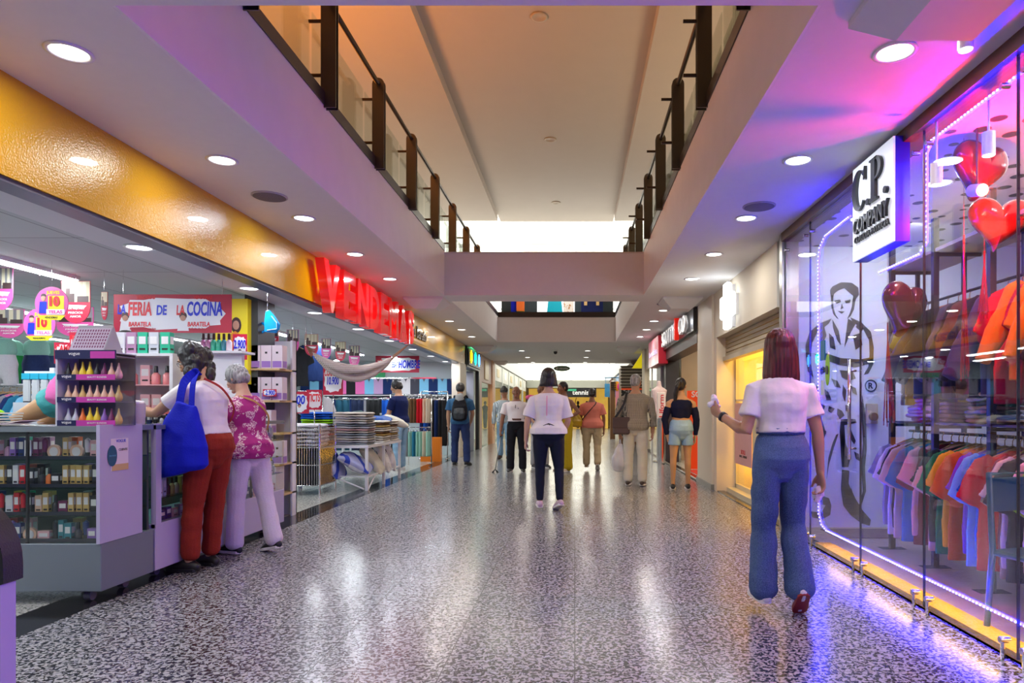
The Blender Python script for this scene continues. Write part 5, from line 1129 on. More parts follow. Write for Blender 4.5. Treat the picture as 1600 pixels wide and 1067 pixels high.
yt = MB().prism([(1.72,2.42),(2.04,2.42),(2.04,2.88),(2.02,2.88)], .3, (0,19.7,0), (1,0,0), (0,0,1), (0,1,0)).build('yellow_sign', mat('bright_yellow', (.9,.75,.01), .4, emit=.5)); tag(yt, 'bright yellow wedge sign under the ceiling beside the far right pillar', 'sign')
WST = mat('pale_storefront', (.70,.66,.58), .5)
for i in range(4):
    y0 = 27.5+i*3.0; o = thing('storefront', 'bright glazed storefront on the far right side, %s beyond the slatted kiosks' % nth(i), 'storefront', (2.06, y0, 0), 0, 'far right storefronts')
    MB().box(0,.2,0,.18,0,2.8).build('post', WST, o); MB().box(0,.15,.18,3,2.2,2.8).build('lintel', [WST, mat('st_blue', (.02,.15,.4), .4), WST, mat('st_rose', (.6,.3,.3), .4), WST, WST][i], o); MB().box(.05,.06,.18,3,.1,2.2).build('pane', GL, o); MB().box(.9,1.0,0,3,0,2.8).build('back_panel', mat('warm_store', (.75,.58,.30), .5, emit=.25, var=.5, bscale=5), o)
o = MB().box(1.35,1.85,30,30.05,1.75,2.35).cyl((1.4,30.02,2.35),(1.4,30.02,2.6),.01).cyl((1.8,30.02,2.35),(1.8,30.02,2.6),.01).box(1.35,2.2,30,30.05,2.6,2.64).build('hanging_poster', mat('blue_poster', (.03,.20,.42), .4, var=.6, bscale=6)); tag(o, 'blue hanging poster far along the right side', 'poster')
o = MB().box(1.95,2.05,28.5,29.2,1.4,2.4).build('white_blade_sign', mat('white_blade', (.8,.78,.76), .4, emit=.4)); tag(o, 'white blade sign far along the right side next to the blue poster', 'sign')
# ================================================================ far end store and hanging oval sign
tn = thing('shop_sign', 'long dark sign with white letters reading tennis at the far end', 'sign', (.35, 40, 1.93)); MB().box(-1.15,.95,0,.2,0,.56).build('fascia', mat('black_backing'), tn); text('tennis', mat('lit_letter'), tn, (.0,0,.28), (1,0,0), (0,0,1), 1.0, .27, depth=.05, bold=.02)
bx('wall_end_store', mat('warm_lit_back', (.85,.55,.12), .5, emit=.5, ecol=(1,.55,.08), var=.5, bscale=1.5), -2.9, 2.1, 42, 42.1, 0, 2.5); bx('ceiling_end', mat('end_grey', (.30,.32,.28), .5), -2.9, 2.1, 40.2, 45.9, 2.5, 2.9)
bx('trim_16', mat('end_fascia', (.42,.43,.38), .5), -2.9, 2.1, 40, 40.2, 2.5, 2.95)
o = MB().box(-.55,.1,39.9,39.98,2.3,2.42).build('exit_sign', mat('green_sign', (.05,.35,.2), .4, emit=.4)); tag(o, 'small green exit sign above the far end sign', 'sign')
for i, x in enumerate((-.3,.2,.75)):
    t = thing('mannequin', 'dark clothed mannequin in the yellow end store, %s of three' % nth(i), 'mannequin', (x, 41.2, 0), 0, 'end store mannequins'); MB().loft([(0,0,.1),(0,0,.8),(0,0,1.0),(0,0,1.35),(0,0,1.45)], [(.10,.08),(.15,.1),(.13,.09),(.19,.1),(.06,.06)]).build('torso', BLACKC, t, smooth=True); MB().ell((0,0,1.6),(.09,.1,.12)).build('head', SHOE_K, t, smooth=True)
ov = thing('hanging_sign', 'green oval sign hung on two rods from the ceiling edge in the middle', 'sign', (-.46, 23.9, 2.66)); MB().rings([[(.30*math.cos(a), y, .10*math.sin(a)) for a in [2*PI*i/36 for i in range(36)]] for y in (-.02,.02)]).build('oval_board', mat('dull_green', (.10,.17,.10), .5), ov); MB().cyl((-.17,0,.08),(-.17,0,.22),.008).cyl((.17,0,.08),(.17,0,.22),.008).build('rods', STEEL, ov); text('El rincón', WPR, ov, (0,-.02,0), (1,0,0), (0,0,1), .42, .08, depth=.005, bold=.01)
o = thing('security_camera', 'small dark dome camera under the ceiling before the bright court', 'camera', (-.55, 19.0, H0)); MB().cyl((0,0,-.04),(0,0,0),.07,n=18).build('base', WHITEM, o); MB().ell((0,0,-.06),(.055,.055,.06)).build('dome', SHOE_K, o, smooth=True)
# ================================================================ upstairs: railings and the shops beyond
PST = mat('post_steel', (.22,.22,.19), .28, metal=.9); RB = mat('rail_bronze', (.10,.075,.055), .3, metal=.8)
for side, X in ((0,-2.0), (1,1.10)):
    sgn = 1 if side == 0 else -1
    rl = thing('handrail', 'dark tubular handrail along the %s upstairs balustrade' % ('left' if side == 0 else 'right'), 'handrail', (X+sgn*.10, 9, 4.33)); MB().tube([(0,-7,0),(0,5.2,0)], .022, 12).build('rail', RB, rl, smooth=True)
    for k in range(-1, 7):
        Y = 5.16+1.3*k
        t = thing('balustrade_post', 'steel twin-plate balustrade post upstairs on the %s, %s from the camera' % ('left' if side == 0 else 'right', nth(k+1)), 'post', (X+sgn*.10, Y, ZT+.13), PI/2, 'upstairs posts')
        for dx in (-.025, .025):
            pl = [(-.058,-.12),(.058,-.12),(.058,.70)]+[(.058*math.cos(a), .70+.058*math.sin(a)) for a in [PI*i/8 for i in range(1,8)]]+[(-.058,.70)]
            MB().prism(pl, .010, (dx-.005,0,0), (0,1,0), (0,0,1), (1,0,0)).build('plate', PST, t)
        MB().cyl((0,-.03,.14),(0,.16,.14),.014).build('clamp', RB, t, smooth='auto'); MB().cyl((0,-.03,.56),(0,.16,.56),.014).build('clamp', RB, t, smooth='auto'); MB().cyl((-.04,0,.70),(.04,0,.70),.024).build('rail_boss', RB, t, smooth='auto')
    for k in range(-1, 6):
        Y = 5.16+1.3*k
        o = MB().box(X-sgn*.052, X-sgn*.044, Y+.03, Y+1.27, ZT+.16, 4.28).build('balustrade_glass', GLG); tag(o, 'clear balustrade glass upstairs on the %s, %s from the camera' % ('left' if side == 0 else 'right', nth(k+1)), 'glass', 'balustrade glass')
lamp('upper_orange_fill', 'AREA', (-3.9, 6.6, 3.75), 170, (1,.32,.04), 1., rot=(PI,.5,0), sy=4.); lamp('upper_warm_right', 'AREA', (3.2, 9, 3.8), 70, (1,.78,.45), 1.2, rot=(PI,-.3,0), sy=7.); lamp('upper_warm_left', 'AREA', (-4.2, 12.5, 3.8), 30, (1,.72,.42), 1., rot=(PI,.3,0), sy=5.)  # lamps added upstairs without fixtures to warm the upper ceiling
# shop window row on the upstairs bridge
us = thing('upstairs_display', 'long black based shop window upstairs seen through the second opening', 'shop display', (-.45, 17.6, ZT+.002))
MB().box(-1.55,1.5,0,.6,.0,.12).build('base', BLK, us); MB().box(-1.55,1.5,.55,.6,.12,1.4).build('back', mat('upper_dark', (.03,.05,.06), .5), us); MB().box(-1.5,-.85,-.05,.4,.13,.20).build('green_ledge', mat('green_ledge', (.01,.45,.12), .4), us)
MB().box(-.55,.45,.1,.12,.12,1.3).build('white_panel', mat('white_lit_panel', (.9,.9,.9), .4, emit=.9), us); MB().prism([(-.30,.12),(.14,.12),(.06,.9),(-.22,.9)], .03, (0,.05,0), (1,0,0), (0,0,1), (0,1,0)).build('teal_figure', mat('teal_cut', (.0,.30,.38), .4, emit=.2), us); MB().box(.15,.42,.06,.09,.12,1.0).build('photo_panel', floral('photo_tan', (.75,.7,.62), (.45,.22,.08), 6, .4), us)
MB().box(.62,1.2,.1,.2,.12,1.1).build('navy_case', NAVY, us); MB().box(.7,.78,.08,.1,.45,.55).box(1.02,1.1,.08,.1,.45,.55).box(.7,.78,.08,.1,.62,.7).build('tan_labels', mat('tan_label', (.6,.4,.15), .5), us); MB().box(-1.1,-.9,.1,.3,.3,.9).build('orange_item', mat('orange_item', (.8,.15,.02), .5), us); MB().box(-1.25,-1.1,.15,.3,.12,.8).build('blue_item', BLUEB, us)
lamp('upstairs_display_lamp', 'AREA', (-.4, 17.2, 5.0), 40, (1,1,1), 1.5, rot=(.4,0,0))
# left side shops beyond the big shop
bx('wall_left_mid', mat('dark_frame'), -3.1,-2.87,17.55,17.62,0,H0); bx('wall_left_header', mat('dark_header', (.03,.04,.04), .4), -3.1,-2.85,17.62,20.0,2.32,H0)
o = thing('shop_sign', 'dark sign with glowing yellow and turquoise letters above the narrow left shop', 'sign', (-2.84, 18.8, 2.60)); MB().box(0,.03,-1.1,1.1,-.22,.22).build('panel', mat('dark_header'), o)
for k, (c, e_, y) in enumerate([((1,.7,0),(1,.6,.0),-.75),((0,.8,.7),(0,.85,.6),.0),((.2,.6,1),(.1,.45,1),.7)]):
    q = MB(); q.box(.03,.05,y-.14,y+.14,-.10,.13); q.box(.03,.05,y-.05,y+.05,-.16,.19); q.build('glowing_letter', mat('glow_letter_%d' % k, c, .4, emit=2.2, ecol=e_), o)
lamp('green_sign_glow', 'AREA', (.12,0,.25), 5, (.1,1,.35), .3, rot=(PI,0,0), parent=o, sy=1.4)
bx('wall_left_narrow_far', mat('violet_grey', (.42,.42,.50), .5), -4.2,-2.95,19.4,19.5,0,2.3); bx('trim_17', mat('dark_frame'), -2.95,-2.86,19.85,20.05,0,2.35)
lamp('narrow_shop_lamp', 'AREA', (-3.6,18.6,2.28), 25, (.9,.95,1), .6, sy=1.)
for k in range(6): fold_at((-3.35, 19.2, .9+.16*k), 'navy', 'dark cap display pile in the narrow left shop, %s level up' % nth(k), 'cap tower', 0, (1.3,1.3,2.4), 'cap_stack')
bx('wall_left_pink', mat('pink_cream', (.66,.50,.45), .5), -3.0,-2.86,20.05,20.5,0,H0); bx('wall_left_upper_pink', mat('pink_cream'), -3.0,-2.88,20.5,23.0,2.05,H0); bx('wall_left_orange', mat('peach_pillar', (.72,.42,.26), .5), -3.0,-2.84,23.0,23.7,0,H0)
o = struct(MB().box(-2.93,-2.92,20.5,23.0,.05,2.05).build('window_12', GL)); MB().box(-4.3,-4.2,20.5,23.0,.3,2.0).build('display_back', mat('amber_display', (.55,.25,.10), .5, var=.6, bscale=6, emit=.25), o); lamp('left_display_lamp', 'AREA', (-3.5,21.7,2.0), 30, (1,.8,.5), .6, sy=2.)
o = MB().box(-2.878,-2.85,21.2,22.1,2.15,2.75).build('emblem_board', mat('gold_board', (.6,.45,.2), .4)); tag(o, 'small gold emblem board over the pink shop on the left', 'sign')
for i in range(6):
    y0 = 23.9+i*2.6; o = thing('storefront', 'glazed storefront with pale frames on the far left side, %s beyond the peach pillar' % nth(i), 'storefront', (-2.9, y0, 0), 0, 'far left storefronts')
    MB().box(-.12,.03,0,.15,0,2.85).build('post', mat('pale_post', (.60,.62,.60), .4), o); MB().box(-.1,0,.15,2.6,2.25,2.85).build('lintel', mat('pale_lintel', (.66,.66,.62), .5), o); MB().box(-.02,-.01,.15,2.6,.1,2.25).build('pane', GL, o); MB().box(-1.2,-1.1,0,2.6,0,2.8).build('back_panel', mat('cool_store', (.52,.58,.52), .5, emit=.2, var=.4, bscale=4), o); MB().box(0,.012,.9,1.7,2.4,2.7).build('name_board', [mat('st_gold', (.5,.38,.15), .4), mat('st_white', (.8,.8,.8), .4)][i % 2], o)
for o_ in (gp[0], gp[1], gp[2], trou): pass
# ================================================================ left: glass make-up counters at the shop edge
LIL = mat('lilac_white_laminate', (.44,.40,.54), .35, var=.04, bscale=3); GREYL = mat('grey_laminate', (.15,.18,.20), .35, var=.05, bscale=3); SHG = glass('shelf_glass', (.75,.92,.86), 1.)
XC, YC = -2.86, 4.02; NVL = mat('navy_lip', (.01,.012,.03), .4)
ct = thing('glass_counter', 'glass fronted make-up counter with grey base facing the camera', 'display counter', (-4.0, YC+.27, .08))
def loc(o, x0, x1, y0, y1, z0, z1): L_ = o.location; return (x0-L_.x, x1-L_.x, y0-L_.y, y1-L_.y, z0-L_.z, z1-L_.z)
MB().box(*loc(ct,-5.3,XC,YC,YC+.5,.08,.37),.004).build('base', GREYL, ct); MB().box(*loc(ct,-5.3,XC,YC-.01,YC+.5,1.045,1.08)).build('counter_top', mat('counter_edge', (.26,.30,.31), .25, metal=.4), ct)
MB().box(*loc(ct,-5.3,XC-.02,YC+.46,YC+.48,.37,1.045)).build('back_panel', mat('counter_inside', (.03,.035,.04), .5), ct)
for z in (.375,.538,.708,.878): MB().box(*loc(ct,-5.3,XC-.02,YC+.025,YC+.04,z,z+.020)).build('shelf_lip', NVL, ct)
for z in (.53,.70,.87): MB().box(*loc(ct,-5.3,XC-.02,YC+.02,YC+.46,z,z+.008)).build('glass_shelf', SHG, ct)
MB().box(*loc(ct,-5.3,XC-.01,YC,YC+.006,.375,1.04)).build('front_pane', GL, ct)
for x in (-3.32,-3.9,-4.5): MB().box(*loc(ct,x,x+.012,YC+.005,YC+.02,.37,1.045)).build('divider', DARK, ct)
MB().box(*loc(ct,XC-.02,XC+.002,YC-.014,YC+.38,.37,1.088)).build('side_panel', LIL, ct)
for x, y in ((-3.0,YC+.1),(-3.0,YC+.4),(-4.4,YC+.1),(-4.4,YC+.4)):
    MB().cyl((x+4-.02,y-YC-.27,-.045),(x+4+.02,y-YC-.27,-.045),.032,n=14).box(x+4-.015,x+4+.015,y-YC-.27-.02,y-YC-.27+.02,-.045,.0).build('caster', mat('caster_grey', (.12,.12,.14), .4), ct, smooth='auto')
lamp('counter_lamp', 'AREA', (0,.0,.955), 4, (.9,.95,1), 2.2, parent=ct, sy=.05)
cs2 = thing('glass_counter', 'long lilac sided glass counter running along the gallery behind the front one', 'display counter', (-3.1, 5.3, .08))
MB().box(*loc(cs2,-3.36,XC,YC+.52,6.55,.08,.40),.004).build('base', LIL, cs2); MB().box(*loc(cs2,-3.36,XC+.005,YC+.52,6.55,1.045,1.075)).build('counter_top', mat('counter_edge'), cs2)
MB().box(*loc(cs2,-3.36,-3.34,YC+.52,6.55,.40,1.045)).build('back_panel', mat('counter_inside'), cs2)
for z in (.56,.72,.88): MB().box(*loc(cs2,-3.34,XC-.01,YC+.53,6.54,z,z+.008)).build('glass_shelf', SHG, cs2)
MB().box(*loc(cs2,XC-.006,XC,YC+.60,6.55,.405,1.04)).build('side_pane', GL, cs2); MB().box(*loc(cs2,XC-.03,XC+.004,YC+.52,YC+.58,.37,1.085)).build('corner_post', LIL, cs2)
for y in (5.2,5.9): MB().box(*loc(cs2,XC-.02,XC-.006,y,y+.012,.40,1.045)).build('divider', DARK, cs2)
for x, y in ((-3.0,4.75),(-3.0,5.6),(-3.0,6.4)): MB().cyl((x+3.1-.02,y-5.3,-.045),(x+3.1+.02,y-5.3,-.045),.032,n=14).build('caster', mat('caster_grey'), cs2, smooth='auto')
lamp('counter_lamp', 'AREA', (0,.0,.955), 8, (.9,.92,1), .05, parent=cs2, sy=2.0)
o = MB().box(XC, XC+.003, 4.10, 4.26, .80, 1.00).build('counter_leaflet', mat('leaflet_peach', (.70,.62,.62), .5)); tag(o, 'small pale leaflet stuck on the lilac end panel of the counter', 'leaflet')
MB().box(XC+.003, XC+.004, 4.11, 4.26, .80, .84).build('tan_strip', mat('tan_label'), o); text('VOGUE', BPR, o, (XC+.003,4.19,.985), (0,1,0), (0,0,1), .09, depth=.001); text('CLIENTE', KPR, o, (XC+.003,4.21,.93), (0,1,0), (0,0,1), .08, depth=.001)
o = MB().rings([[(XC+dx, 4.11+.042*math.cos(a), .895+.065*math.sin(a)) for a in [2*PI*i/24 for i in range(24)]] for dx in (.0045,.006)]).build('round_sticker', mat('petrol_sticker', (.01,.09,.14), .4)); tag(o, 'dark petrol oval sticker on the lilac end panel of the counter', 'sticker')
text('SIN STOCK', mat('sticker_print', (.15,.4,.5), .5), o, (XC+.006,4.11,.895), (0,1,0), (0,0,1), .06, depth=.001)
# ---------------- cartons, tubes and bottles on the counter shelves
def pmat(n, c): return mat('pack_'+n, c, .35, var=.06, bscale=30)
PK = {k: pmat(k, c) for k, c in dict(white=(.68,.66,.70), coral=(.60,.14,.10), mauve=(.42,.22,.36), violet=(.24,.12,.42), yellow=(.80,.60,.03), black=(.015,.015,.02), red=(.62,.015,.03), gold=(.58,.38,.12), teal=(.02,.22,.26), silver=(.5,.52,.56), rose=(.72,.38,.40), navy=(.01,.03,.16), green=(.02,.42,.24), orange=(.75,.16,.02), peach=(.72,.45,.30), plum=(.16,.02,.09)).items()}
PM = mat('pack', (.5,.5,.5), .4); PM2 = mat('pack_cap', (.02,.02,.02), .3); LBL = mat('pack_label', (.72,.70,.68), .4)
def proto_box(w_, d, h, lab=True):
    mb = MB().m(0).box(-w_/2,w_/2,-d/2,d/2,0,h)
    if lab: mb.m(1).box(-w_*.36,w_*.36,-d/2-.001,-d/2,h*.45,h*.80).m(2).box(-w_*.30,w_*.30,-d/2-.0015,-d/2,h*.18,h*.26).m(1).box(w_/2,w_/2+.001,-d*.36,d*.36,h*.45,h*.80).m(2).box(w_/2,w_/2+.0015,-d*.3,d*.3,h*.18,h*.26)
    o = mb.build('carton', [PM, LBL, PM2]); o['label'] = 'x'; o['category'] = 'carton'; return o
def proto_tube():
    o = MB().m(2).lathe([(.013,0),(.014,.002),(.014,.034),(.013,.036)], n=12).m(0).lathe([(.0125,.036),(.015,.06),(.016,.105),(.004,.118)], n=12).build('cosmetic_tube', [PM, LBL, PM2], smooth='auto'); o['label'] = 'x'; o['category'] = 'tube'; return o
def proto_bottle():
    o = MB().m(0).lathe([(.017,0),(.020,.003),(.020,.055),(.010,.068),(.008,.070)], n=14).m(2).lathe([(.009,.070),(.010,.071),(.009,.105),(.007,.108)], n=12).build('small_bottle', [PM, LBL, PM2], smooth='auto'); o['label'] = 'x'; o['category'] = 'bottle'; return o
def proto_compact():
    o = MB().m(0).cyl((0,-.008,.04),(0,.008,.04),.040,n=24).m(1).cyl((0,-.009,.04),(0,-.008,.04),.026,n=24).m(2).box(-.03,.03,-.012,.012,0,.006).build('powder_compact', [PM, LBL, PM2], smooth='auto'); o['label'] = 'x'; o['category'] = 'compact'; return o
PB = [proto_box(.042,.035,.105), proto_box(.055,.04,.075), proto_box(.034,.03,.12), proto_box(.07,.04,.06)]; PT, PBo, PC = proto_tube(), proto_bottle(), proto_compact()
def put(pr, x, y, z, c, label, group, rz=0, sc=None, name=None):
    o = dup(pr, (x,y,z), rz, label, group, None, sc)
    sl = o.material_slots[0]; sl.link = 'OBJECT'; sl.material = PK[c] if isinstance(c, str) else c
    if name: o.name = name
    return o
SH = {0: ('bottom', .371), 1: ('second', .539), 2: ('third', .709), 3: ('top', .879)}
KN = {0:'carton',1:'carton',2:'slim carton',3:'flat carton',4:'lip colour tube',5:'small bottle',6:'round compact'}
rnd = random.Random(21)
pal = {3: ['coral']*8+['rose','mauve','silver','silver','rose','mauve','violet','navy','white','plum','plum','peach','gold','peach','white','rose'],
       2: ['navy','black','silver','black','mauve','yellow','yellow','yellow','black','gold','black','white','red','black','black','orange','black','gold','gold','gold','gold','black'],
       1: ['silver','silver','silver','white','white','white','navy','teal','black','red','white','red','red','black','peach','gold','black','plum','gold','gold','gold','black'],
       0: ['yellow','yellow','white','yellow','black','orange','orange','white','black','rose','rose','violet','violet','navy','peach','rose','black','teal','teal','black','navy','violet']}
for lv in range(4):
    sn, z = SH[lv]; x = -2.93; i = 0
    while x > -3.78 and i < 26:
        c = pal[lv][::-1][i % len(pal[lv])]; 
        k = rnd.choice([0,0,1,2,2,3,4,4,5]) if c not in ('gold','coral') else 2 if c == 'gold' else 4
        if c == 'peach' and lv in (0,3): k = 6
        w_ = [.046,.060,.038,.074,.034,.044,.085][k]; pr = (PB+[PT,PBo,PC])[k]
        put(pr, x-w_/2, YC+.07+rnd.uniform(0,.02), z, c, '%s %s, %s shelf of the front counter, %s from the lilac panel' % (c, KN[k], sn, nth(i)), 'front counter %s shelf' % sn, rnd.uniform(-.08,.08), (1,1,1.08))
        if k < 3 and rnd.random() < .5 and lv != 9:
            put(PB[1], x-w_/2, YC+.16, z, rnd.choice(list(PK)), 'rear carton behind the %s item from the lilac panel, %s front counter shelf' % (nth(i), sn), 'front counter %s shelf rear' % sn, 0, (1,1,1.75))
        x -= w_+.006; i += 1
SH = {0: ('bottom', .401), 1: ('second', .569), 2: ('third', .729), 3: ('top', .889)}
pal2 = {3: ['violet','white','silver','white','violet','white','rose'], 2: ['white','silver','mauve','white','violet','white'], 1: ['white','silver','black','gold','peach','gold','peach','white'], 0: ['navy','navy','rose','mauve','rose','white','peach','rose','coral']}
for lv in range(4):
    sn, z = SH[lv]; y = 4.66; i = 0
    while y < 6.45 and i < 34:
        c = pal2[lv][i % len(pal2[lv])]; k = rnd.choice([0,0,2,2,5,0]) if lv else rnd.choice([1,3,0]); w_ = [.046,.060,.038,.074,.034,.044,.085][k]
        put((PB+[PT,PBo,PC])[k], XC-.07, y+w_/2, z, c, '%s %s, %s shelf of the side counter, %s from its corner post' % (c, KN[k], sn, nth(i)), 'side counter %s shelf' % sn, PI/2+rnd.uniform(-.08,.08), (1,1,1.12))
        y += w_+.010; i += 1
# ---------------- sponge display rack on the counter
PINKP = mat('magenta_print', (.50,.04,.32), .4); NVP = mat('navy_print', (.012,.012,.07), .4)
rk2 = thing('display_rack', 'clear three shelf display rack of make-up sponges with navy and magenta bands', 'display rack', (-3.02, 4.22, 1.08))
rx0, rx1, rh = -.19, .17, .45
MB().box(rx0-.012,rx0,-.09,.10,0,rh).build('side', mat('rack_side', (.55,.55,.60), .4), rk2); MB().box(rx1,rx1+.006,-.09,.10,0,rh).build('side', GL, rk2); MB().box(rx0,rx1,.09,.10,0,rh).build('back', mat('rack_back', (.20,.19,.23), .4), rk2)
for k, z in enumerate((0,.145,.285,.43)):
    b_ = MB().box(rx0,rx1,-.09,.09,z,z+.006).build('shelf', mat('rack_shelf', (.35,.33,.40), .4), rk2)
    if k < 3:
        MB().box(rx0,(rx0+rx1)/2-.06,-.094,-.09,z,z+.034).build('navy_band', NVP, b_); MB().box((rx0+rx1)/2-.06,rx1,-.095,-.09,z,z+.034).build('magenta_band', PINKP, b_)
        text('vogue', WPR, b_, (rx0+.06,-.094,z+.017), (1,0,0), (0,0,1), .06, depth=.001); text('BEAUTY BLENDER', WPR, b_, (.06,-.095,z+.017), (1,0,0), (0,0,1), .12, depth=.001)
MB().box(rx0-.012,rx1+.006,-.097,-.09,rh-.035,rh+.02).build('header', NVP, rk2); MB().box(.02,rx1+.002,-.099,-.097,rh-.032,rh+.012).build('header_magenta', PINKP, rk2); text('vogue', WPR, rk2, (-.08,-.097,rh-.008), (1,0,0), (0,0,1), .07, depth=.001); MB().box(rx0-.012,rx1+.006,-.09,.10,rh,rh+.006).build('top', mat('rack_side'), rk2)
sp_ = MB().m(0).lathe([(.012,0),(.022,.008),(.026,.025),(.022,.045),(.011,.066),(.007,.085),(.0055,.10),(.003,.105)], n=16).build('makeup_sponge', [PM, LBL, PM2], smooth=True); sp_['label'] = 'x'; sp_['category'] = 'make-up sponge'
SC_ = {1: ['black','gold','yellow','yellow','peach','plum','rose','peach'], 2: [], 0: ['silver','silver','orange','yellow','yellow','violet','plum','gold']}
for lv, (z, cs_) in enumerate([(.006,['silver','silver','orange','yellow','yellow','violet','plum','gold']), (.151,['peach','peach','gold','peach','peach','peach','peach','gold']), (.291,['black','gold','yellow','yellow','black','plum','peach','rose'])]):
    for i, c in enumerate(cs_): put(sp_, -3.02+rx0+.035+i*.045, 4.22-.045, 1.08+z, c, '%s drop-shaped sponge on the %s shelf of the sponge rack, %s along' % (c, ['bottom','middle','top'][lv], nth(i)), 'sponges in the rack', 0, (.85,.85,1.05 if c == 'yellow' else .98))
nt_ = thing('colour_card_stand', 'tent-shaped pale card stand with rows of dark nail colour swatches', 'card stand', (-3.03, 4.23, 1.54))
PANELP = mat('lavender_card', (.50,.42,.50), .4); MB().prism([(-.09,0),(.09,0),(.0,.175)], .22, (-.12,0,0), (0,1,0), (0,0,1), (1,0,0)).build('tent_body', mat('card_grey', (.34,.32,.34), .5), nt_)
q = MB(); u = V((0,.09,.175)).normalized()
for r in range(6):
    for c in range(12): p0 = V((-.10+.0165*c, -.093, .0)) + u*(.03+.024*r); q.add([p0, p0+V((.008,0,0)), p0+V((.008,0,0))+u*.015, p0+u*.015], [(0,1,2,3)])
q.build('swatches', PK['plum'], nt_); p0 = V((-.115,-.0915,.0)); MB().add([p0, p0+V((.21,0,0)), p0+V((.21,0,0))+u*.175, p0+u*.175], [(0,1,2,3)]).build('card_face', PANELP, nt_)
# jar of wipes, basket, paper tray on the counter
o = thing('wipes_jar', 'clear tub of white cotton pads beside the sponge rack', 'jar', (-2.93, 4.42, 1.08)); MB().lathe([(.062,0),(.066,.01),(.070,.12),(.070,.14)], n=20).build('tub', mat('milky_tub', (.55,.50,.46), .3), o, smooth='auto'); remesh(MB().ell((0,0,.145),(.066,.066,.018),20,8), 'pads', cloth('pads', (.8,.8,.8)), o, .008, 1, fold(.006, (50,50,50)))
o = thing('plastic_basket', 'white slotted plastic basket on the counter at the left edge', 'basket', (-3.78, 4.25, 1.08)); m_ = MB()
for k in range(5): m_.rings([[(.16*sx*(1+.02*k), .10*sy*(1+.02*k), .018*k+.0) for sx, sy in ((-1,-1),(1,-1),(1,1),(-1,1))], [(.16*sx*(1+.02*k), .10*sy*(1+.02*k), .018*k+.009) for sx, sy in ((-1,-1),(1,-1),(1,1),(-1,1))]])
for k in range(12): m_.box(-.16+.027*k,-.150+.027*k,-.105,-.098,0,.09)
m_.build('basket_body', mat('basket_white', (.62,.60,.50), .5), o); MB().ell((.03,0,.08),(.10,.06,.03)).build('lime_cloth', GM['lime'], o, smooth=True)
o = thing('paper_sheaf', 'open sheaf of pale papers lying on the counter top', 'papers', (-3.50, 4.10, 1.082)); MB().grid(lambda a, b_: V(((a-.5)*.30, (b_-.5)*.16, .008+.025*a*a*a)), 8, 3).grid(lambda a, b_: V(((a-.5)*.30, (b_-.5)*.2, .004+.012*a)), 8, 3).build('sheets', mat('paper_pink', (.66,.56,.58), .6), o, solid=.003)
# tall white cabinet with rose gift sets, green boxes above
cb = thing('white_cabinet', 'white open cabinet with rose coloured toiletry sets behind the glasses woman', 'cabinet', (-3.23, 5.05, 1.08))
MB().box(-.24,-.215,-.1,.12,0,.50).box(.215,.24,-.1,.12,0,.50).box(-.24,.24,-.1,.12,.50,.52).box(-.24,.24,.11,.12,0,.5).build('frame', WHITEM, cb)
for z in (.06,.28): MB().box(-.215,.215,-.1,.11,z,z+.008).build('shelf', PK['rose'], cb)
ROSE = mat('rose_glass', (.62,.20,.20), .25)
for lv, z in enumerate((1.148,1.368)):
    for i in range(5):
        x = -3.23-.17+.085*i
        if i in (2,) or (lv == 0 and i == 3):
            put(PB[0], x, 5.02, z, 'rose' if lv else 'rose', 'rose carton with white label on the %s cabinet shelf, %s along' % (['lower','upper'][lv], nth(i)), 'rose cartons', 0, (1.7,1,1.4))
        else: put(PBo, x, 5.0, z, ROSE, 'rose pump bottle on the %s cabinet shelf, %s along' % (['lower','upper'][lv], nth(i)), 'rose pump bottles', 0, (1.5,1.5,1.3))
for i, (c, w_) in enumerate([('white',.9),('mauve',.9),('green',1.6),('silver',1.3),('green',1.2)]):
    put(PB[0], -3.42+.085*i, 5.03, 1.6, c, '%s tall gift box on top of the white cabinet, %s from left' % (c, nth(i)), 'gift boxes on the cabinet', 0, (1.7,1.6,1.55))
for i in range(9): put(PB[[0,2][i%2]] if i % 3 else PBo, -3.33+.045*i, 4.93, 1.075, ['black','gold','black','plum','navy','black','silver','black','gold'][i], 'small dark cosmetic on the counter before the white cabinet, %s along' % nth(i), 'dark cosmetics below the cabinet', 0, .62)
# clear box and lilac price card
o = thing('glassware_shelf', 'small shelf of crumpled clear packed glasses behind the sponge rack', 'shelf', (-3.55, 5.4, 0)); remesh(MB().ell((0,0,1.32),(.14,.12,.15)), 'glasses_pack', mat('crinkled_film', (.55,.58,.60), .15, metal=.4, bump=1., bscale=30), o, .012, 1, fold(.02,(25,25,25))); MB().box(-.18,.18,-.12,.12,1.13,1.15).box(-.18,-.16,-.1,.1,0,1.13).box(.16,.18,-.1,.1,0,1.13).build('stand', WHITEM, o)
o = MB().cyl((-3.24,4.41,1.08),(-3.24,4.41,1.45),.003,n=6).box(-3.28,-3.20,4.40,4.405,1.42,1.50).build('price_card', mat('pink_card', (.75,.22,.50), .5)); tag(o, 'small pink card beside the sponge rack', 'card')
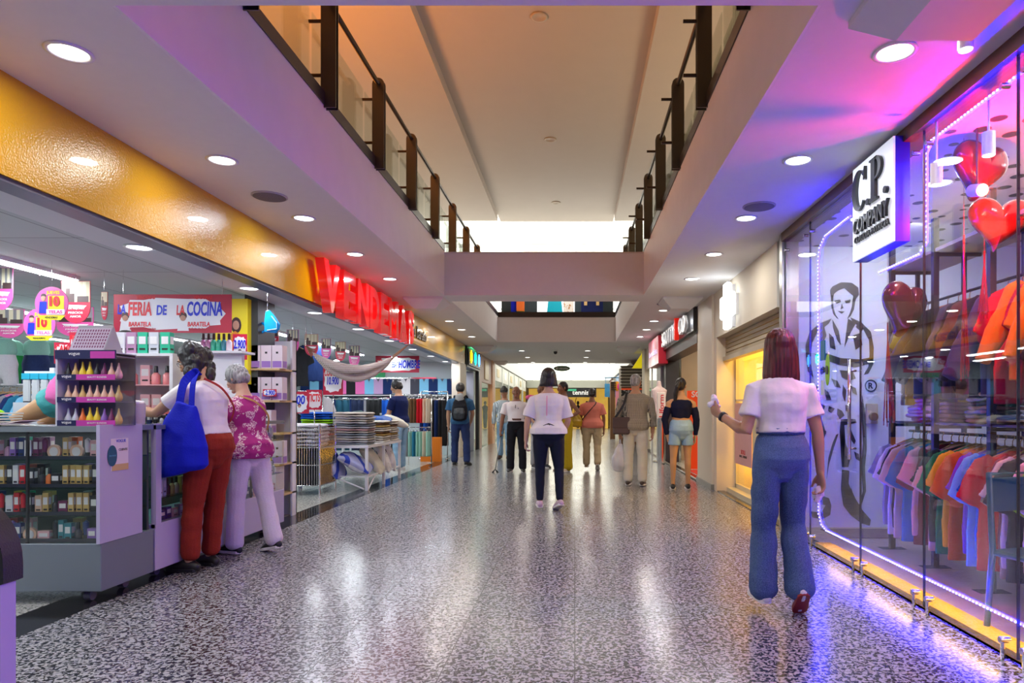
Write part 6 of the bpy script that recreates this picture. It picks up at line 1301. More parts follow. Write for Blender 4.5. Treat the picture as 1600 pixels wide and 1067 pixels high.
# security gate at the lower left edge
sg2 = thing('security_gate', 'white and violet anti-theft gate post with dark curved edge, lower left', 'security gate', (-1.70, 1.82, 0))
pl = [(-.10,0),(.13,0),(.13,.74)]+[(.13-.13*(1-math.cos(a)), .74+.18*math.sin(a)) for a in [PI/2*i/8 for i in range(9)]]+[(-.10,.92)]
MB().prism(pl, .05, (0,.0,0), (1,0,0), (0,0,1), (0,1,0)).build('pedestal', mat('gate_white', (.50,.42,.62), .35), sg2); pl2 = [(a*1.0+.012, b_+.010) for a, b_ in pl[2:-1]]
MB().rings([[(x, y, z) for y in (-.008,.058)]+[(x+.014*(1), y, z+.006) for y in (.058,-.008)] for x, z in [(.13,.70)]+pl[2:-1]]).build('bumper', SHOE_K, sg2)
# person leaning and reaching down behind the counter
p = Person('person', 'person in teal shorts and hot pink top crouched behind the make-up counter', (-3.93,5.20,0), 84, h=1.62, sk=SK_W, vox=.009, lean=-66, lk=1., legs=dict(L=(66,8,-42,0,0), R=(60,8,-50,0,0)), arms=dict(L=(-30,10,10,0), R=(10,10,40,0)), pitch=40, zoff=.75)
p.body(); p.pants(cloth('teal_satin', (.06,.36,.36), rough=.5), 'teal_shorts', top=.09, length=.15, amp=.010, e=.012, thigh=.055); p.shirt(GM['pink'], 'pink_top', hem=-.03, e=.02, sleeve=.6); p.hair(H_BLACK, 'bun'); p.shoes(SHOE_K, SOLE_W)
o = thing('bar_stool', 'white stool under the crouching person behind the counter', 'stool', (-3.86, 5.24, 0)); MB().cyl((0,0,1.12),(0,0,1.15),.15,n=24).build('seat', WHITEM, o, smooth='auto'); MB().cyl((0,0,0),(0,0,1.12),.025).cyl((0,0,0),(0,0,.02),.2,n=24).build('column', CHROME, o, smooth='auto')
o = MB().prism([(-.30,0),(-.04,0),(-.04,.25),(-.16,.21)], .02, (-3.90,5.52,1.0), (1,0,0), (0,0,1), (0,1,0)).build('white_board', mat('white_board', (.62,.66,.75), .4)); tag(o, 'pale board standing behind the counter under the crouching person', 'board')

# ================================================================ signs hanging in the shop
SW = mat('sign_white', (.78,.80,.80), .4, emit=.06); SR = mat('sign_crimson', (.52,.015,.05), .4); SPK = mat('sign_magenta', (.75,.10,.36), .4); BL2 = mat('sign_blue', (.01,.03,.62), .4); RD2 = mat('sign_red', (.80,.02,.03), .4); YL2 = mat('sign_yellow', (.92,.78,.02), .4)
SKP = mat('print_skin', (.55,.30,.2), .5); DKP = mat('print_dark', (.06,.03,.03), .5); TANP = mat('print_tan', (.55,.48,.30), .5); GRP = mat('print_grey', (.25,.25,.26), .5)
def wires(o, xs, z0, z1): 
    m_ = MB()
    for x in xs: m_.cyl((x,0,z0),(x,0,z1),.002,n=5)
    m_.build('hanging_wire', CHROME, o)
def burst(cx, cz, a, b_, n, k=.12, seed=1):
    r_ = random.Random(seed); return [(cx+a*(1-k*(i%2)-k*.4*r_.random())*math.copysign(abs(math.cos(2*PI*i/n))**.6, math.cos(2*PI*i/n)), cz+b_*(1-k*(i%2)-k*.4*r_.random())*math.copysign(abs(math.sin(2*PI*i/n))**.6, math.sin(2*PI*i/n))) for i in range(n)]
def figure(mb, x, z, s): mb.m(0).prism([(x-.5*s,z),(x+.5*s,z),(x+.35*s,z+.9*s),(x-.35*s,z+.9*s)], .002, (0,-.006,0), (1,0,0), (0,0,1), (0,1,0)).m(1).ell((x,-.006,z+1.15*s),(.27*s,.004,.30*s),12,8).m(2).ell((x,-.005,z+1.30*s),(.34*s,.004,.34*s),12,8)
def banner(px0, px1, py0, py1, Y, label, words_, rz=0., ztop=2.44, name='hanging_banner', figs=(), brand='VENDEMAS', ws=True):
    a = at(px0, py0, Y); b_ = at(px1, py1, Y); w_, h = b_.x-a.x, a.z-b_.z
    o = thing(name, label, 'sign', ((a.x+b_.x)/2, Y, (a.z+b_.z)/2), rz)
    MB().box(-w_/2,w_/2,-.004,.004,-h/2,h/2).build('board', SR, o)
    mb = MB()
    mb.prism(burst(0, 0, w_*.47, h*.43, 22, .10, int(px0)), .001, (0,-.0052,0), (1,0,0), (0,0,1), (0,1,0)); mb.build('white_burst', SW, o)
    for (s_, x, z, tw_, th_, mm) in words_: text(s_, mm, o, (x*w_/2,-.006,z*h/2), (1,0,0), (0,0,1), tw_*w_, th_*h, depth=.001, bold=.03, shear=.1)
    for x, z, s in figs:
        f = MB(); figure(f, x*w_/2, z*h/2, s*h); f.build('printed_figure', [SW, SKP, DKP], o)
    if ws and ztop > a.z: wires(o, (-w_*.42, w_*.42), h/2, ztop-(a.z+b_.z)/2)
    return o
banner(178, 362, 460, 520, 6.0, 'wide red and white banner reading LA FERIA DE LA COCINA', [('LA',-.86,.22,.07,.26,BL2),('FERIA',-.55,.25,.20,.36,RD2),('DE',-.18,.18,.09,.26,BL2),('LA',.14,.18,.07,.26,RD2),('COCINA',.55,.25,.30,.38,BL2),('VENDEMAS',-.45,.84,.16,.09,RD2),('VENDEMAS',.52,.84,.16,.09,RD2),('BARATELA',-.55,-.55,.19,.12,RD2),('BARATELA',.45,-.55,.19,.12,RD2),('la feria de los precios',-.5,-.80,.22,.07,SR),('la feria de los precios',.5,-.80,.22,.07,SR)], figs=[(-.80,-.9,.3),(.18,-.9,.3)])
banner(587, 655, 556, 582, 15.6, 'red and white banner reading HOMBRE near the back of the shop', [('TECA',-.75,.25,.16,.3,RD2),('EBATO',-.05,-.05,.2,.35,BL2),('HOMBRE',.55,0,.5,.5,BL2)])
def price(px0, px1, py0, py1, Y, label, words_, rz=0., base=None, figs=(), **k):
    o = banner(px0, px1, py0, py1, Y, label, words_, rz, name='price_sign', ws=False, figs=figs)
    if base is not None:
        h = (py1-py0)*Y/F; MB().cyl((0,.01,-h*.4),(0,.01,base-o.location.z),.007).build('pole', CHROME, o, smooth=True)
    return o
price(443, 483, 612, 646, 9.06, 'red edged price sign reading 3.900 standing over the wire bin', [('3.900',-.05,.25,.75,.42,BL2)], base=.96, figs=[(-.1,-.9,.25),(.25,-.9,.25)])
price(479, 503, 609, 640, 9.3, 'red edged sign reading TICTS just behind the 3.900 sign', [('TICTS',0,.2,.8,.4,RD2)], base=.9)
price(505, 536, 568, 617, 9.4, 'tall red edged price sign reading CORAZON 10.900 on a pole over the cloth table', [('CORAZON',0,.45,.85,.26,RD2),('10.900',0,-.1,.6,.26,BL2)], base=.95)
price(364, 386, 522, 562, 6.6, 'price sign reading 2.900 beside the yellow pillar advert', [('2.900',0,.2,.85,.35,BL2)], figs=[(0,-.9,.22)], base=0.)
price(85, 112, 535, 568, 6.3, 'red and white sign reading CAMI SUN behind the sponge rack', [('CAMI',0,.45,.8,.3,RD2),('SUN',.1,-.15,.6,.3,BL2)], base=0., figs=[(-.2,-.9,.2)])
price(109, 141, 519, 560, 5.9, 'white sign reading ORGANILLOS COCINA left of the card stand', [('PINCILLOS',0,.5,.9,.28,RD2),('A COCINA',0,.05,.5,.16,BL2)], base=0., figs=[(0,-.9,.25)])
for (x0, x1, y0, y1, Y, lab, w_, b0) in [(411,432,608,619,7.06,'small price tag reading 2.900 on the edge of the second gondola shelf','2.900',None),(410,432,757,772,7.06,'small price tag reading 9.900 under the lowest gondola shelf','9.900',None)]: price(x0, x1, y0, y1, Y, lab, [(w_,.1,0,.7,.7,BL2)])
o = banner(402, 424, 703, 734, 7.1, 'yellow card with red letter S on the gondola', [], name='price_sign', ws=False); 
for c in o.children: 
    if c.name.startswith('board'): c.data.materials[0] = YL2
for c in list(o.children):
    if c.name.startswith('white_burst'): bpy.data.objects.remove(c)
text('S', RD2, o, (.03,-.006,0), (1,0,0), (0,0,1), .08, .14, depth=.002, bold=.04)
def disc_sign(px, py, r, Y, label):
    c = at(px, py, Y); R_ = r*Y/F; o = thing('hanging_disc', label, 'sign', c)
    MB().cyl((0,-.003,0),(0,.003,0),R_,n=40).build('disc', SPK, o); m_ = MB(); m_.prism([(-.2*R_,-.55*R_),(.75*R_,-.55*R_),(.75*R_,.45*R_),(-.2*R_,.45*R_)], .001, (0,-.0045,0), (1,0,0), (0,0,1), (0,1,0)); m_.build('yellow_panel', YL2, o)
    m_ = MB(); m_.prism([(-.85*R_,-.72*R_),(.85*R_,-.72*R_),(.55*R_,-1.0*R_),(-.5*R_,-1.0*R_)], .001, (0,-.0055,0), (1,0,0), (0,0,1), (0,1,0)); m_.build('yellow_foot', YL2, o); MB().box(-.3*R_,.8*R_,-.0065,-.005,-.68*R_,-.36*R_).build('white_label', SW, o)
    text('JUEVES', YL2, o, (.1*R_,-.005,.62*R_), (1,0,0), (0,0,1), .8*R_, depth=.001, bold=.03); text('10', RD2, o, (.2*R_,-.006,.12*R_), (1,0,0), (0,0,1), .62*R_, .62*R_, depth=.002, bold=.06); text('TELAS', SPK, o, (.25*R_,-.007,-.52*R_), (1,0,0), (0,0,1), .85*R_, .2*R_, depth=.001, bold=.04); text('VENDEMAS', KPR, o, (0,-.007,-.85*R_), (1,0,0), (0,0,1), .8*R_, .12*R_, depth=.001, bold=.02)
    f = MB(); f.m(0).prism([(-.75*R_,-.6*R_),(-.3*R_,-.6*R_),(-.28*R_,.1*R_),(-.7*R_,.1*R_)], .001, (0,-.0058,0), (1,0,0), (0,0,1), (0,1,0)).m(1).ell((-.48*R_,-.005,.32*R_),(.15*R_,.003,.2*R_),12,8).m(2).ell((-.48*R_,-.0045,.45*R_),(.16*R_,.003,.14*R_),12,8); f.build('printed_figure', [BL2, SKP, DKP], o)
    wires(o, (0,), R_, 2.43-c.z)
disc_sign(81, 474, 26, 5.6, 'round magenta sign with a yellow 10 hanging higher at the left'); disc_sign(62, 507, 25, 5.9, 'round magenta sign with a yellow 10 hanging lower, partly behind the other')
def shield(px0, px1, py0, py1, Y, label, kind=0, rz=0., top=2.43):
    a = at(px0, py0, Y); b_ = at(px1, py1, Y); w_, h = b_.x-a.x, a.z-b_.z
    o = thing('hanging_poster', label, 'sign', ((a.x+b_.x)/2, Y, a.z), rz, None)
    ou = [(-w_/2,0),(-w_/2,-h*.62)]+[(w_/2*math.cos(PI+PI*i/10), -h*.62+h*.38*math.sin(PI+PI*i/10)) for i in range(1,10)]+[(w_/2,-h*.62),(w_/2,0)]
    MB().prism(ou, .006, (0,0,0), (1,0,0), (0,0,1), (0,1,0)).build('board', SR if kind != 1 else SPK, o)
    MB().m(0).box(-w_*.48,w_*.48,-.001,0,-h*.5,-h*.01).m(1).box(-w_*.3,-w_*.12,-.002,-.001,-h*.45,-h*.02).box(.0,w_*.14,-.002,-.001,-h*.42,-h*.02).box(w_*.25,w_*.36,-.002,-.001,-h*.4,-h*.02).m(2).box(-w_*.42,-w_*.05,-.003,-.001,-h*.5,-h*.30).box(-w_*.34,-w_*.20,-.003,-.001,-h*.30,-h*.17).box(w_*.05,w_*.44,-.003,-.001,-h*.5,-h*.36).m(3).prism([(-w_*.35,-h*.56),(w_*.38,-h*.58),(w_*.30,-h*.64),(-w_*.28,-h*.63)], .001, (0,-.003,0), (1,0,0), (0,0,1), (0,1,0)).build('printed_picture', [TANP if kind == 0 else GRP, mat('print_cream', (.7,.65,.45), .5), DKP, SW], o)
    for i, s_ in enumerate(('LOS MEJORES','PRECIOS','AMOR')): text(s_, WPR if i < 3 else KPR, o, (0,-.003,-h*(.66+.09*i)), (1,0,0), (0,0,1), w_*(.6-.1*i), h*.05, depth=.001, bold=.02)
    wires(o, (0,), 0, top-a.z)
shield(-14, 20, 418, 484, 5.8, 'shield-shaped poster with woman picture at the left edge', 1); shield(96, 141, 439, 505, 6.1, 'tall rounded poster with couple picture right of the magenta discs'); shield(88, 146, 480, 526, 6.7, 'lower rounded poster behind the couple poster', 1); shield(-10, 38, 483, 528, 6.3, 'wide rounded poster with crowd picture at the left edge', 1)
shield(158, 168, 456, 500, 6.0, 'narrow edge-on poster at the left end of the wide banner', 0)
for i, (x0, x1, y0, y1, Y) in enumerate([(414,435,506,545,8.0),(448,467,515,552,9.0),(476,497,522,556,9.8),(502,517,529,560,10.8),(524,540,534,564,11.6),(545,562,540,572,12.5)]):
    shield(x0, x1, y0, y1, Y, 'rounded poster in the row towards the hammock, %s from the yellow pillar' % nth(i), i % 2)
# blue jug cut-out and ring
o = thing('hanging_jug', 'bright blue jug-shaped plastic item hanging from the shop ceiling', 'jug', at(421,503,6.6)); CY = mat('cyan_plastic', (.0,.28,.62), .3)
MB().prism([(-.05,-.10),(.06,-.11),(.09,-.07),(.10,-.02),(.05,.06),(-.005,.12),(-.04,.11),(-.055,0)], .03, (0,0,0), (1,0,0), (0,0,1), (0,1,0)).build('jug_body', CY, o, bevel=.006); MB().tube([(.02,-.006,.06),(.075,-.006,-.01),(.075,-.006,-.07),(-.02,-.006,-.085)], .006).build('pale_outline', mat('pale_cyan', (.35,.6,.8), .4), o); wires(o, (-.02,), .11, 2.43-o.location.z)
o = MB().tube([(.05*math.cos(a), 0, .05*math.sin(a)) for a in [2*PI*i/20 for i in range(21)]], .014, 8).build('hanging_ring', CY, smooth=True); o.location = at(408,512,7.2); tag(o, 'small bright blue plastic ring hanging below the jug', 'ring'); wires(o, (0,), .05, 2.43-o.location.z)
# pillar with advert, slat board
bx('wall_left_pillar', mat('pillar_dark', (.05,.06,.06), .5), -3.52, -3.38, 7.1, 7.5, 0, 2.44)
o = thing('pillar_advert', 'tall yellow pillar advert with a standing woman in orange', 'poster', (-3.62, 7.02, 1.45)); MB().box(-.17,.17,0,.08,0,.90).build('panel', YL2, o); MB().m(0).prism([(-.02,.0),(.12,.0),(.10,.30),(.13,.50),(.04,.56),(-.04,.50),(-.01,.30)], .004, (0,-.005,0), (1,0,0), (0,0,1), (0,1,0)).m(1).ell((.05,-.004,.62),(.035,.006,.05)).m(2).ell((.05,-.002,.62),(.055,.004,.085)).build('printed_figure', [mat('print_orange', (.75,.28,.03), .5), SKP, DKP], o); MB().box(-.16,.0,-.004,0,0,.34).build('grey_block', GRP, o)
MB().box(-.06,.06,.03,.05,-1.45,0).build('post', WHITEM, o)
for k in range(5): text('BARATELA', mat('print_ochre', (.75,.5,.02), .5), o, (-.08,-.001,.84-.06*k), (1,0,0), (0,0,1), .13, .03, depth=.001)
o = thing('slat_board', 'narrow pale slatted wall board left of the yellow pillar advert', 'slat board', (-3.92, 7.15, 1.4)); MB().box(-.09,.05,0,.03,-1.4,.95).build('board', mat('slat_grey', (.50,.55,.56), .5), o); m_ = MB()
for k in range(16): m_.box(-.09,.05,-.004,0,.0+.06*k,.008+.06*k)
m_.build('slots', DARK, o)
# ================================================================ gondola of appliance boxes
gd = thing('gondola_shelf', 'white gondola with wooden shelf edges stacked with lamp boxes, beside the older woman', 'shelf unit', (-3.40, 7.1, 0)); PLY = mat('ply_edge', (.55,.38,.18), .5)
zs = [.27,.60,.93,1.28,1.62]
for z in zs: MB().box(-.42,.26,-.02,.40,z-.02,z).build('shelf', PLY, gd)
MB().box(-.42,.26,.40,.42,.0,1.95).build('back_panel', WHITEM, gd); MB().box(-.42,-.40,.3,.42,0,1.95).box(.24,.26,.3,.42,0,1.95).build('upright', WHITEM, gd)
ab = MB().m(0).box(-.055,.055,-.06,.06,0,.235).m(1).box(-.048,.048,-.0615,-.06,.01,.075).m(2).box(-.012,.012,-.0615,-.06,.15,.17).m(1).box(.055,.0565,-.05,.05,.01,.075).build('appliance_box', [mat('box_pinkwhite', (.66,.56,.58), .5), mat('box_violet', (.30,.16,.45), .4), KPR]); ab['label'] = 'x'; ab['category'] = 'box'
for lv, z in enumerate(zs):
    if lv == 0: continue
    for i in range(6): 
        if lv == 2 and i > 4: continue
        o = dup(ab, (-3.76+.117*i, 7.16, z), None, 'pale lamp box with violet foot, %s gondola shelf, %s from left' % (['lowest','second','third','fourth','top'][lv], nth(i)), 'lamp boxes'); o.scale = (1,1,1.05)
o = thing('shoe_box_display', 'large open fronted white box showing grey clog shoes on the lowest gondola shelf', 'box', (-3.36, 7.14, .27)); MB().box(-.20,.20,-.10,.10,0,.30).build('carton', mat('box_pinkwhite'), o); MB().box(-.11,.12,-.104,-.10,.03,.28).build('window', mat('box_grey', (.20,.18,.19), .5), o); MB().ell((-.05,-.105,.16),(.05,.01,.10)).ell((.05,-.105,.2),(.05,.01,.06)).build('clog', mat('clog_grey', (.45,.38,.38), .5), o, smooth=True)
# ================================================================ wire bin
wb_ = thing('wire_bin', 'tall silver wire bin on legs filled with folded printed blankets', 'wire bin', (-3.80, 9.35, 0)); m_ = MB()
x0, x1, y0, y1 = -.31, .31, -.25, .35
for x, y in ((x0,y0),(x1,y0),(x0,y1),(x1,y1)): m_.cyl((x,y,0),(x,y,.98),.014)
for z in (.14,.42,.66,.92):
    m_.cyl((x0,y0,z),(x1,y0,z),.007).cyl((x1,y0,z),(x1,y1,z),.007).cyl((x0,y0,z),(x0,y1,z),.007).cyl((x0,y1,z),(x1,y1,z),.007)
m_.build('frame', CHROME, wb_, smooth='auto'); m_ = MB()
for i in range(1,18): m_.cyl((x0+.62*i/18,y0,.14),(x0+.62*i/18,y0,.92),.0035,n=5)
for i in range(1,14): m_.cyl((x1,y0+.6*i/14,.14),(x1,y0+.6*i/14,.92),.0035,n=5)
m_.build('wires', CHROME, wb_); MB().box(x0,x1,y0,y1,.655,.665).build('tray', CHROME, wb_); MB().box(x0+.02,x1-.02,y0+.05,y1,.14,.62).build('dark_contents', BLACKC, wb_)
BLK_ = floral('blanket_print', (.62,.60,.62), (.50,.28,.18), 14, .22)
for k in range(6): 
    o = fold_at((-3.80+rnd.uniform(-.01,.01), 9.40, .668+.052*k), BLK_, 'folded printed blanket in the wire bin, %s from the bottom' % nth(k), 'blankets in the wire bin', rnd.uniform(-.05,.05), (1.95,1.65,1.7), 'folded_blanket')
# ================================================================ table of folded cloths
tb = thing('display_table', 'long white metal table with lower rack, stacked with folded cloths at the shop edge', 'table', (-3.40, 10.55, 0)); m_ = MB()
for x, y in ((.37,-.85),(.37,.0),(.37,.95),(-.6,-.85),(-.6,.95)): MB().box(x-.02,x+.02,y-.02,y+.02,0,.64).build('leg', WHITEM, tb)
MB().box(-.65,.40,-.88,.98,.62,.66).build('table_top', WHITEM, tb); m_ = MB()
for i in range(9): m_.box(-.6,.37,-.85+.22*i-.012,-.85+.22*i+.012,.20,.215)
m_.box(.355,.385,-.85,.95,.19,.215).box(-.615,-.585,-.85,.95,.19,.215); m_.tube([(.37,-.8,.0),(.37,-.45,.2)], .012).tube([(-.1,-.85,.2),(.33,-.85,.02)], .012); m_.build('lower_rack', WHITEM, tb)
cg = {'oat': (.55,.50,.42), 'pale_grey': (.48,.48,.50), 'dusty_rose': (.48,.30,.30), 'slate': (.22,.25,.28), 'ivory': (.66,.62,.54), 'ochre': (.45,.28,.08)}
CM = {k: cloth('towel_'+k, c, bump=.5, bscale=180) for k, c in cg.items()}; CM.update({k: GM[k] for k in ('red','blue','lime','teal','maroon','brown','black','green')})
stacks = [('greys at the near end', -3.28, 9.95, 1.55, ['slate','pale_grey','oat','pale_grey','slate','oat','dusty_rose','pale_grey','slate','pale_grey','oat','pale_grey','ivory','oat']),
          ('reds at the back left', -3.82, 10.0, 1.35, ['brown','ochre','teal','slate','red','black','oat','red','slate','lime','lime','blue','blue','blue']),
          ('creams in the middle', -3.22, 10.75, 1.2, ['ivory','oat','ivory','ochre','brown','ivory','oat','ochre','brown','ivory']),
          ('creams at the far end', -3.20, 11.25, 1.1, ['ivory','ivory','oat','ochre','ivory','oat','ivory','brown','ivory','ivory'])]
for nm, x, y, w_, cl in stacks:
    for k, c in enumerate(cl): fold_at((x+rnd.uniform(-.015,.015), y+rnd.uniform(-.015,.015), .66+.0345*k), CM[c], '%s folded cloth, stack of %s, %s from bottom' % (c.replace('_',' '), nm, nth(k)), 'table stack: '+nm, rnd.uniform(-.04,.04), (w_*1.25,1.3,1.12), 'folded_cloth')
def pillow(name, loc_, rot, r, m_, label):
    mb = MB(); mb.loft([(-r,0,0),(-r*.6,0,0),(0,0,0),(r*.6,0,0),(r,0,0)], [(r*.75,.02),(r*.72,r*.28),(r*.68,r*.34),(r*.72,r*.28),(r*.75,.02)], side=(0,1,0), n=22, sq=4)
    o = remesh(mb, name, m_, None, .012, 3, fold(.015, (8,8,8), r)); o.location = loc_; o.rotation_euler = rot; return tag(o, label, 'cushion')
pillow('cushion', (-3.62,10.6,.98), (.2,-.55,.3), .27, floral('dark_green_print', (.01,.05,.06), (.10,.30,.26), 30, .2), 'dark green printed cushion leaning on the cloth stacks')
pillow('cushion', (-3.35,11.1,.98), (.1,-.1,.2), .27, cloth('blue_satin', (.02,.09,.36), rough=.5), 'blue cushion lying on the cloth stacks by the navy polo man'); pillow('cushion', (-3.10,11.5,.98), (.1,.35,.4), .22, OFFW, 'off-white cushion at the far end of the table')
STR = check('blue_stripe_pack', (.70,.70,.74), (.02,.05,.40), 3.2, .30); DOTS = floral('spotted', (.70,.66,.64), (.03,.03,.04), 11, .30)
for i, (x, y, ry, m_, lb) in enumerate([(-3.85,9.75,.6,STR,'blue and white packed pillow, first under the near table end'),(-3.55,9.75,1.0,STR,'blue and white packed pillow, second under the near table end'),(-3.22,9.78,.5,STR,'largest blue and white packed pillow hanging out of the table rack'),(-3.15,10.35,.9,OFFW,'plain off-white pillow on the lower rack of the table'),(-3.12,10.8,1.1,DOTS,'white pillow with black spots on the lower rack of the table'),(-3.12,11.2,1.2,DOTS,'second spotted pillow at the far end of the table rack')]):
    pillow('packed_pillow', (x,y,.40), (.25,ry,.1*i), .24, m_, lb)
for i, (x, y, s_) in enumerate([(-3.13,9.53,'DULCE SUEÑO')]):
    pass
# ================================================================ hammock
hm = thing('hammock', 'cream and brown woven hammock slung under the red letters', 'hammock', (0,0,0)); H0_, H1_ = at(478,540,9.0), at(640,537,9.6)
P0, P1 = at(490,553,9.0), at(612,560,9.4); mid = at(548,600,9.2)
def cat(t, dz=0.): return (P0*(1-t)**2+mid*2*t*(1-t)+P1*t*t)+V((0,0,dz*math.sin(PI*t)))
HAM = check('hammock_weave', (.62,.55,.48), (.22,.12,.10), 40, .25)
hb_ = MB(); 
for k, (dz, r, dy) in enumerate(((.0,.045,-.05),(-.10,.055,.06),(.04,.03,.1))):
    hb_.loft([cat(i/12, dz)+V((0,dy*math.sin(PI*i/12),0)) for i in range(13)], [(.02+(r)*math.sin(PI*i/12)**.5, .02+.75*r*math.sin(PI*i/12)**.5) for i in range(13)], side=(0,1,0), n=12)
remesh(hb_, 'woven_bed', HAM, hm, .012, 2, fold(.008,(10,10,10))); m_ = MB()
for k in range(9): m_.tube([P0+V((0,(k-4)*.02,(k-4)*.012)), H0_], .004, 5)
m_.build('suspension_cord', mat('brown_cord', (.20,.09,.04), .7), hm); m_ = MB()
for k in range(9): m_.tube([P1+V((0,(k-4)*.018,(k-4)*.012)), H1_], .006, 5)
m_.build('suspension_cord', mat('brown_cord', (.20,.09,.04), .7), hm); MB().cyl(H0_, (H0_.x,H0_.y,2.44), .004).cyl(H1_, (H1_.x,H1_.y,2.36), .004).build('hook_wire', CHROME, hm)
# ================================================================ clothing racks towards the far end of the shop
def rail(name, label, x0, x1, y, z, feet=True):
    o = thing(name, label, 'clothes rack', ((x0+x1)/2, y, 0)); h = (x1-x0)/2; MB().cyl((-h,0,z),(h,0,z),.013).cyl((-h,0,0),(-h,0,z),.014).cyl((h,0,0),(h,0,z),.014).cyl((-h,-.22,.03),(-h,.22,.03),.014).cyl((h,-.22,.03),(h,.22,.03),.014).cyl((-h,0,.80),(h,0,.80),.010).build('frame', CHROME, o, smooth=True); return o
rail('trouser_rack', 'chrome two level rack hung with coloured trousers at the shop edge', -3.95, -3.08, 14.3, 1.50)
tc1 = ['grey','charcoal','mint','teal','mint','khaki','brown','brown','red','red','peach','cream']; tc2 = ['black','maroon','maroon','brown','grey','mint','teal','mint','mint','cream','mint']
for i, c in enumerate(tc1): hang(trou, (-3.88+.068*i, 14.3, 1.50), c, uniq('%s trousers on the upper level of the trouser rack', c), 'trousers, upper level', PI/2-.35+rnd.uniform(-.1,.1), (.9,1,.92))
for i, c in enumerate(tc2): hang(trou, (-3.88+.075*i, 14.3, .80), c, uniq('%s trousers on the lower level of the trouser rack', c), 'trousers, lower level', PI/2-.35+rnd.uniform(-.1,.1), (.9,1,.95))
rail('trouser_rack', 'chrome rack of long dark jeans behind the backpack man', -3.6, -2.98, 15.6, 1.60)
for i, c in enumerate(['navy','blue','navy','black','navy','black','black']): hang(trou, (-3.55+.085*i, 15.6, 1.58), c, uniq('%s long jeans on the rack behind the backpack man', c), 'long jeans', PI/2-.4, (1.1,1.2,1.9))
o = MB().box(-3.5,-3.05,15.1,15.3,.0,.55).build('orange_crate', mat('orange_crate', (.85,.22,.01), .4)); tag(o, 'bright orange crate low down by the backpack man', 'crate')
# wall display of polos at the far end
POL = ['navy','black','grey','sky','pink','white','navy','sky','charcoal','grey','lilac','sky','pink','navy']
polo = folded_proto()
MB_ = MB().m(0).box(-.13,.13,-.02,.02,-.20,.20,.012).m(1).prism([(-.05,.20),(.05,.20),(.0,.10)], .002, (0,-.023,0), (1,0,0), (0,0,1), (0,1,0)).m(0).prism([(-.07,.20),(-.045,.205),(0,.12),(-.01,.10)], .006, (0,-.030,0), (1,0,0), (0,0,1), (0,1,0)).prism([(.07,.20),(.01,.10),(0,.12),(.045,.205)], .006, (0,-.030,0), (1,0,0), (0,0,1), (0,1,0))
kill(polo); polo = MB_.build('displayed_polo', [GAR, mat('collar_dark', (.10,.10,.12), .7)]); polo['label'] = 'x'; polo['category'] = 'polo shirt'
for r, (z, n, xa, xb) in enumerate([(1.78,17,-7.0,-3.2),(1.30,16,-7.0,-3.3)]):
    for i in range(n):
        c = POL[(i*3+r*5) % len(POL)]; dup(polo, (xa+(xb-xa)*i/(n-1), 17.30, z), None, '%s folded polo on the far shop wall, %s row, %s from the left' % (c, ['upper','lower'][r], nth(i)), 'polos on the far wall', {'garment': GM[c]})
for z in (1.56,1.08): 
    o = MB().box(-7.2,-3.1,17.15,17.38,z-.02,z).build('wall_shelf', WHITEM); tag(o, 'long white wall shelf under the %s row of polos' % ('upper' if z > 1.2 else 'lower'), 'shelf')
# bolts of dark cloth behind the man in navy
for i, (x, w_, c) in enumerate([(-6.0,.30,'teal'),(-5.65,.28,'navy'),(-5.3,.32,'teal'),(-4.95,.28,'navy'),(-4.6,.3,'black'),(-4.25,.30,'blue'),(-3.98,.2,'charcoal')]):
    t = thing('hanging_fabric', '%s cloth panel hanging behind the man in navy polo, %s from the left' % (c, nth(i)), 'fabric', (x, 15.2, 1.40), 0, 'hanging cloth panels')
    MB().grid(lambda a, b_: V(((a-.5)*w_, .025*math.sin(a*14+i), -1.15*b_)), 24, 8).build('cloth', mat('deep_'+c, tuple(q*.5 for q in GC[c]), .8) if c != 'blue' else GM['blue'], t, smooth=True, solid=.01); MB().cyl((-w_/2,0,.01),(w_/2,0,.01),.012).build('bar', CHROME, t)
o = thing('fabric_stand', 'chrome frame carrying the hanging cloth panels', 'rack', (-5.0,15.2,0)); MB().cyl((-1.2,0,0),(-1.2,0,1.43),.015).cyl((1.2,0,0),(1.2,0,1.43),.015).cyl((-1.2,0,1.43),(1.2,0,1.43),.015).build('frame', CHROME, o, smooth=True)
# ================================================================ deep left of the shop: garment rows, mannequins, sock packs
def row_of(pr, n, x, y, z, dx, dy, cols, base, grp, rz, sc=None):
    for i in range(n):
        c = cols[i % len(cols)]; hang(pr, (x+dx*i, y+dy*i, z), c, uniq(base, c), grp, rz+rnd.uniform(-.15,.15), sc)
o = rail('clothes_rack', 'chrome rack of pastel shirts behind the counter at the left edge', -6.1, -4.85, 6.9, 1.42)
row_of(gp[0], 16, -6.0, 6.9, 1.42, .072, 0, ['white','grey','navy','pink','grey','navy','teal','sky','white','grey','peach','white','sky','blush'], '%s shirt on the pastel rack behind the counter', 'shirts on the pastel rack', PI/2-.5)
rail('clothes_rack', 'long chrome rack of pale shirts in the middle of the shop', -7.6, -5.3, 9.4, 1.45); row_of(gp[1], 24, -7.5, 9.4, 1.45, .095, 0, ['white','mint','grey','white','sky','lilac','white','charcoal'], '%s shirt on the middle shop rack', 'shirts on the middle rack', PI/2-.6)
rail('clothes_rack', 'chrome rack of mixed garments behind the gondola', -5.9, -4.4, 11.6, 1.5); row_of(gp[1], 16, -5.8, 11.6, 1.5, .09, 0, ['sky','white','navy','grey','pink','white','black'], '%s garment on the rack behind the gondola', 'garments behind the gondola', PI/2-.7)
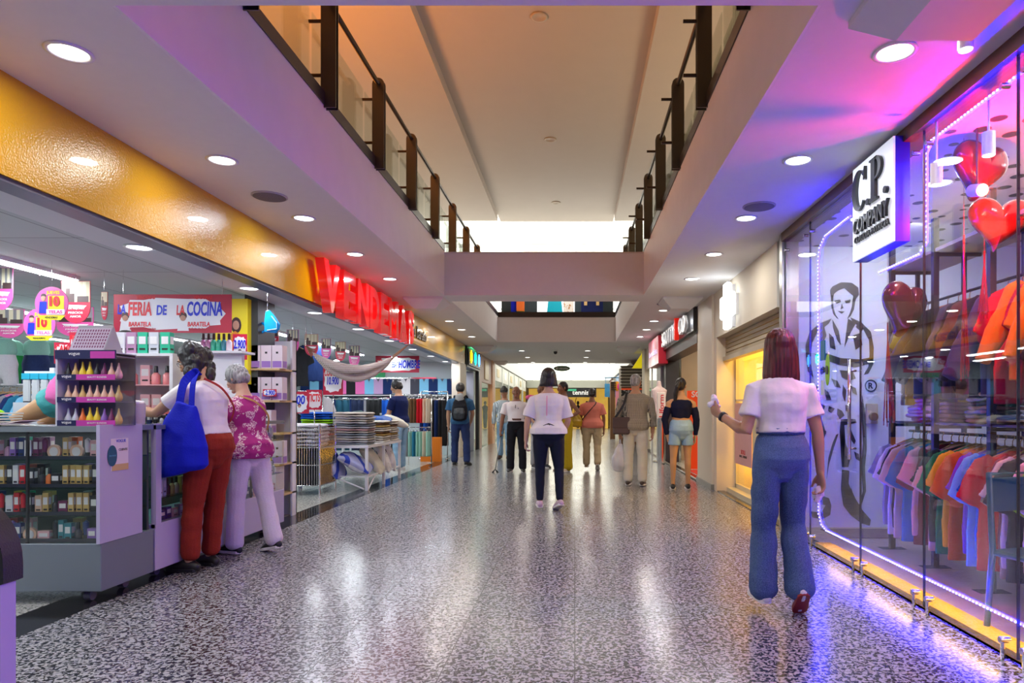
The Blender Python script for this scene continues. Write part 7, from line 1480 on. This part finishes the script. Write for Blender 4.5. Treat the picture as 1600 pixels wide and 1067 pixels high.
rail('clothes_rack', 'far chrome rack of pale garments at the back of the shop', -9.4, -7.0, 13.0, 1.6); row_of(gp[1], 20, -9.3, 13.0, 1.6, .115, 0, ['white','grey','mint','sky','white','navy'], '%s garment on the far back rack', 'garments on the far rack', PI/2-.6)
# upper facing display of tees
for i, (px, py, Y, c) in enumerate([(20,590,8.0,'white'),(55,590,8.4,'white'),(445,560,12.0,'white'),(412,560,9.4,'sky'),(462,566,12.0,'black'),(488,560,12.5,'navy'),(500,560,13,'black')]):
    q = at(px, py, Y); sh1 = hang(gp[1], (q.x, q.y, q.z+.35), c, '%s shirt facing the gallery, %s' % (c, ['at the left edge above the pastel rack','second from the left edge','centre of the shop below a poster','just right of the yellow advert','under the second hanging poster','under the third hanging poster','under the fourth hanging poster'][i]), 'facing display shirts', 0); wires(sh1, (0,), .012, max(.02, 2.43-q.z-.35))
# jeans mannequin hips on a ledge
for i, (px, Y) in enumerate([(57,7.6),(83,7.9),(18,7.8),(5,7.4)]):
    q = at(px, 583, Y); t = thing('hip_mannequin', '%s hip mannequin on the high ledge at the left, %s' % (['denim shorts','dark denim','green trousers','pale'][i], ['under the magenta discs','beside the shorts one','beside the left edge','cut by the left edge']  [i]), 'mannequin', q)
    remesh(MB().loft([(0,0,.0),(0,0,.10),(0,0,.2),(0,0,.30)], [(.14,.09),(.155,.10),(.125,.085),(.12,.08)], side=(1,0,0), n=18).loft([(-.07,0,.05),(-.09,0,-.12)], [(.07,.08),(.065,.075)], n=14).loft([(.07,0,.05),(.09,0,-.12)], [(.07,.08),(.065,.075)], n=14), 'denim', [JEANS_D, JEANS, GM['green'], GM['white']][i], t, .012, 2)
    MB().loft([(0,0,.24),(0,0,.32)], [(.14,.10),(.13,.09)], side=(1,0,0), n=18).build('folded_waist', GM['mint'], t, smooth=True)
o = thing('display_ledge', 'long white ledge carrying the hip mannequins at the left', 'shelf', (-7.0, 7.8, 0)); MB().box(-1.2,1.4,-.4,.4,1.44,1.47).box(-1.2,-1.15,-.3,.3,0,1.44).box(1.2,1.25,-.3,.3,0,1.44).build('board', WHITEM, o)
# sock packs with blue headers on a stand
ss = thing('sock_stand', 'white slotted stand hung with packs behind the counter', 'stand', (-4.62, 5.9, 0)); MB().box(-.02,.02,-.02,.02,0,1.55).box(-.25,.3,-.25,.25,0,.02).box(-.25,.32,-.01,.01,1.50,1.52).box(-.25,.32,-.01,.01,1.12,1.14).build('frame', WHITEM, ss)
sk_ = MB().m(0).box(-.028,.028,-.012,.012,-.22,-.045,.008).m(1).box(-.032,.032,-.013,.013,-.045,0).m(2).box(-.026,.026,-.014,.014,-.27,-.21,.008).build('sock_pack', [mat('sock_grey', (.50,.52,.53), .7), mat('sock_header', (.02,.40,.58), .4), BLACKC]); sk_['label'] = 'x'; sk_['category'] = 'sock pack'
for lv, z in enumerate((1.50,1.12)):
    for i in range(6): dup(sk_, (-4.83+.078*i, 5.87, z), None, 'grey sock pack with blue header on the %s bar, %s from the left' % (['upper','lower'][lv], nth(i)), 'sock packs', None, (1.15,1.3,1.15))
# purple towers right behind the counter
for i, (px, py, c) in enumerate([(107,572,'orange'),(107,592,'violet'),(107,606,'violet'),(118,612,'violet')]): q = at(px, py, 5.6); put(PB[1], q.x, 5.6, 1.24+.072*(3-i), c, '%s ribbed pot stacked behind the sponge rack, %s from the top' % (c, nth(i)), 'pots behind the rack', 0, (1.2,1.2,.95))
o = MB().box(-4.6,-4.05,5.45,5.85,0,1.24).build('white_plinth', mat('plinth', (.55,.60,.66), .4)); tag(o, 'pale plinth behind the sponge rack carrying ribbed pots', 'plinth')
# green and yellow notices deep in the shop
o = MB().box(-5.45,-4.95,17.36,17.39,2.0,2.25).build('exit_notice', mat('green_notice', (.02,.30,.10), .4, emit=.15)); tag(o, 'green notice on the far shop wall above the man in navy', 'sign')
o = MB().box(-5.8,-3.6,17.33,17.36,1.98,2.02).build('wall_rail', CHROME); tag(o, 'thin chrome rail across the far shop wall', 'rail')
o = MB().box(-10,-7.8,16.5,17.2,1.9,2.3).build('yellow_fascia_board', YL2); tag(o, 'yellow board high at the back of the shop behind the sponge rack', 'sign'); o = MB().box(-9.98,-7.7,16.4,17.3,2.3,2.42).build('red_fascia_board', SR); tag(o, 'dark red band above the yellow board at the back of the shop', 'sign')
# shampoo row by banner's end
for i in range(6):
    q = at(318+8*i, 545, 6.2); put(PBo, q.x, q.y, q.z-.02, ['mauve','mauve','green','green','teal','white'][i], 'shampoo bottle on the high shelf behind the curly haired woman, %s along' % nth(i), 'high shelf shampoo', 0, (1.3,1.3,1.5))
o = MB().box(-3.55,-3.05,6.1,6.35,1.70,1.72).box(-3.5,-3.1,6.2,6.25,1.08,1.70).build('high_shelf', WHITEM); tag(o, 'narrow white shelf carrying shampoo behind the curly haired woman', 'shelf')
for r in range(3):
    for i in range(4):
        q = at(398+9.5*i, 598-[0,0,0][r], 6.4)
# clear bags at the gondola top
# ================================================================ big red letters on the yellow fascia
VL = mat('red_acrylic', (.80,.004,.006), .12, coat=.8, emit=.35, ecol=(1,.01,.01)); SD = mat('red_side', (.45,.002,.004), .2, coat=.5)
vs = thing('shop_letters', 'large glossy red raised letters reading VENDEMAS on the yellow fascia', 'sign', (-2.80, 9.2, 2.54))
ys = [7.42, 8.0, 8.52, 9.0, 9.47, 9.95, 10.5, 11.0]; ws = [.50,.42,.44,.42,.38,.50,.46,.38]
for ch, y, w_ in zip('VENDEMAS', ys, ws):
    text(ch, VL, vs, (.02, y-9.2, .0), (0,1,0), (0,0,1), w_, .56, depth=.10, bold=.045, name='letter_'+'face', z=-.02)
o = MB().box(-2.87,-2.862,11.35,12.9,2.40,2.75).build('shop_tagline', YEL); tag(o, 'small dark lettering reading mas barato after the red letters', 'sign'); text('más barato', mat('dark_script', (.05,.03,.01), .4), o, (-2.862,12.1,2.58), (0,1,0), (0,0,1), 1.35, .22, depth=.02, bold=.01, shear=.15)
for pr in gp+[trou, fp, PT, PBo, PC, sp_, ab, polo, sk_]+PB: kill(pr)
